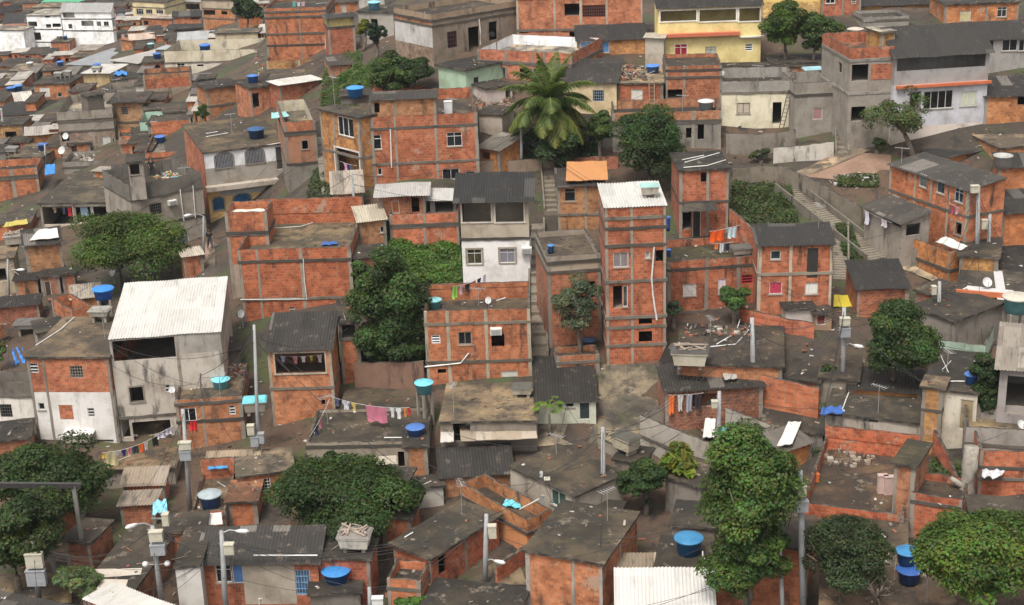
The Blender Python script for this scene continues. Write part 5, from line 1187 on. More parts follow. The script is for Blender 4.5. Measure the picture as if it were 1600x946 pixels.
tree('shrub', 'grey green shrub at the foot of the brick tower', (1040,466,1068,500), (1054,504), (.06,.085,.05), 3449, 0.09, 20, cat='shrub', group='shrubs among the houses', dr=-1)
tree('hill_tree', 'tangled green tree on the slope behind the blue tank', (560,86,650,156), (606,166), (.055,.085,.02), 18400, 0.12, 70)
tree('hill_tree', 'dark leafy growth under the corner house with the white band', (612,84,680,140), (645,150), (.03,.05,.014), 13799, 0.12, 50)
tree('flowering_tree', 'small yellow green tree beside the faded yellow wall', (556,26,582,60), (568,80), (.15,.15,.02), 5060, 0.108, 24)
tree('pine_tree', 'narrow dark conifer beside the small yellow green tree', (574,30,603,86), (588,96), (.022,.04,.02), 9660, 0.09, 40, cr=(.4, .8))
tree('broad_tree', 'dark tree at the top edge left of the tall blank brick house', (362,-6,412,40), (386,50), (.035,.055,.016), 6000, .25, 60)
tree('creeper', 'dark creeper climbing beside the narrow cream house', (1524,552,1572,672), (1550,690), (.032,.052,.016), 16099, 0.102, 60, cat='creeper', squash=.5)
tree('shrub', 'pale scrubby bush in front of the white ribbed roof, lower left', (92,884,168,940), (132,950), (.1,.13,.05), 10350, 0.09, 50, cat='shrub', group='shrubs among the houses')
tree('shrub', 'small bright bush at the bottom edge beside the corner house', (612,926,668,962), (640,970), (.06,.11,.02), 5060, 0.096, 26, cat='shrub', group='shrubs among the houses')
tree('shrub', 'small bush in the hollow beside the brick yard wall', (1276,566,1312,602), (1294,608), (.055,.08,.03), 3679, 0.096, 20, cat='shrub', group='shrubs among the houses')
tree('bare_shrub', 'leafless grey shrub on the earthen roof deck at the bottom', (1335,885,1408,950), (1366,968), G1, 0, .1, 1, cat='shrub', group='shrubs among the houses', bare=True, trunk=.12, limbs=11, dr=-1.5)
tree('shrub', 'green bush in the gap beside the black roofed brick house on the left', (306,163,328,196), (317,204), (.05,.085,.02), 3449, 0.132, 20, cat='shrub', group='shrubs among the houses')
tree('shrub', 'dark bush below the blank brick house beside the stairs', (480,700,560,740), (520,750), (.04,.06,.016), 6899, 0.108, 30, cat='shrub', group='shrubs among the houses')
tree('shrub', 'tuft of weeds beside the thin leaning tree', (1358,212,1384,236), (1371,238), (.05,.075,.02), 2070, 0.096, 12, cat='shrub', group='shrubs among the houses')
tree('shrub', 'leafy tuft at the corner of the orange rendered terrace', (870,780,905,800), (888,804), (.08,.09,.03), 2300, 0.09, 14, cat='shrub', group='shrubs among the houses')
tree('shrub', 'dark tuft below the round tree in front of the white wall', (1170,232,1206,252), (1188,254), (.045,.065,.02), 2989, 0.102, 16, cat='shrub', group='shrubs among the houses')
tree('small_tree', 'green tree between the blank brick house and the dark sagging roof', (545,395,580,470), (562,490), (.05,.08,.02), 9200, 0.108, 36)
tree('shrub', 'scrub at the left edge beside the walled terrace', (-14,528,14,572), (0,580), (.06,.09,.03), 3449, 0.102, 18, cat='shrub', group='shrubs among the houses')
cover('ivy', 'thick ivy covering the slope below the white sheet roofs', [(606,452),(722,450),(718,352),(606,352)], 17000, (.07,.125,.024), .13, .7)
cover('undergrowth', 'undergrowth on the slope below the tangled tree', [(520,150),(640,152),(640,110),(545,110)], 9000, (.06,.1,.022), .14, .6)
cover('undergrowth', 'dark undergrowth beneath the palm', [(800,258),(935,258),(940,205),(800,205)], 15000, (.036,.056,.018), .13, 1.0)
cover('undergrowth', 'weeds and bushes on the bank below the stepped wall', [(1142,352),(1250,360),(1236,296),(1142,282)], 5200, (.05,.07,.022), .14, .45)
cover('undergrowth', 'weeds between the two flights of stairs', [(1318,405),(1352,420),(1330,362),(1306,356)], 1800, (.045,.065,.02), .18, .5)
cover('undergrowth', 'rubbish strewn weeds on the edge of the bare yard', [(1308,292),(1372,296),(1372,276),(1310,276)], 1800, (.06,.08,.03), .16, .3)
cover('undergrowth', 'bushes in the dark gap beside the stairs and dark sagging roof', [(556,600),(660,600),(664,556),(560,540)], 7000, (.045,.075,.02), .14, .8)

tree('small_tree', 'low foliage at the foot of the tall light green tree', (1096,812,1236,940), (1168,990), (.058,.094,.019), 20000, .115, 70)
cover('undergrowth', 'weeds on the bank beside the faded yellow walled house', [(500,168),(562,166),(566,84),(512,92)], 5000, (.06,.09,.025), .14, .5)
cover('undergrowth', 'dark weeds in the alley below the peeling brick house', [(476,330),(526,312),(516,226),(496,228)], 3500, (.04,.055,.02), .14, .4)  # dark leaf cover added to darken the alley ground, standing in for its shade
cover('undergrowth', 'weeds growing between the lower right houses', [(1440,800),(1500,812),(1500,736),(1456,722)], 3500, (.045,.065,.02), .14, .5)
tree('small_tree', 'bushy lower growth at the foot of the dark tall tree', (554,486,662,590), (606,594), (.042,.07,.017), 22000, .115, 70, hollow=.3)
tree('shrub', 'leafy bushes around the foot of the palm', (815,196,925,262), (868,266), (.04,.065,.02), 12000, .13, 50, cat='shrub', group='shrubs among the houses', trunk=.06)
def palm():
    R = random.Random(11); P = hit(868, 258); C = at_range(858, 160, rng(P)); s = mpp(C)
    root = lab('palm_tree', P, 'feathery coconut palm in front of the cream house', 'palm tree')
    c = C - P; mb = MB(); mb.tube([(0, 0, -.5), (c.x * .2, c.y, c.z * .35), (c.x * .7, c.y, c.z * .7), tuple(c)], [.24, .19, .16, .16], 10); mb.build('trunk', 'bark', root, (.2, .17, .13), True)
    for k in range(36):
        a = k * 2.399 + R.uniform(-.2, .2); up = [1.35, 1.0, .65, .35, .05, -.2][k % 6] + R.uniform(-.12, .12); Ln = R.uniform(3.7, 4.5); pts, V, Fc, T = [], [], [], []
        d_ = Vector((math.cos(a) * math.cos(up), math.sin(a) * math.cos(up), math.sin(up))); p = Vector((0, 0, 0)); n = 18
        for i in range(n + 1):
            pts.append(p.copy()); p = p + d_ * (Ln / n); d_ = (d_ + Vector((0, 0, -.07 - .045 * (i / n)))).normalized()
        old = k % 6 >= 4; side0 = Vector((-math.sin(a), math.cos(a), 0))
        for i in range(2, n * 3):
            q = i / (n * 3); j = min(int(q * n), n - 1); o_ = pts[j].lerp(pts[j + 1], q * n - j); t_ = (pts[j + 1] - pts[j]).normalized(); l = 1.15 * math.sin(math.pi * min(1, .18 + q * .82)) + .12
            for sg in (-1, 1):
                w_ = t_ * .045; e = o_ + side0 * sg * l * .72 + t_ * l * .5 + Vector((0, 0, -l * R.uniform(.25, .65))); m_ = o_.lerp(e, .5) + Vector((0, 0, l * .1))
                b = len(V); V += [tuple(o_ - w_), tuple(o_ + w_), tuple(m_ + w_), tuple(e), tuple(m_ - w_)]; Fc.append((b, b + 1, b + 2, b + 3, b + 4))
                g_ = R.uniform(.6, 1.35); yl = (1.6, 1.15, .7) if (old and R.random() < .45) or (q > .85 and R.random() < .4) else (1, 1, 1)
                T.append((g_ * yl[0], g_ * yl[1], g_ * yl[2], 1))
        me = bpy.data.meshes.new('frond'); me.from_pydata(V, [], Fc); at_ = me.attributes.new('tone', 'FLOAT_COLOR', 'FACE'); at_.data.foreach_set('color', np.array(T).reshape(-1))
        f_ = link('frond', me, 'leaf', root, (.085, .125, .03)); f_.location = c
        mb = MB(); mb.tube([tuple(q) for q in pts], [.04 - .03 * i / n for i in range(n + 1)], 5); mb.build('stalk', 'bark', f_, (.2, .19, .06))
palm()
def papaya():
    R = random.Random(4); P = hit(858, 682); C = at_range(857, 634, rng(P)); root = lab('papaya_tree', P, 'slim papaya tree in front of the pale plastered house', 'papaya tree'); c = C - P; mb = MB()
    mb.tube([(0, 0, -.2), (.05, 0, c.z * .5), tuple(c)], [.1, .08, .06], 8); mb.build('trunk', 'bark', root, (.25, .22, .16), True)
    for k in range(14):
        a = k * 2.4; up = R.uniform(-.1, .7); L_ = R.uniform(.5, .8); d_ = Vector((math.cos(a) * math.cos(up), math.sin(a) * math.cos(up), math.sin(up))); e = d_ * L_; mb = MB(); V, Fc, T = [], [], []
        for j in range(9):
            b = a + (j - 4) * .35; l = .42 - .04 * abs(j - 4); t_ = Vector((math.cos(b), math.sin(b), -.25)) * l; sd = Vector((-math.sin(b), math.cos(b), 0)) * .08
            q = len(V); V += [tuple(e), tuple(e + t_ * .5 + sd), tuple(e + t_), tuple(e + t_ * .5 - sd)]; Fc.append((q, q + 1, q + 2, q + 3)); g_ = R.uniform(.8, 1.3); T.append((g_, g_, g_, 1))
        me = bpy.data.meshes.new('leaf'); me.from_pydata(V, [], Fc); at_ = me.attributes.new('tone', 'FLOAT_COLOR', 'FACE'); at_.data.foreach_set('color', np.array(T).reshape(-1))
        f_ = link('leaf', me, 'leaf', root, (.1, .17, .025)); f_.location = c; mb.tube([(0, 0, 0), tuple(e)], .015, 4); mb.build('stalk', 'bark', f_, (.2, .22, .08))
papaya()

# ------------------------------------------------------------------ tanks and dishes
tank('bright blue lidded tank on the concrete stand, top left of centre', 555.5, 152, 26, 20, 'm46r', (.02,.16,.42), dz=0)
tank('large blue tank with a ribbed lid at the bottom, beside the blue grille door', 526, 907, 42, 35, 'b108c', (.015,.075,.24), lidcol=(.04,.2,.48))
tank('big blue lidded tank beside the bright white ribbed roof, bottom', 1076, 864, 42, 42, 'b126', (.02,.1,.24), lidcol=(.04,.2,.38))
tank('blue tank with dirty lid on the brick walled terrace, lower left', 330, 792, 34, 34, 'b116', (.03,.09,.27), lidcol=(.33,.38,.4))
tank('dark blue tank on the white arched house', 401, 216, 26, 20, 'l39', (.02,.06,.14), lidcol=(.03,.09,.2))
tank('blue tank standing between ladder and plank shack', 1020, 114, 21, 15, 'm58b', (.04,.13,.4))
tank('cyan tank with a bright lid on the small brick house by the poles', 346, 606, 27, 23, 'l91', (.13,.42,.5), lidcol=(.18,.55,.65))
tank('greyish cyan tank at the corner of the dark flat roof and pale roof', 666, 664, 28, 27, None, (.1,.3,.34), lidcol=(.16,.52,.62), stand=2.1)
tank('cyan tank in the left corner of the washing terrace', 679, 481, 23, 20, 'n94', (.12,.36,.42), lidcol=(.22,.5,.52))
tank('pale blue dirty tank inside the brick walled terrace', 1336, 57, 23, 15, 'r63', (.2,.38,.46), lidcol=(.5,.42,.34))
tank('dusty topped big cyan tank on a concrete stand, right edge', 1583, 540, 40, 36, None, (.14,.36,.38), lidcol=(.48,.44,.37), stand=2.2)
tank('small blue tank on the roof of the narrow cream house', 1517, 600, 20, 22, 'r103', (.03,.09,.27))
tank('lower blue tank of the pair beside the lower right tree', 1420, 908, 36, 34, 'b130', (.012,.04,.16), lidcol=(.03,.1,.33), dz=.1)
tank('upper blue tank of the pair beside the lower right tree', 1417, 878, 34, 32, 'b131', (.02,.09,.24), lidcol=(.04,.2,.4), dz=0)
tank('round grey ribbed tank on the roof by the right edge poles', 1566, 262, 29, 26, 'r81', (.36,.35,.33), lid=False, open_=True, dz=.3)
tank('round grey tank with white rim on the low dark house', 1103, 173, 24, 20, 'm59', (.3,.33,.35), lidcol=(.55,.55,.53))
tank('left blue tank of the pair at the left edge', 18, 145, 13, 10, 'c18', (.03,.11,.32))
tank('right blue tank of the pair at the left edge', 29, 142, 13, 10, 'c18', (.03,.13,.36))
tank('blue tank in front of the cream terrace house', 235, 95, 15, 12, 230.0, (.02,.09,.32))
tank('blue tank beside the pale blue metal roof', 321, 82, 17, 14, 'c14', (.02,.1,.34))
tank('pale grey green tank among the brown valley roofs', 96, 95, 11, 11, 290.0, (.4,.45,.42))
tank('dirty cyan tank under the rust streaked roof', 236, 76, 10, 9, 240.0, (.2,.36,.36))
tank('tiny blue tank on the brick cube before the white blocks', 102, 62, 7, 6, 'c9', (.03,.08,.22))
tank('pale cyan tank on the ledge of the grey house, top', 585, 16, 19, 15, 'l45', (.14,.34,.44))
tank('blue barrel in the corner of the concrete terrace', 861, 396, 11, 16, 'n74', (.03,.11,.27), cat='barrel', group='barrels')
tank('upright blue barrel beside the brick wing wall', 414, 358, 9, 21, 'l89', (.03,.08,.2), cat='barrel', group='barrels')
tank('blue barrel with an orange lid beside the white roofed house', 310, 567, 8, 15, 'l91', (.02,.07,.26), lidcol=(.6,.24,.02), cat='barrel', group='barrels')
tank('upper blue barrel against the side of the brick tower', 1044, 361, 7, 24, 'n77', (.03,.09,.3), cat='barrel', group='barrels', dz=.9)
tank('lower blue barrel against the side of the brick tower', 1045, 401, 7, 13, 'n77', (.03,.1,.32), cat='barrel', group='barrels')
tank('blue tank under the thin grey green tree', 921, 541, 22, 18, None, (.03,.07,.13))
tank('bright blue tank with a ladder lid beside the wide white metal roof', 167, 500, 31, 25, 105.0, (.02,.11,.42), lidcol=(.03,.2,.55), stand=1.5)
boxtank('box tank with mint lid on the white ribbed tower roof', 1015, 308, 27, 24, 'n75', (.38,.34,.28), (.3,.5,.46), dz=.15)
boxtank('broad box tank under a cyan cover beside the poles', 400, 646, 34, 30, 'l91', (.26,.22,.18), (.16,.52,.58))
boxtank('tub shaped tank with a dark lid at the edge of the mossy yard', 978, 706, 38, 36, 'b123', (.46,.4,.3), (.09,.085,.07))
boxtank('white rimmed tank loaded with bricks at the bottom house', 556, 858, 48, 36, 'b108b', (.5,.47,.42), (.22,.2,.18), junk=True)
boxtank('cream box tank beside the dark ribbed lean-to', 1078, 572, 54, 38, 'n99', (.5,.45,.35), (.08,.075,.07), junk=True)
boxtank('flat topped box tank on the stained pale roof', 816, 619, 32, 22, 'n95', (.38,.34,.28), (.09,.085,.07))
boxtank('grey box tank on the walled terrace, left edge', 46, 522, 38, 20, None, (.28,.26,.24), (.12,.11,.1), legs=.6)
boxtank('box tank heaped with debris at the left edge', 24, 384, 28, 22, 'l30b', (.36,.33,.28), (.25,.22,.2), junk=True)
boxtank('white lidded box tank in front of the brick and white house', 127, 692, 42, 26, None, (.46,.42,.35), (.7,.68,.64))
boxtank('box tank beside the mossy deck washing', 1158, 401, 30, 20, 'n77', (.34,.29,.25), (.1,.09,.08))
boxtank('pinkish box tank with a blue cover behind the cream house', 1270, 120, 28, 16, 'm62', (.52,.43,.36), (.3,.5,.56), dz=.3)
boxtank('box tank on the clean white roofed beige house', 152, 113, 14, 10, 'c16', (.4,.38,.34), (.3,.28,.25), dz=.6)
boxtank('open grey box tank on the upper terrace, top left', 350, 74, 17, 10, 'c14', (.34,.34,.34), (.45,.45,.45))
boxtank('box tank on the terrace of the tall blank brick house', 432, 93, 16, 13, 'l42b', (.38,.33,.28), (.28,.26,.22))
boxtank('box tank beside the mint parapet terrace', 309, 182, 13, 16, 'c23', (.36,.34,.3), (.4,.38,.34), dz=.5)
boxtank('brown box tank with mint lid left of the black flat roof', 310, 157, 21, 18, 172.0, (.3,.24,.16), (.24,.46,.46))
boxtank('left tank of two on the brick house with a grey panel', 92, 122, 12, 10, 'c17', (.25,.23,.2), (.34,.33,.31))
boxtank('right tank of two on the brick house with a grey panel', 106, 121, 12, 12, 'c17', (.25,.23,.2), (.34,.33,.31))
boxtank('long white box tank on the brown valley roofs', 75, 106, 22, 9, 280.0, (.42,.41,.39), (.5,.49,.46))
boxtank('box tank on the flat brown roof, left edge', 20, 240, 17, 12, 'c25', (.27,.26,.24), (.2,.19,.18))
boxtank('sunken box tank in front of the open black door', 690, 936, 36, 26, None, (.45,.4,.33), (.5,.45,.38), junk=True)
boxtank('box tank under ribbed sheet on the white roofed house corner', 158, 502, 30, 20, 'l34', (.42,.4,.34), (.3,.28,.25), legs=.45)
boxtank('tile lidded box tank beside the dark mango tree', 604, 738, 34, 26, 'b119', (.45,.4,.32), (.42,.37,.3))
for a in [('white dish on the white walled roof terrace, left one', 752, 70, 8, 'm50'), ('tilted dish on the white walled roof terrace, middle one', 769, 62, 9, 'm50'), ('white dish at the left corner of the cream house parapet', 1128, 124, 10, 'm61'), ('large grey dish on the cross painted roof', 1541, 452, 15, 'r86'),
          ('round white dish beside the concrete ruin, left', 98, 242, 12, 'c25'), ('white dish on the brown brick front, left', 104, 220, 10, 'c21'), ('white dish above the blue tank of the white roofed house', 179, 444, 13, None), ('grey dish on the alley wall left of the blank brick house', 380, 512, 13, None),
          ('grey dish on the small brick house by the poles', 270, 620, 10, 'l91'), ('dish lying on the washing terrace parapet', 764, 480, 11, 'n94'), ('white dish at the front of the plank awning', 733, 692, 12, None), ('white dish on the earthen roof deck at the bottom', 1307, 894, 18, 'b130'),
          ('white dish at the right edge on the concrete terrace', 1594, 676, 14, 'r106'), ('dish on the upper terrace of the cream house, top left', 341, 60, 9, 'c14'), ('dish beside the upper terrace end, top left', 402, 88, 7, 'c14'), ('flat dish on the dark sagging roof', 540, 494, 8, 'l90')]:
    R = rnd(a[0]); dish(*a, face=(R.uniform(-.7, .7), -.8, R.uniform(.35, .8)), mast=.45 if a[4] else 1.0)

# ------------------------------------------------------------------ poles and wires
BX, BG = (.46, .43, .34), (.29, .3, .31)
pole('a', 'pole with a cream and a grey box at the lower left edge', 50, 845, 62, 946, boxes=((54,876,25,22,BX),(57,903,28,24,BG)))
pole('b', 'thick pole with stacked boxes and white globe lamps, lower left', 238, 822, 254, 955, boxes=((259,812,10,18,BX),(244,838,20,15,BX),(247,859,22,16,BG)), globes=True, lamp=(212,820))
pole('c', 'pole with two boxes beside the small brick house with a cyan tank', 286, 640, 297, 800, boxes=((289,697,19,11,BX),(290,712,17,14,BG)), r=.11)
pole('d', 'pole clustered with boxes beside the cyan covered tank', 397, 508, 405, 735, r=.1, boxes=((392,672,11,15,BX),(398,690,12,15,BG),(408,685,10,16,BG)), cross=False)
pole('e', 'pole with a lamp arm in front of the long patched roof', 346, 830, 353, 960, boxes=((358,858,15,16,BX),), lamp=(372,830))
pole('f', 'stubby pole with a white box at the bottom, beside the big blue tank', 577, 918, 579, 965, boxes=((590,940,17,12,(.6,.6,.58)),), r=.11)
pole('g', 'pole with street lamp in the courtyard of the corner brick house', 760, 804, 758, 914, boxes=((769,831,13,20,BX),), lamp=(775,877))
pole('h', 'pole with two boxes between the grey brown roof and orange terrace', 846, 737, 843, 812, boxes=((855,757,9,18,BX),(852,782,11,18,BG)), lamp=None, r=.11)
pole('i', 'bare tall pole in front of the broad grey brown roof', 942, 668, 943, 803, r=.13)
pole('j', 'pole with a box and lamp behind the walled compound', 1124, 612, 1122, 712, boxes=((1116,632,9,10,BX),), lamp=(1101,698), r=.13)
pole('k', 'bare pole beside the curved mossy roof', 1175, 497, 1178, 636, r=.14)
pole('l', 'pole with two boxes and a lamp left of the dense dark tree', 1319, 481, 1317, 610, boxes=((1320,503,15,11,BX),(1320,520,16,13,BG)), lamp=(1336,540), r=.14)
pole('m', 'leaning pole with two boxes in front of the feathery tree', 1250, 736, 1256, 965, boxes=((1249,767,20,16,BX),(1251,791,22,17,BG)), r=.15)
pole('n', 'thin pole wrapped in cables left of the feathery tree', 1219, 862, 1224, 975, r=.1)
pole('o', 'tall grey pole at the corner of the long two storey brick house', 1529, 292, 1526, 424, boxes=((1523,296,12,10,BX),), r=.14)
pole('p', 'shorter pole with a cream box right of the long brick house', 1547, 335, 1543, 418, boxes=((1538,351,9,13,BX),), r=.12)
pole('q', 'pole rising from the mint walled house', 1468, 440, 1466, 530, boxes=((1459,454,7,12,BX),), r=.12)
pole('r', 'street lamp pole beside the grey rendered house', 318, 338, 318, 408, lamp=(298,336), r=.09, cat='street lamp')
pole('s', 'thin concrete pole beneath the palm', 814, 202, 815, 262, r=.11)
pole('t', 'tangled pole between the large brick house and blank brick house', 550, 270, 556, 352, r=.1)
pole('u', 'leaning pole at the left edge beside the dark ribbed roof', 2, 170, 8, 228, r=.12)
pole('v', 'street light post in the dark alley at the left edge', 12, 405, 14, 470, lamp=(28,422), r=.09, cat='street lamp')
pole('w', 'thin pole between the flat brown roofs, left', 70, 226, 71, 262, r=.09)
pole('x', 'thin dark post on the deck of the small brick house', 313, 584, 316, 690, r=.06, col=(.1,.08,.07))
PN = dict(a='lower left edge pole', b='globe lamp pole', c='cyan tank house pole', d='clustered box pole', e='patched roof pole', f='stubby bottom pole', g='courtyard lamp pole', h='orange terrace pole', i='bare grey roof pole',
    j='compound pole', k='curved roof pole', l='two box tree pole', m='leaning lower right pole', n='cable wrapped pole', o='tall brick corner pole', p='short cream box pole', q='mint house pole', r='grey house street lamp', s='palm pole', t='tangled alley pole', u='left edge leaning pole', v='alley light post', w='flat roof pole', x='dark deck post')
for a, b, sg in [('a','b',1.2),('b','e',.8),('e','f',.6),('f','g',.9),('g','h',.5),('h','i',.6),('i','j',.8),('j','k',.7),('k','l',.8),('l','q',1.0),('l','m',1.5),('m','n',.3),('q','o',.8),('o','p',.3),('c','b',1.0),('c','d',.7),('d','x',.4),('c','x',.3),('t','r',1.2),('t','s',1.5),('r','v',2.2),('u','w',1.0),('w','r',2.5),('g','m',2.2),('v','u',2.0)]:
    wire(f'thin cable from the {PN[a]} to the {PN[b]}', a, b, sg)

# drops from the poles to the houses round about
def drops():
    R = random.Random(31); hs = [h for k, h in HOUSES.items() if h.part_root is h.root and not k.startswith('far')]
    for k, T in PT.items():
        near = sorted(hs, key=lambda h: (h.M @ Vector((h.W / 2, 0, h.zt)) - T).length)[:9]; R.shuffle(near)
        for h in near[:5]:
            e = h.M @ Vector((R.choice([0.1, h.W - .1, h.W * .5]), -.05, h.zt - R.uniform(.1, .5))); a = T - Vector((0, 0, R.uniform(0, .9)))
            wire(f'drooping service cable from the {PN[k]} to a nearby house', a, e, R.uniform(.25, 1.1), .013)
    ks = list(PT)
    for a, b in [('a','e'),('c','d'),('d','g'),('b','g'),('e','g'),('h','k'),('k','l'),('l','o'),('j','l'),('q','p'),('i','k'),('s','l'),('h','j'),('m','l')]:
        for q in range(2): wire(f'slack cable running from the {PN[a]} to the {PN[b]}', PT[a] - Vector((0, 0, .25 + .25 * q)), PT[b] - Vector((0, 0, .25 + .3 * q)), R.uniform(.6, 1.6), .014)
drops()
# ------------------------------------------------------------------ smaller houses, huts and walls that fill the gaps
ROW = dict(ov=.12)
H('f1', 'low house with a dark brown roof below the plain white house, left edge', (-12,104), (50,103), (60,90), 118, rc=(.07,.055,.045))
H('f2', 'low house with a grey beige roof right of the dark brown roof, left', (14,111), (66,109), (82,98), 122, 'concrete_house', 'concrete', rc=(.3,.27,.23))
H('f3', 'hut with a mottled dark ribbed roof above the two blue tanks', (18,126), (78,123), (88,110), 136, 'hut', roof='corr', ra=1, rise=.4)
H('f4', 'low house with a brown slab roof beside the pale grey green tank', (66,111), (120,107), (130,95), 124, rc=(.16,.12,.09), wins=[d('F',80,112,88,120)])
H('f5', 'tiny brick house with a pale roof above the two blue tanks, left edge', (-8,123), (20,122), (24,114), 138, rc=(.4,.37,.33))
H('f6', 'flat brown roofed house between the white block and blue grey roof', (110,90), (158,88), (164,80), 102, rc=(.2,.16,.12))
H('f7', 'sheet roofed hut right behind the brick cube with tanks', (112,80), (150,79), (156,70), 90, 'hut', roof='corr', rc=(.3,.28,.26), ra=.7)
H('f8', 'small dark brick house under a blue tank beside the cream terrace house', (222,98), (258,96), (252,87), 122, wc=(.3,.12,.07), wins=[o('F',226,102,250,114)])
H('f9', 'hut covered by a domed blue tarpaulin beside the clean white roof', (176,124), (200,122), (202,114), 142, 'hut', 'concrete')
H('f10', 'low concrete yard wall house with a dusty deck below the domed blue tarpaulin', (172,142), (221,138), (223,126), 160, 'concrete_house', 'concrete', (.26,.22,.18), par=.5, rc=(.22,.2,.17))
H('f11', 'small white cube house left of the blank orange brick upper wall', (212,133), (224,132), (226,128), 152, 'white_house', 'plaster', (.6,.58,.52))
H('f12', 'black fronted hut under the cream house wall', (309,123), (333,122), (334,116), 142, 'hut', 'concrete', (.1,.09,.08))
H('f13', 'grey roofless ruin with white pipes above the open white veranda', (98,254), (200,249), (196,233), 274, 'ruined_house', 'concrete', (.26,.24,.21), par=.5, rc=(.2,.18,.16), wins=[d('F',150,256,164,266)])
H('f14', 'small brick wing beside the worn mint parapet', (207,208), (230,206), (230,197), 230)
H('f18', 'brick stair block left of the grey house with dark terrace parapet', (176,268), (199,266), (200,256), 304, wins=[d('F',184,272,192,284)])
H('f19', 'low brick house with a grey roof between the ribbed roof and slanted pale roof', (6,200), (40,199), (46,188), 222, wins=[], rc=(.18,.16,.14))
H('f20', 'dark corner house under the leaning pole, left edge', (-24,236), (8,236), (14,226), 262, 'concrete_house', 'concrete', (.2,.18,.16))
H('f21', 'shed with rusty sheets between the brown deck and the mint parapet', (188,226), (212,224), (214,214), 244, 'shed', roof='corr', rc=(.2,.12,.08), ra=.7)
H('f22', 'brick house with brown flat roof just right of the panel fronted house', (108,143), (136,142), (142,130), 172, rc=(.15,.12,.1))
H('f23', 'tall thin brick house behind the tan brick house with barred window', (226,172), (252,170), (256,160), 200, rc=(.14,.12,.1), wc=(.4,.12,.06))
H('f24', 'long dark roof between the blank orange brick wall and black flat roofs', (256,176), (302,172), (304,158), 196, 'concrete_house', 'concrete', (.2,.17,.14), rc=(.12,.1,.08))
H('f30', 'brick house with a patched whitish sheet roof beside the tall blue tank', (112,468), (156,463), (150,443), 500, 'brick_hut', roof='corr', rc=(.5,.44,.38), ra=.9, rise=.4)
H('f31', 'low shed with a dark roof in the alley, left edge', (-24,484), (60,476), (56,460), 524, 'shed', roof='corr', ra=.7, wc=(.3,.1,.06))
H('f32', 'flat dark roofed room behind the brick and white house', (58,520), (100,513), (112,492), 556, 'concrete_house', 'concrete', (.3,.26,.22), rc=(.1,.09,.08))
H('f33', 'narrow concrete house filling the alley right of the wide white roof', (350,548), (374,545), (372,526), 600, 'concrete_house', 'concrete', (.18,.16,.14), rc=(.09,.08,.07))
H('f34', 'brick wall house right of the alley street lamp', (62,432), (92,430), (98,416), 466, wc=(.3,.1,.06), wins=[dr_('F',70,440,80,464)])
H('f40', 'low brick house under a rubble strewn grey sheet roof in the alley', (520,302), (566,299), (558,268), 350, wc=(.44,.16,.09), roof='corr', rc=(.34,.31,.28), ra=.7, rise=1.0)
H('f41', 'brick hut with cream sheets on top left of the white sheet roofs', (560,347), (602,343), (598,329), 404, 'brick_hut', roof='corr', rc=(.56,.52,.44), ra=.4, wins=[g('F',594,354,602,364)], rise=.4)
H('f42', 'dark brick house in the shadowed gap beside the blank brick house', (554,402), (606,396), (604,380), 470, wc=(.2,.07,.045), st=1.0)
H('f50', 'low house with mottled dark deck behind the laundry line roof', (536,638), (664,633), (658,604), 664, 'concrete_house', 'concrete', (.2,.16,.13), rc=(.13,.11,.085))
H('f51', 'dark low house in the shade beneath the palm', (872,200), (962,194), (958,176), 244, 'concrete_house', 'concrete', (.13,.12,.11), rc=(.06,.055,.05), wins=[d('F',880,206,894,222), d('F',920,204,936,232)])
H('f52', 'brick parapet block under the thin grey green tree', (870,557), (936,553), (934,538), 590, rc=(.09,.08,.07), par=.4)
H('f53', 'peeling white hut with a black roof below the soot streaked house', (1228,482), (1272,480), (1272,470), 510, 'hut', 'plaster', (.5,.44,.4), 1.0, rc=(.05,.045,.04))
H('f54', 'low orange room with a red door below the soot streaked house', (1273,490), (1300,489), (1300,478), 514, 'concrete_house', 'plaster', (.36,.24,.16), wins=[dr_('F',1276,492,1290,508,c=(.2,.03,.02))], rc=(.1,.08,.07))
H('f55', 'long low house with a grey ribbed roof right of the walled compound', (1216,708), (1268,690), (1252,660), 750, 'shed', roof='corr', rc=(.14,.13,.12), ra=.5, rise=.3)
H('f56', 'low black roofed house between the compound and the peeling whitewashed front', (1190,668), (1286,676), (1272,640), 700, 'concrete_house', 'concrete', (.25,.22,.19), rc=(.1,.09,.075))
H('f57', 'grey plastered house with patchy roof left of the orange rendered terrace', (638,762), (692,757), (690,742), 800, 'plastered_house', 'plaster', (.42,.39,.35), .8, rc=(.08,.07,.06), wins=[])
H('f58', 'brick block with rusty dark roof behind the corner brick house', (596,806), (642,808), (650,780), 860, rc=(.1,.08,.065))
H('f59', 'low concrete house with a black roof under the tall light green tree', (1050,818), (1148,826), (1130,788), 880, 'concrete_house', 'concrete', (.2,.17,.14), rc=(.075,.068,.06))
H('f60', 'brick house with plain flat roof between the tall tree and leaning pole', (1170,846), (1262,856), (1250,806), 950, wc=(.42,.12,.055), rc=(.11,.09,.075))
H('f61', 'brown roofed house between the grey trunk and the concrete walled terrace', (1424,770), (1504,782), (1490,744), 840, rc=(.12,.09,.07), wc=(.43,.11,.05), par=.4)
H('f62', 'brick house with dark roof at the right edge below the ruined shell', (1520,806), (1640,812), (1620,780), 880, rc=(.1,.09,.08))
H('f63', 'brick walled passage house right of the long patched roof', (604,904), (656,908), (660,876), 960, rc=(.1,.085,.07), par=.5)
H('f64', 'dark roofed brick house at the bottom between globe lamps and patched roof', (262,830), (318,826), (324,800), 880, wc=(.36,.11,.06), rc=(.1,.09,.08))
H('f65', 'low brick house behind the cream and grey boxes pole, lower left', (100,842), (140,846), (150,812), 890, wc=(.34,.11,.06), rc=(.1,.085,.075))
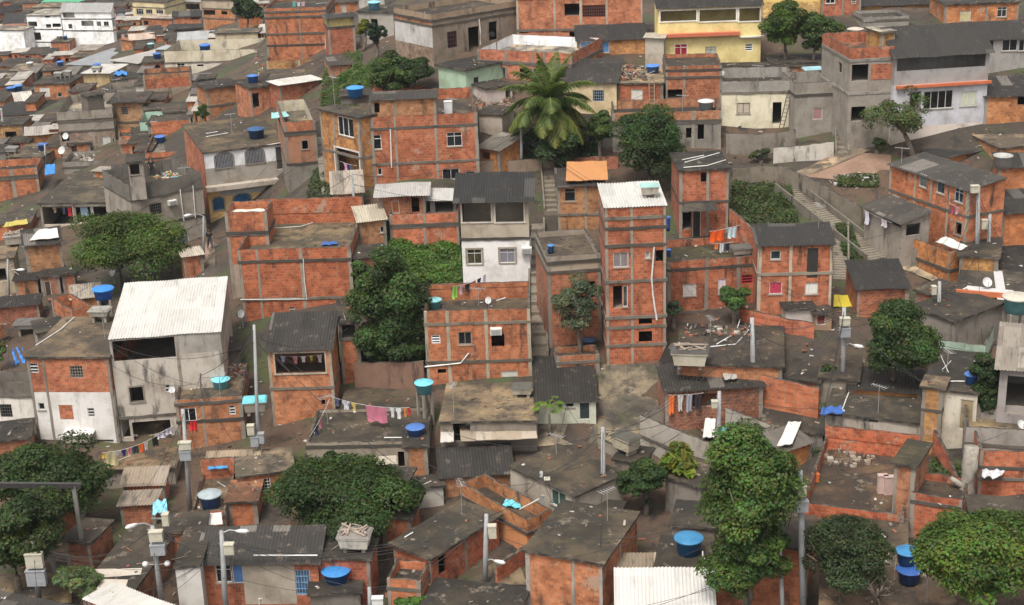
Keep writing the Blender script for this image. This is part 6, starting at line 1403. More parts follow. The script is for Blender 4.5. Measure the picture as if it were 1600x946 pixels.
H('f66', 'concrete house with stained roof in front of the compound pole', (1040,742), (1096,760), (1100,720), 800, 'concrete_house', 'concrete', (.22,.19,.16), rc=(.13,.11,.09))
H('f67', 'brick yard room with dark roof left of the curved mossy roof', (1034,566), (1062,568), (1060,540), 606, roof='corr', ra=.6)
H('f68', 'long low dark roofed house beside the lower path, right', (1424,478), (1492,500), (1500,452), 540, 'concrete_house', 'concrete', (.24,.21,.18), rc=(.1,.09,.075))
H('f69', 'brick house with a brown roof behind the cross painted roof', (1500,398), (1560,402), (1564,372), 450, rc=(.12,.1,.08))
H('f70', 'brick house wall with dark roof beneath the pale stained slab roof', (1560,262), (1640,262), (1620,240), 300, roof='corr', rise=.5)
H('f71', 'grey room with small window between the yellow house and brick topped house', (1205,98), (1290,96), (1284,84), 126, 'concrete_house', 'concrete', (.2,.17,.14), rc=(.08,.07,.06), wins=[d('F',1230,100,1242,112)])
H('f72', 'long brick room along the top edge behind the dark tree', (370,26), (410,24), (408,12), 50, roof='corr')
H('f73', 'dark roofed brick house between the yellow walled house and the blue lidded tank', (516,104), (556,101), (552,84), 130, wc=(.36,.12,.07), roof='corr', rc=(.12,.1,.09), ra=.8)
H('f74', 'flat roofed concrete block beneath the tall blank brick house terrace', (420,124), (514,121), (510,108), 150, 'concrete_house', 'concrete', (.28,.24,.2), rc=(.2,.17,.14))

H('f76', 'low dark roofed house at the foot of the two box pole', (1282,588), (1340,592), (1346,558), 628, 'concrete_house', 'concrete', (.24,.2,.16), rc=(.11,.09,.075))
H('f77', 'low brick house in the hollow behind the brick yard wall', (1228,590), (1280,596), (1290,566), 630, rc=(.1,.085,.07))
H('f78', 'dark roofed lean-to house behind the bare grey roof pole', (900,806), (962,812), (966,784), 850, rc=(.09,.08,.065))
H('f79', 'small roof between the tubs and compact dark tree', (960,716), (1004,722), (1000,698), 770, 'concrete_house', 'concrete', (.26,.22,.18), rc=(.1,.085,.07))
H('f80', 'brown slab roofed house at the left of the lower path', (1432,452), (1470,462), (1474,438), 500, rc=(.12,.1,.08))

H('f90', 'brick house with a grey slab in front of the rusty white roof, left', (262,66), (286,65), (288,58), 82, wc=(.46,.14,.06), wins=[d('F',268,70,276,78)])
H('f91', 'orange brick house beneath the long cream terrace house, left part', (226,128), (258,125), (262,118), 140, wc=(.46,.13,.05), wins=[d('F',236,130,244,137)])
H('f92', 'brick house with two dark windows right of the clean white roof', (150,150), (178,148), (180,140), 172, wc=(.44,.13,.06), wins=[d('F',155,153,161,162), d('F',167,152,173,161)])
H('f93', 'orange brick terrace wall house left of the mint parapet', (186,214), (208,212), (210,200), 240, wc=(.48,.14,.055), par=.4)
H('f94', 'brick house above the grey roofless ruin', (106,226), (140,223), (144,212), 250, wc=(.42,.13,.06), wins=[d('F',112,229,120,238)])
H('f95', 'brick house with pale deck right of the grey roofless ruin', (240,262), (290,256), (292,244), 292, wc=(.46,.13,.05), par=.3, dr=2)
H('f96', 'low brick house left of the slotted parapet house', (14,222), (44,221), (50,212), 246, wc=(.45,.13,.06), wins=[d('F',22,225,32,236)])
H('f97', 'brick house with ribbed roof behind the walled terrace, left edge', (22,440), (58,437), (64,420), 476, roof='corr', ra=.8)
H('f98', 'small red brick house between the round tree and the ribbed roof hut', (96,428), (116,426), (118,416), 462, wc=(.36,.1,.05))
H('f99', 'brick stub house beside the steps of the mouldy alley', (286,402), (316,398), (318,384), 440, wc=(.42,.13,.06), roof='corr', rc=(.4,.37,.33), ra=.6)

# far huts of the valley, each too small to tell from its neighbours
def bbox(h):
    P = []
    for x in (0, h.W):
        for y in (0, h.L):
            for z in (0, h.zt):
                q = h.M @ Vector((x, y, z)) - CAM; k = q.dot(fw); P.append((800 + F * q.dot(RT) / k, 473 - F * q.dot(UP) / k))
    return min(p[0] for p in P), min(p[1] for p in P), max(p[0] for p in P), max(p[1] for p in P)
def far_huts():
    R = random.Random(21); boxes = [bbox(h) for h in HOUSES.values()]; n = 0
    sets = [('small far off brick hut with a dark slab roof crowded into the valley', 'flat', (.1, .08, .06), 'brick'), ('small far off hut with a brown flat roof crowded into the valley', 'flat', (.15, .115, .085), 'brick'), ('small far off hut with a grey ribbed roof crowded into the valley', 'corr', (.16, .15, .145), 'concrete'),
            ('small far off hut with a whitish roof crowded into the valley', 'corr', (.5, .47, .43), 'brick'), ('small far off hut with a blackish roof crowded into the valley', 'flat', (.055, .05, .045), 'plaster')]
    for k in range(16000):
        v = R.uniform(4, 262); u = R.uniform(-30, 420 if v < 190 else 330)
        if v < 12 and u < 50: continue
        sc = 0.5 + v / 260; w_ = (R.uniform(24, 46) if n < 25 else R.uniform(13, 30) if k < 7000 else R.uniform(12, 24)) * sc; dp = R.uniform(7, 14) * sc; hh = R.uniform(12, 20) * sc
        bx = (u, v - dp - hh, u + w_, v); bad = False
        for b in boxes:
            ix = min(bx[2], b[2]) - max(bx[0], b[0]); iy = min(bx[3], b[3]) - max(bx[1], b[1])
            if ix > 0 and iy > 0 and ix * iy > (.42 if k < 7000 else .66) * min((bx[2] - bx[0]) * (bx[3] - bx[1]), (b[2] - b[0]) * (b[3] - b[1])): bad = True; break
        if bad: continue
        lb, rf, rc_, wm = sets[R.choice([0, 0, 0, 1, 2, 3, 4, 3])]
        A = (u, v - hh); B = (u + w_, v - hh - w_ * .05)
        win = [d('F', u + w_ * .25, v - hh * .8, u + w_ * .42, v - hh * .35)] if R.random() < .6 else []
        if R.random() < .4: win.append(d('F', u + w_ * .62, v - hh * .8, u + w_ * .78, v - hh * .3))
        try: h = H(f'far{n}', lb, A, B, (u + w_ * .9, v - hh - dp), v, 'far_hut', wm, {'brick': None, 'concrete': GREY, 'plaster': (R.uniform(.3, .6), R.uniform(.28, .5), R.uniform(.22, .42))}[wm], roof=rf, rc=rc_, wins=win, cc=False, group='far off huts crowded into the valley', cat='hut', floor=False)
        except Exception: continue
        boxes.append(bx); n += 1
        if n >= 95: break
    DIAG.append(f'far huts {n}')
far_huts()

# ------------------------------------------------------------------ walls, stairs, paved ground
wall_path('retaining_wall', 'mouldy retaining wall running above the long stepped path', [(1140,290),(1180,287),(1222,286),(1262,303),(1300,326),(1346,352)], 1.3, col=(.2,.17,.13))
wall_path('retaining_wall', 'stone wall below the hut with hanging washing', [(1352,362),(1380,384),(1412,412),(1450,424),(1494,440)], 1.3, col=(.19,.165,.13), tops=[1.1,1.2,1.3,1.3,1.2])
wall_path('retaining_wall', 'rough concrete wall under the cream house', [(1134,238),(1180,240),(1210,238),(1242,232)], 1.5, col=(.23,.2,.165))
wall_path('retaining_wall', 'peeling white plaster wall below the grey house with pinkish shutters', [(1208,255),(1250,253),(1302,246)], 1.25, mat='plaster', col=(.5,.46,.4), st=1.0)
wall_path('retaining_wall', 'reddish earth coloured bank wall beneath the dark leafy tree', [(556,606),(600,606),(664,604)], 1.7, col=(.2,.115,.08))
wall_path('retaining_wall', 'long stained wall below the palm and undergrowth', [(745,270),(800,268),(866,264)], .9, col=(.26,.19,.14))
wall_path('retaining_wall', 'short brick wall between the stairs and the round dark tree', [(884,266),(930,262),(966,262)], .9, .2, 'brick', (.4,.14,.08))
wall_path('brick_wall', 'orange brick yard wall beside the curved mossy roof', [(1180,640),(1230,652),(1278,664)], 2.3, .16, 'brick', (.52,.17,.075), st=.5)
wall_path('brick_wall', 'dark topped brick wall behind the rubbish strewn roof', [(1156,500),(1192,510),(1232,520),(1272,526)], .9, .16, 'brick', (.48,.14,.07))
wall_path('brick_wall', 'sloping brick wall beside the mossy deck washing', [(1140,372),(1164,386),(1188,408)], 1.5, .16, 'brick', (.5,.16,.08), tops=[2.2,1.9,1.5])
wall_path('brick_wall', 'low brick wall left of the large round lower right tree', [(1418,820),(1450,812),(1494,806)], 1.1, .16, 'brick', (.5,.14,.06))
wall_path('brick_wall', 'broken brick wall by the grey trunk', [(1458,712),(1480,742),(1496,770)], 1.3, .16, 'brick', (.46,.12,.055), tops=[1.6,1.2,.7])
wall_path('brick_wall', 'brick passage wall in front of the broad stained roof house', [(776,912),(800,896),(822,878)], 1.0, .16, 'brick', (.46,.13,.06))
wall_path('concrete_wall', 'low grey yard wall in front of the mossy courtyard', [(936,700),(965,716),(1002,742)], .7, col=(.3,.26,.21))
wall_path('concrete_wall', 'old wall with grey slats in front of the orange rendered terrace', [(640,772),(700,766),(730,764)], 1.0, mat='plaster', col=(.4,.37,.33))
wall_path('concrete_wall', 'sloping ledge wall of the grey ramp, lower left', [(100,850),(118,828),(134,800)], 1.0, col=(.3,.28,.25))
stairs('long flight of worn steps descending from the yard to the right', (1372,408), (1228,296), 1.7, .2, True, n=36)
stairs('straight grey steps beside the soot streaked brick house', (1312,440), (1312,358), 1.0, .2, True, n=22)
stairs('dark narrow steps between the white house and the orange roofed house', (842,562), (838,352), 1.0, .2, True)
stairs('upper steps behind the black ribbed roof', (862,336), (856,268), .9, .2, True)
stairs('shadowed steps in the alley left of the white framed window house', (516,306), (503,216), 1.2, .2, False)
stairs('steps in the gap right of the grey house with pinkish shutters', (1316,246), (1313,168), .8, .2, True)
stairs('brick coloured steps at the end of the mouldy alley, left', (318,424), (332,384), 1.2, .2, False, (.3,.2,.15))
paved('yard', [(934,694), (1040,694), (1040,571), (936,571)], (.17,.15,.115), ra=.5)
paved('yard', [(700,912), (824,916), (806,866), (730,868)], (.17,.14,.1))
paved('yard', [(840,700), (934,694), (934,664), (838,664)], (.22,.19,.15))
paved('yard', [(1236,276),(1392,292),(1392,244),(1310,238)], (.24,.15,.105), 'plaster', ra=.2)
paved('path', [(1232,274), (1262,276), (1360,236), (1340,232)], (.34,.27,.2), ra=.2)
paved('path', [(1386,412), (1500,458), (1514,444), (1410,400)], (.3,.26,.2), ra=.2)
paved('path', [(310,470), (340,470), (336,380), (318,380)], (.14,.12,.1), ra=.4)
paved('yard', [(0,944), (112,944), (112,898), (0,898)], (.24,.18,.11))

# ------------------------------------------------------------------ tarpaulins, sheets, awnings
slab('tarpaulin', 'torn orange tarpaulin on the roof beside the stairs', 'n73', [(884,284),(950,281),(948,262),(886,264)], 'fabric', (.44,.2,.075), 'tarpaulin', dz=.35, h2=.5)
slab('tarpaulin', 'yellow tarpaulin hung over the narrow awning', None, [(1302,480),(1342,480),(1340,462),(1303,462)], 'fabric', (.62,.5,.05), 'tarpaulin', dz=1.6)
slab('tarpaulin', 'bright blue tarpaulin hanging from the slotted brick parapet', 'c26', [(70,274),(86,272),(86,257),(71,258)], 'fabric', (.04,.2,.5), 'tarpaulin', dz=.5)
slab('tarpaulin', 'domed blue tarpaulin on the valley hut', 'f9', [(177,118),(199,117),(196,111),(180,112)], 'fabric', (.05,.2,.48), 'tarpaulin', dz=.25, warp=.15)
slab('tarpaulin', 'blue tarpaulin on the weathered plank roof', 'b118', [(325,734),(356,732),(354,724),(328,725)], 'fabric', (.06,.3,.62), 'tarpaulin', dz=.35)
slab('tarpaulin', 'blue plastic parasol cover on the peeling whitewashed house', 'r101', [(1280,648),(1320,646),(1314,636),(1286,637)], 'fabric', (.04,.11,.35), 'tarpaulin', dz=.5, warp=.08)
slab('tarpaulin', 'crumpled blue cloth heap beside the lower left washing yard', None, [(18,570),(40,570),(36,546),(20,544)], 'fabric', (.05,.2,.55), 'tarpaulin', dz=.9, warp=.12)
slab('tarpaulin', 'pale blue plastic covering on the small pole hut, lower left', 'b114', [(238,804),(262,802),(260,782),(240,784)], 'fabric', (.25,.6,.75), 'tarpaulin', dz=.4, warp=.1)
slab('sheet', 'cyan sheet on the walled compound deck', 'n98', [(1112,682),(1150,680),(1140,668),(1106,671)], 'plastic', (.2,.55,.62), 'sheet', dz=.3)
slab('sheet', 'white sheet leaning in the walled compound', 'n98', [(1098,684),(1116,684),(1118,668),(1102,666)], 'plain', (.6,.58,.54), 'sheet', dz=.3, h2=.5)
slab('sheet', 'large white board leaning beside the stained terrace', 'f55', [(1214,698),(1238,694),(1252,660),(1232,660)], 'plain', (.62,.6,.57), 'board', dz=.35)
slab('sheet', 'mint sheet on the terrace of the peeling brick house', 'l41', [(424,186),(452,182),(446,175),(424,177)], 'plastic', (.3,.58,.58), 'sheet', dz=.5)
slab('sheet', 'ragged white sheet on the stair room of the blank brick house', 'l89b', [(360,336),(416,333),(412,327),(362,329)], 'plain', (.6,.56,.48), 'sheet', dz=.9)
slab('sheet', 'upper cyan panel beside the big lidded tank, bottom', 'b126', [(1113,882),(1136,884),(1136,862),(1114,860)], 'plastic', (.12,.4,.58), 'sheet', dz=.2)
slab('sheet', 'lower cyan panel beside the big lidded tank, bottom', 'b126', [(1112,900),(1156,903),(1150,892),(1114,888)], 'plastic', (.2,.45,.58), 'sheet', dz=.15)
slab('sheet', 'cyan cloth on the small orange rendered terrace', 'b122', [(784,790),(815,795),(812,786),(792,780)], 'fabric', (.14,.5,.62), 'cloth', dz=.1, warp=.06)
slab('sheet', 'white awning slanting over the brick walled yard', 'r83', [(1462,378),(1500,392),(1512,386),(1478,370)], 'plain', (.62,.6,.57), 'awning', dz=1.3)
slab('sheet', 'patch of pale sheets on the dark ribbed lean-to', 'n99b', [(1132,594),(1152,592),(1146,571),(1124,573)], 'plain', (.38,.35,.32), 'sheet', dz=.4, h2=.25)
slab('sheet', 'first white sheet laid on the dark hut beside the round tree', 'l29', [(46,376),(92,372),(90,362),(62,364)], 'plain', (.6,.57,.52), 'sheet', dz=.3, h2=.25)
slab('sheet', 'yellow edged sheet on the low brick house, left edge', 'l30', [(4,356),(44,350),(42,343),(10,348)], 'plain', (.45,.36,.08), 'sheet', dz=.1)
slab('sheet', 'white sheet over the awning of the lower left tank terrace', 'b116', [(268,822),(348,820),(346,802),(270,803)], 'plain', (.6,.57,.54), 'awning', dz=.4)
slab('mattress', 'white mattress sheets in the ruined brick shell', 'r107', [(1534,745),(1560,748),(1576,728),(1536,722)], 'fabric', (.55,.55,.58), 'sheet', dz=.4, warp=.1)
slab('awning', 'plank awning of many worn boards below the pale stained roof', 'n95', [(720,690),(840,686),(836,663),(718,664)], 'corr', (.4,.33,.25,.9), 'awning', dz=-.75, warp=.02)
slab('awning', 'narrow white ribbed awning below the pale stained roof', 'n95', [(688,692),(709,691),(709,664),(689,665)], 'corr', (.5,.46,.42,.3), 'awning', dz=-.75, warp=.02)
slab('awning', 'small mouldy awning over the door of the mouldy roofed house', 'n76', [(1064,332),(1122,330),(1118,318),(1070,319)], 'roof', (.06,.055,.05,.5), 'awning', dz=-2.5)
slab('doormat', 'blue mattress lying on the mossy deck of the blank brick house', 'l89', [(502,384),(527,382),(526,378),(504,379)], 'fabric', (.04,.1,.3), 'mattress', dz=.1)
for q, (a, b, c_, e) in enumerate([((1502,452),(1580,462),(1584,454),(1508,446)), ((1558,468),(1574,470),(1566,424),(1552,422))]):
    slab('painted_stripe', ['pale stripe running across the cross painted roof', 'pale stripe running up the cross painted roof'][q], 'r86', [a, b, c_, e], 'plain', (.5,.48,.47), 'painted stripe', dz=.03 + .006 * q, th=.004, warp=.0)
for q, px in enumerate([[(130,905),(220,898),(222,888),(130,890)], [(150,921),(196,921),(200,906),(160,905)]]):
    slab('painted_patch', ['upper whitewash band on the black slab roof, lower left', 'lower whitewash band on the black slab roof, lower left'][q], 'b109', px, 'plain', (.5,.44,.37), 'whitewash', dz=.03, th=.004, warp=0)
deco('n78', 'soot_streak', 'F', 1261, 388, 1278, 434, .004, .012, 'plain', (.025,.022,.02))
deco('l34', 'bare_brick_patch', 'F', 93, 633, 114, 655, .004, .014, 'brick', (.45,.15,.07,.4))
# ------------------------------------------------------------------ people, washing, pipes, loose things
def person(label, P, yaw, shirt, trousers, arm=.2, stride=.18, hair=(.015, .012, .01), skin=(.2, .11, .07)):
    root = lab('person', P, label, 'person', None, yaw)
    J = dict(pel=(0, 0, .93), wst=(0, 0, 1.08), chs=(0, .01, 1.3), nck=(0, 0, 1.46), hd0=(0, -.02, 1.54), hd1=(0, -.03, 1.63), hd2=(0, -.02, 1.71))
    rad = dict(pel=.15, wst=.135, chs=.165, nck=.055, hd0=.075, hd1=.09, hd2=.075); E = [('pel', 'wst'), ('wst', 'chs'), ('chs', 'nck'), ('nck', 'hd0'), ('hd0', 'hd1'), ('hd1', 'hd2')]
    for s, nm in ((-1, 'l'), (1, 'r')):
        f = s * stride
        for k, p, r in (('sh', (s * .19, 0, 1.4), .06), ('el', (s * .25, -.02 + .05 * s, 1.13), .045), ('wr', (s * .24, -arm, .92), .032), ('hn', (s * .235, -arm - .03, .83), .04), ('hp', (s * .09, 0, .88), .1), ('kn', (s * .1, -f * .5 - .03, .48), .065), ('an', (s * .1, -f + .02, .09), .045), ('to', (s * .11, -f - .13, .04), .04)): J[k + nm] = p; rad[k + nm] = r
        E += [('chs', 'sh' + nm), ('sh' + nm, 'el' + nm), ('el' + nm, 'wr' + nm), ('wr' + nm, 'hn' + nm), ('pel', 'hp' + nm), ('hp' + nm, 'kn' + nm), ('kn' + nm, 'an' + nm), ('an' + nm, 'to' + nm)]
    def skin_mesh(name, edges, grow, mat, col, rootk):
        ks = []; [ks.append(k) for e in edges for k in e if k not in ks]; me = bpy.data.meshes.new(name); me.from_pydata([J[k] for k in ks], [(ks.index(a), ks.index(b)) for a, b in edges], [])
        o_ = link(name, me, mat, root, col); m = o_.modifiers.new('skin', 'SKIN'); m.use_smooth_shade = True
        for i, k in enumerate(ks): me.skin_vertices[0].data[i].radius = (rad[k] * grow, rad[k] * grow * (.75 if k in ('chs', 'wst', 'pel') else 1)); me.skin_vertices[0].data[i].use_root = (k == rootk)
        s_ = o_.modifiers.new('sub', 'SUBSURF'); s_.levels = 2; s_.render_levels = 2; return o_
    skin_mesh('body', E, 1, 'skin', skin, 'pel')
    skin_mesh('shirt', [('pel', 'wst'), ('wst', 'chs'), ('chs', 'shl'), ('chs', 'shr'), ('shl', 'ell'), ('shr', 'elr')], 1.14, 'fabric', shirt, 'pel')
    skin_mesh('trousers', [('wst', 'pel'), ('pel', 'hpl'), ('pel', 'hpr'), ('hpl', 'knl'), ('hpr', 'knr'), ('knl', 'anl'), ('knr', 'anr')], 1.15, 'fabric', trousers, 'wst')
    mb = MB(); mb.lathe([(.1, -.03), (.112, .03), (.1, .09), (.06, .13), (.01, .145)], 14, c=(0, .015, 1.62)); mb.build('hair', 'fabric', root, hair, True)
    mb = MB(); mb.hexa([(-.012, -.14, 1.6), (.012, -.14, 1.6), (.012, -.1, 1.6), (-.012, -.1, 1.6), (-.006, -.115, 1.645), (.006, -.115, 1.645), (.006, -.1, 1.645), (-.006, -.1, 1.645)]); mb.build('nose', 'skin', root, skin)
person('man in dark shirt and trousers standing on the grey rendered terrace', on(233, 281, 'l28') + Vector((.1, .9, 0)), .5, (.015, .015, .02), (.02, .02, .03), stride=.05)
_p = hit(329, 392); person('person in dark clothes walking through the mouldy alley', Vector((_p.x, _p.y, gz(_p.x, _p.y) + .12)), .6, (.02, .018, .03), (.05, .05, .07), stride=.25, skin=(.15, .09, .06))

def top(key, u, v, up): return on(u, v, key) + Vector((0, 0, up))
washing('clothes line above the dark flat roof, held by a post', top('n92', 518, 660, 1.7), top('n92', 642, 676, 1.6), [
 (.09,.32,.5,(.08,.09,.16),'navy shirt at the left end of the dark roof line'), (.2,.5,.55,(.55,.55,.6),'pale grey shirt on the dark roof line'), (.3,.3,.5,(.6,.45,.12),'yellowish shirt on the dark roof line'),
 (.58,1.35,1.0,(.45,.14,.2),'long pink patterned blanket on the dark roof line'), (.78,.3,.6,(.62,.6,.62),'white shirt beside the pink blanket'), (.86,.35,.7,(.66,.66,.66),'longer white shirt near the end of the dark roof line'), (.94,.22,.55,(.6,.22,.03),'orange shirt on the dark roof line'), (.99,.2,.5,(.4,.04,.05),'red cloth at the right end of the dark roof line')], .25)
washing('clothes line over the orange washing terrace', top('n94', 710, 478, 1.3), top('n94', 764, 458, 1.4), [
 (.05,.5,.8,(.25,.5,.08),'bright green towel on the washing terrace'), (.22,.3,.6,(.5,.35,.42),'pinkish shirt on the washing terrace'), (.4,.45,.5,(.02,.02,.03),'black shirt on the washing terrace'), (.58,.4,.6,(.5,.02,.03),'red shirt on the washing terrace'), (.74,.35,.55,(.03,.03,.06),'dark navy shirt on the washing terrace'), (.9,.25,.7,(.55,.5,.6),'striped pale cloth on the washing terrace')], .2)
washing('clothes line on the mossy deck beside the tower', top('n77', 1108, 396, 1.5), top('n77', 1156, 390, 1.7), [
 (.26,1.0,.75,(.75,.1,.01),'bright orange sheet on the mossy deck line'), (.75,.62,.75,(.5,.6,.64),'pale blue grey towel on the mossy deck line')], .05)
washing('low clothes line on the mossy deck beside the tower', top('n77', 1108, 400, .9), top('n77', 1146, 398, .9), [
 (.3,.25,.4,(.7,.18,.03),'small orange cloth on the mossy deck'), (.52,.3,.6,(.55,.58,.6),'light grey trousers on the mossy deck'), (.75,.25,.6,(.02,.02,.04),'black trousers on the mossy deck')], .1)
washing('clothes line across the dirt coloured laundry yard', top('b114y', 162, 732, 1.0), top('b114y', 262, 714, 1.7), [
 (.04,.3,.35,(.7,.4,.02),'yellow cloth on the laundry yard line'), (.13,.8,.9,(.5,.44,.25),'cream bed sheet on the laundry yard line'), (.24,.25,.3,(.5,.5,.6),'lilac shirt on the laundry yard line'), (.34,.3,.45,(.03,.03,.16),'dark blue shirt on the laundry yard line'), (.43,.22,.45,(.5,.2,.22),'rosy cloth on the laundry yard line'), (.52,.36,.5,(.03,.04,.05),'black cloth on the laundry yard line'),
 (.61,.3,.55,(.75,.13,.01),'vivid orange shirt on the laundry yard line'), (.69,.26,.55,(.6,.45,.48),'white and red shirt on the laundry yard line'), (.84,.36,.6,(.008,.008,.01),'black trousers near the right end of the laundry yard line'), (.93,.6,.3,(.52,.5,.6),'pale lilac cloth at the right end of the laundry yard line')], .3)
washing('second clothes line of the laundry yard', top('b114y', 236, 712, 1.3), top('b114y', 276, 700, 1.5), [(.3,.35,.4,(.6,.52,.08),'pale yellow cloth on the second laundry yard line'), (.8,.5,.4,(.52,.5,.58),'whitish towel on the second laundry yard line')], .1)
washing('clothes line inside the dark sagging roof veranda', HOUSES['l90'].M @ Vector((.5, .5, HOUSES['l90'].zt - .5)), HOUSES['l90'].M @ Vector((3.4, .5, HOUSES['l90'].zt - .5)), [
 (.12,.3,.4,(.4,.42,.6),'lilac shirt in the open veranda'), (.38,.3,.5,(.55,.25,.25),'pink shirt in the open veranda'), (.55,.3,.4,(.6,.6,.6),'white shirt in the open veranda'), (.72,.2,.35,(.5,.5,.1),'yellow shirt in the open veranda'), (.9,.3,.5,(.55,.5,.5),'pale shirt in the open veranda')], .1)
washing('clothes line in the open white veranda', HOUSES['l27'].M @ Vector((.5, .3, HOUSES['l27'].zt - .5)), HOUSES['l27'].M @ Vector((5.6, .3, HOUSES['l27'].zt - .5)), [
 (.14,.35,.5,(.4,.3,.2),'tan shirt in the white veranda'), (.3,.3,.6,(.1,.12,.2),'navy shirt in the white veranda'), (.4,.35,.8,(.6,.03,.06),'red towel in the white veranda'), (.66,.7,.8,(.3,.42,.55),'light blue sheet in the white veranda'), (.8,.3,.7,(.6,.6,.58),'white cloth in the white veranda')], .1)
washing('line under the eave of the mouldy ribbed hut', HOUSES['r82'].M @ Vector((.3, -.3, HOUSES['r82'].zt - .15)), HOUSES['r82'].M @ Vector((3.8, -.3, HOUSES['r82'].zt - .15)), [
 (.1,.5,.9,(.6,.58,.66),'lilac sheet hanging from the mouldy ribbed hut'), (.7,.7,.5,(.55,.5,.55),'pale cloth hanging from the mouldy ribbed hut')], .05)
washing('line under the dark ribbed lean-to', HOUSES['n99b'].M @ Vector((.1, -.3, HOUSES['n99b'].zt - .1)), HOUSES['n99b'].M @ Vector((2.2, -.3, HOUSES['n99b'].zt - .1)), [
 (.1,.35,1.2,(.7,.16,.03),'orange and white dress under the ribbed lean-to'), (.35,.35,1.0,(.55,.5,.48),'cream shirt under the ribbed lean-to'), (.6,.35,1.1,(.3,.3,.36),'grey trousers under the ribbed lean-to'), (.85,.4,1.0,(.03,.02,.03),'black coat under the ribbed lean-to')], .05)
washing('line strung from the post to the corner of the laundry roof', top('n92', 484, 690, .3), top('n92', 518, 662, 1.6), [(.35,.4,.6,(.03,.04,.12),'dark blue shirt on the sloping line'), (.55,.3,.6,(.5,.15,.18),'red and white shirt on the sloping line')], .15)
washing('line in the white framed opening of the tank stand house', HOUSES['m46'].M @ Vector((2.2, -.06, 2.6)), HOUSES['m46'].M @ Vector((4.3, -.06, 2.6)), [(.3,.4,.6,(.55,.3,.45),'pink shirt in the white framed opening'), (.6,.35,.7,(.06,.09,.2),'dark blue cloth in the white framed opening')], .05)
washing('line between balconies at the top edge', at(455, 3, 160), at(478, 3, 160), [(.2,.35,.7,(.1,.4,.38),'teal cloth on the top edge balcony'), (.5,.3,.7,(.6,.55,.55),'white cloth on the top edge balcony'), (.8,.35,.8,(.55,.35,.4),'pink cloth on the top edge balcony')], .05)
fpk = lambda key, f, u, v, off=.1: HOUSES[key].M @ Vector({'F': (HOUSES[key].px(f, u, v)[0], -off, HOUSES[key].px(f, u, v)[1])}[f])
washing('short line at the white framed window with red towel', fpk('l91','F',290,656), fpk('l91','F',312,655), [(.5,.45,.65,(.55,.01,.02),'bright red towel under the white framed window')], .03)
washing('short line below the long brick house window', fpk('r81','F',1486,318), fpk('r81','F',1500,324), [(.3,.3,.6,(.4,.05,.1),'crimson shirt on the long brick house'), (.75,.3,.5,(.5,.25,.3),'pink shirt on the long brick house')], .03)
washing('flag rope beside the ragged white sheet roof', at(502, 146, 141), at(514, 150, 141), [(.5,.8,1.1,(.5,.06,.1),'red and white flag like cloth beside the ragged sheet roof')], .02)

# pipes
P_ = rpipe
fpipe('white downpipe in the middle of the blank brick house', 'l89', 'F', [(474,404),(476,440),(480,468)])
fpipe('white waste pipe along the foot of the blank brick house', 'l89', 'F', [(376,468),(480,467)])
fpipe('long white downpipe zigzagging down the brick tower', 'n75', 'F', [(1022,386),(1018,436),(1020,460),(1026,500)], r=.06)
fpipe('left downpipe on the grey rendered house', 'l28', 'F', [(281,296),(287,345)], r=.045)
fpipe('right downpipe on the grey rendered house', 'l28', 'F', [(301,290),(305,340)], r=.045)
fpipe('white downpipe at the right corner of the white arched house', 'l39', 'F', [(405,229),(444,222),(445,268),(446,300)], r=.05)
fpipe('white downpipe on the large three storey brick house', 'm47', 'F', [(610,202),(612,262)], r=.05)
fpipe('white pipe bent across the orange washing terrace house', 'n94', 'F', [(664,573),(720,567),(732,552)], r=.05)
fpipe('pale pipe on the long side of the corner house', 'm48', 'R', [(748,30),(750,50),(750,70)], r=.05)
fpipe('thin white pipe down the tall blank brick house', 'l42', 'F', [(508,40),(509,90)], r=.04)
P_('first white pipe lying on the mouldy flat roof', 'n76', [(1066,250),(1100,243)]); P_('second white pipe lying on the mouldy flat roof', 'n76', [(1070,254),(1124,239)]); P_('long bent white pipe at the edge of the mouldy flat roof', 'n76', [(1068,262),(1105,259),(1134,250)])
P_('bent white pipe on the broad mossy roof', 'r101', [(1316,640),(1326,614),(1344,606),(1394,610)]); P_('white pipe curving over the curved mossy roof', 'n99', [(1120,538),(1150,520),(1156,500)]); P_('thin pipe loop on the curved mossy roof', 'n99', [(1110,542),(1150,538),(1170,515)])
P_('white pipe along the edge of the brown flat roof, left', 'l34', [(56,540),(96,514),(116,496)]); P_('white pipe on the front edge of the dark flat roof', 'n92', [(600,684),(650,684)]); P_('white pipe across the dark patched bottom roof', 'b108', [(396,868),(496,868)], dz=.5)
P_('white pipe stub on the tan tank house', 'b119', [(530,714),(576,692)], dz=.5); P_('white pipe at the end of the orange terrace', 'b122', [(812,796),(842,780)], dz=.8); P_('bent pipe beside the big blue lidded tank', 'b126', [(1098,862),(1098,872),(1108,876)], dz=.5)
P_('first white strip on the white arched house roof', 'l39', [(322,209),(340,206)]); P_('second white strip on the white arched house roof', 'l39', [(322,214),(356,208)]); P_('long pipe on the upper terrace deck, top left', 'c14', [(350,82),(394,76)]); P_('pale hose across the blank brick house deck', 'l89', [(425,357),(470,354),(508,342),(548,335)], r=.025); P_('bent antenna pipe on the narrow cream house', 'r103', [(1470,556),(1482,582)], dz=.4, r=.018)
P_('crossed antenna pipe on the narrow cream house', 'r103', [(1472,578),(1486,564)], dz=.4, r=.018); P_('white pipe edging the narrow cream house roof', 'r103', [(1467,596),(1508,596)]); P_('white pipe on the corner house deck', 'b124', [(632,840),(645,832)]); P_('fallen white pipe on the terrace of orange washing', 'n94', [(776,470),(800,462)])

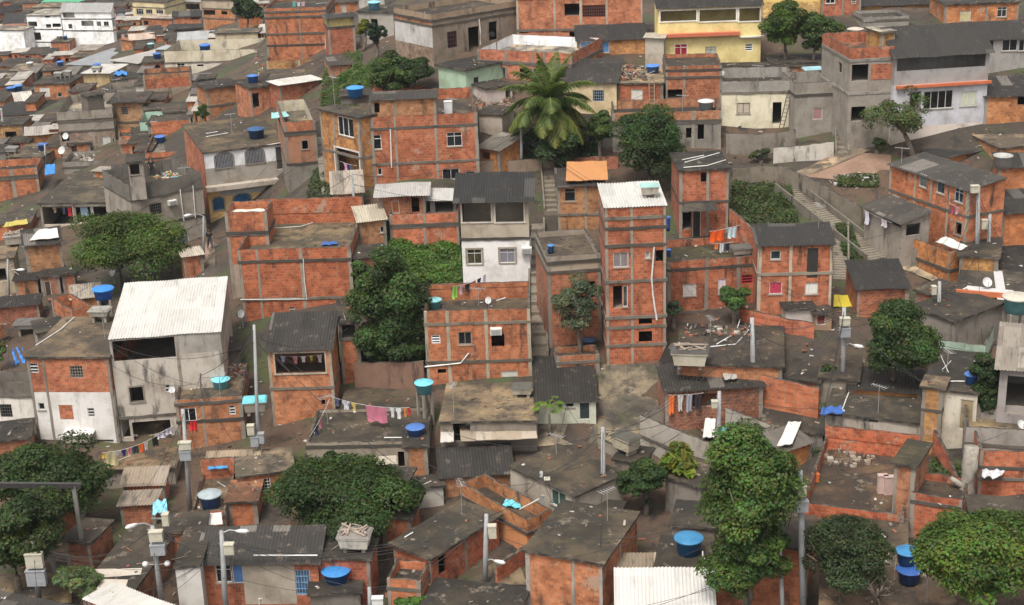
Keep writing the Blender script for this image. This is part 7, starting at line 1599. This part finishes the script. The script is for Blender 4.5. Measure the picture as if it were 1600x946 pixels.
# loose heaps
rubble('heap of broken roof boards and sheets on the small brick house slab', 'm58b', (966,104,1012,126), 110, big=.8)
rubble('scattered broken tiles on the black roof of the cream house', 'm58a', (900,98,962,118), 60)
rubble('long strip of rubbish on the curved mossy roof', 'n99', (1072,512,1176,528), 70, big=.45)
rubble('rubble below the pale green house', None, (745,150,800,172), 110, big=.5)
rubble('heap of old boards on the small box by the cyan tank', 'l91', (362,574,392,588), 70, big=.5)
rubble('litter on the ruined brick shell floor', 'r107', (1540,712,1600,742), 80, big=.6)
rubble('debris on the slope right of the cream terrace house', None, (398,80,412,130), 60, big=.6)
rubble('broken boards on the terrace of the tall blank brick house', 'l42b', (480,72,506,90), 60, big=.6)
rubble('belongings heaped on the plank roof', 'b118', (330,708,396,730), 40, big=.9)
rubble('white tile fragments beside the big lidded tank', 'b125', (975,822,1022,850), 90, ((.45,.4,.34), (.38,.33,.28), (.4,.2,.1), (.25,.2,.16)), big=.22)
rubble('rubbish on the walled compound deck', 'n98', (1090,650,1150,690), 40, big=.5)
rubble('stones and litter at the edge of the bare yard', None, (1300,276,1372,292), 60, ((.5,.48,.45), (.3,.2,.15), (.6,.6,.6), (.2,.18,.15)), big=.25)
rubble('rubble on the grey sheet roof in the alley', 'f40', (530,272,560,296), 50, big=.5)
rubble('scraps on the grey ruin with white pipes', 'f13', (120,236,190,252), 60, ((.6,.58,.55), (.4,.3,.25), (.5,.48,.46), (.2,.18,.16)), big=.7)
rubble('belongings on the terrace beside the dark clothed man', 'l28', (242,262,290,282), 50, ((.2,.5,.62), (.5,.45,.4), (.4,.15,.1), (.5,.35,.05)), big=.6)
rubble('scrap boards in the lower left yard', None, (192,775,252,800), 60, big=.6)
rubble('colourful cloth heap behind the terrace wall', 'l41', (468,158,490,172), 40, ((.6,.5,.1), (.5,.1,.08), (.08,.2,.45), (.55,.5,.48)), big=.5)
rubble('bricks heaped on the stained terrace deck', 'r102', (1290,700,1370,730), 45, ((.3,.24,.18), (.26,.2,.15), (.3,.12,.07), (.36,.32,.27)), big=.16)
def litter():
    """small scraps strewn over roofs and ground"""
    R = random.Random(8); mb = MB()
    for k, h in HOUSES.items():
        if k.startswith('far') or (h.part_root is not h.root): continue
        z = h.deck if h.deck < h.zt - .15 else h.zt
        for i in range(int(4 + h.W * h.L * .22)):
            p = h.M @ Vector((R.uniform(.2, h.W - .2), R.uniform(.2, h.L - .2), z + .02)); a = R.random() * 6.28; l = R.uniform(.06, .3) if R.random() < .95 else R.uniform(.4, 1.2); m = R.choice([0, 0, 1, 2, 3])
            e = p + Vector((math.cos(a) * l, math.sin(a) * l, R.uniform(0, .06))); mb.bar(tuple(p), tuple(e), R.uniform(.05, .16) if l < .4 else .05, .03, m)
    for i in range(1500):
        u, v = R.uniform(0, 1600), R.uniform(60, 945); p = hit(u, v); l = R.uniform(.08, .4); a = R.random() * 6.28
        mb.bar(tuple(p), tuple(p + Vector((math.cos(a) * l, math.sin(a) * l, R.uniform(0, .12)))), R.uniform(.06, .22), .06, R.choice([0, 0, 1, 2, 3]))
    me = bpy.data.meshes.new('litter'); me.from_pydata(mb.v, [], mb.f); o_ = bpy.data.objects.new('litter', me); COL.objects.link(o_)
    for c in ((.24, .19, .15), (.3, .11, .06), (.5, .47, .43), (.06, .05, .045)): me.materials.append(tint_mat(c))
    me.polygons.foreach_set('material_index', mb.m); tag(o_, 'scraps of wood, brick and plastic strewn over roofs and ground', 'litter', kind='stuff')
litter()

# single things
def chair():
    P = hit(411, 944); P.z = gz(P.x, P.y); t = lab('garden_chair', P, 'white plastic chair in front of the grey wall at the bottom', 'chair', None, .3); c = (.7, .7, .68)
    mb = MB(); mb.box(-.23, .23, -.22, .22, .42, .46); mb.build('seat', 'plastic', t, c)
    mb = MB(); mb.tube([(-.21, .2, .46), (-.2, .25, .85), (-.1, .27, .98), (.1, .27, .98), (.2, .25, .85), (.21, .2, .46)], .025, 6)
    for x in (-.1, 0, .1): mb.tube([(x, .21, .46), (x, .26, .95)], .016, 5)
    mb.build('backrest', 'plastic', t, c)
    for x in (-.2, .2):
        for y in (-.19, .19): mb = MB(); mb.tube([(x, y, .43), (x * 1.1, y * 1.1, 0)], .022, 6); mb.build('leg', 'plastic', t, c)
chair()
def ladder(label, A, B, w=.42, col=(.3, .24, .17)):
    t = lab('ladder', A, label, 'ladder', 'ladders leaning on houses'); d_ = B - A; s = Vector((1, 0, 0)) * w / 2; n = int(d_.length / .3)
    for sg in (-1, 1): mb = MB(); mb.bar(tuple(s * sg), tuple(s * sg + d_), .06, .05); mb.build('rail', 'wood', t, col)
    for i in range(1, n): mb = MB(); q = d_ * i / n; mb.bar(tuple(q - s), tuple(q + s), .035, .035); mb.build('rung', 'wood', t, col)
ladder('wooden ladder against the small brick house slab', fpk('m58b','F',1019,172,.5), fpk('m58b','F',1018,119,.1)); ladder('dark ladder leaning on the cream house beside its door', fpk('m61','F',1219,196,1.0), fpk('m61','F',1235,140,.1), .35, (.1,.08,.06))
def stump():
    P = hit(1508, 800); t = lab('tree_stump', P, 'thick grey cut trunk left of the ruined brick shell', 'tree trunk'); s = mpp(P); mb = MB(); hgt = 95 * s / .9
    mb.tube([(0, 0, -.5), (-.05, 0, hgt * .35), (.05, 0, hgt * .7), (.12, .1, hgt)], [.55, .45, .42, .38], 12); mb.build('trunk', 'bark', t, (.3, .27, .23), True)
    mb = MB(); mb.tube([(0, 0, hgt * .35), (-.9, -.1, hgt * .55)], [.22, .12], 8); mb.build('branch_stub', 'bark', t, (.3, .27, .23), True)
stump()
def beam():
    A = hit(-10, 815); B = hit(120, 850); r = rng(B) - 3; a, b = at_range(-12, 758, r), at_range(126, 759, r); t = lab('steel_beam', a, 'long dark steel beam on posts among the lower left trees', 'beam'); d_ = b - a; mb = MB(); mb.bar((0, 0, 0), tuple(d_), .22, .26); mb.build('beam', 'metal', t, (.05, .045, .045))
    for q in (.55, .92): p = a + d_ * q; mb = MB(); mb.bar((p.x - a.x, p.y - a.y, gz(p.x, p.y) - a.z - .3), (p.x - a.x, p.y - a.y, d_.z * q), .2, .2); mb.build('post', 'concrete', t, (.2, .19, .17))
beam()
def ac(label, key, u, v, col=(.6, .58, .54)):
    h = HOUSES[key]; s, z = h.px('F', u, v); t = lab('air_conditioner', h.M @ Vector((s, 0, z)), label, 'air conditioner', 'air conditioners on walls', h.yaw); mb = MB(); mb.box(-.35, .35, -.4, .02, -.2, .2); mb.build('casing', 'plain', t, col)
    mb = MB()
    for i in range(6): mb.box(-.3, .3, -.415, -.399, -.16 + i * .055, -.135 + i * .055)
    mb.build('louvre', 'plain', t, (.25, .25, .24))
ac('white air conditioner beside the barred window of the grey rendered house', 'l28', 268, 316); ac('white air conditioner above an open window of the washing terrace house', 'n94', 775, 516); ac('white air conditioner on the right edge of the white two storey house', 'n72', 823, 390)
def crate(label, u, v, key, w, dd, hh, col, kind='crate', mat='plain'):
    p = on(u, v, key); t = lab(kind, p, label, kind.replace('_', ' ')); mb = MB(); mb.box(-w / 2, w / 2, -dd / 2, dd / 2, 0, hh); mb.build('casing', mat, t, col); mb = MB(); mb.box(-w / 2 - .02, w / 2 + .02, -dd / 2 - .02, dd / 2 + .02, hh, hh + .05); mb.build('lid', mat, t, tuple(c * .85 for c in col))
crate('old white fridge on the upper terrace, top left', 374, 73, 'c14', .6, .6, 1.2, (.7, .7, .68), 'fridge'); crate('white washing machine on the tall brick house terrace', 701, 177, 'm47', .65, .6, .9, (.68, .68, .66), 'washing_machine')
crate('left stack of pinkish tiles on the stained terrace', 1378, 770, 'r102', .5, .3, 1.0, (.55, .4, .36), 'tile_stack'); crate('right stack of pinkish tiles on the stained terrace', 1388, 772, 'r102', .5, .3, 1.0, (.55, .4, .36), 'tile_stack'); crate('small orange bucket on the stained terrace deck', 1274, 752, 'r102', .35, .3, .4, (.6, .15, .03), 'bucket')

def aerials():
    """thin television aerials and a few more tanks on named roofs"""
    R = random.Random(77)
    ks = ['m47','l39','n94','l34','n92','n95','m46','l28','r101','b123','b125','m49','m50','r63','l91','n78','l42','c14','c17','c22','b124','n99','r103','r81','m59','l41','b130','l27','c21','m61']
    for k in ks:
        h = HOUSES[k]; z = h.deck if h.deck < h.zt - .15 else h.zt; p = h.M @ Vector((R.uniform(.3, h.W - .3), R.uniform(.3, h.L * .8), z)); hg = R.uniform(1.2, 2.4)
        t = lab('television_aerial', p, 'spindly aerial on the ' + ' '.join(h.root['label'].split()[:12]), 'aerial', 'television aerials', R.random() * 3)
        mb = MB(); mb.tube([(0, 0, -.05), (R.uniform(-.1, .1), 0, hg)], .02, 5); mb.build('mast', 'metal', t, (.3, .29, .27))
        mb = MB(); mb.bar((-.5, 0, hg - .08), (.5, 0, hg - .08), .022)
        for i in range(6): x = -.45 + i * .18; mb.bar((x, -.28 + .02 * i, hg - .08), (x, .28 - .02 * i, hg - .08), .014)
        mb.build('antenna', 'metal', t, (.4, .4, .4))
    for k, fx, c_ in [('c24',.3,(.03,.1,.3)),('c25',.7,(.03,.09,.26)),('f8',.6,(.02,.08,.28)),('f4',.5,(.03,.12,.36)),('c16',.2,(.03,.1,.3)),('f13',.8,(.3,.34,.36)),('l40b',.4,(.03,.1,.3)),('m49',.3,(.04,.14,.36)),('r66',.4,(.03,.1,.28)),('f2',.5,(.4,.42,.42)),('c9',.3,(.35,.35,.34)),('b92f',.5,(.03,.09,.26))]:
        h = HOUSES[k]; q = h.M @ Vector((h.W * fx, h.L * .5, h.zt)); v_ = q - CAM; kk = v_.dot(fw); u, v = 800 + F * v_.dot(RT) / kk, 473 - F * v_.dot(UP) / kk; w_ = 1.05 / mpp(q)
        tank('tank standing on the ' + ' '.join(h.root['label'].split()[:12]), u, v, w_, w_ * .8, k, c_)
aerials()

# ------------------------------------------------------------------ the thin damp air over the valley
def haze():
    mb = MB(); mb.box(-260, 260, -8, 520, -12, 66); m = bpy.data.materials.new('haze'); m.use_nodes = True; t = m.node_tree
    t.nodes.remove(t.nodes['Principled BSDF']); v = t.nodes.new('ShaderNodeVolumePrincipled'); v.inputs['Density'].default_value = 0.00016; v.inputs['Color'].default_value = (.82, .86, .92, 1); v.inputs['Anisotropy'].default_value = .2
    t.links.new(v.outputs[0], t.nodes['Material Output'].inputs['Volume']); MAT['haze'] = m
    tag(mb.build('haze', 'haze', None, (1, 1, 1, 1)), 'thin pale haze over the whole hillside', 'haze', kind='stuff')
haze()
_l = {}
for _o in bpy.data.objects:
    if _o.get('label') and not _o.parent: _l.setdefault(_o['label'], []).append(_o.name)
for _k, _v in _l.items():
    if len(_v) > 1: print('DUPLABEL', _k, _v[:3])
    if not 4 <= len(_k.split()) <= 16: print('LABELLEN', len(_k.split()), _k)
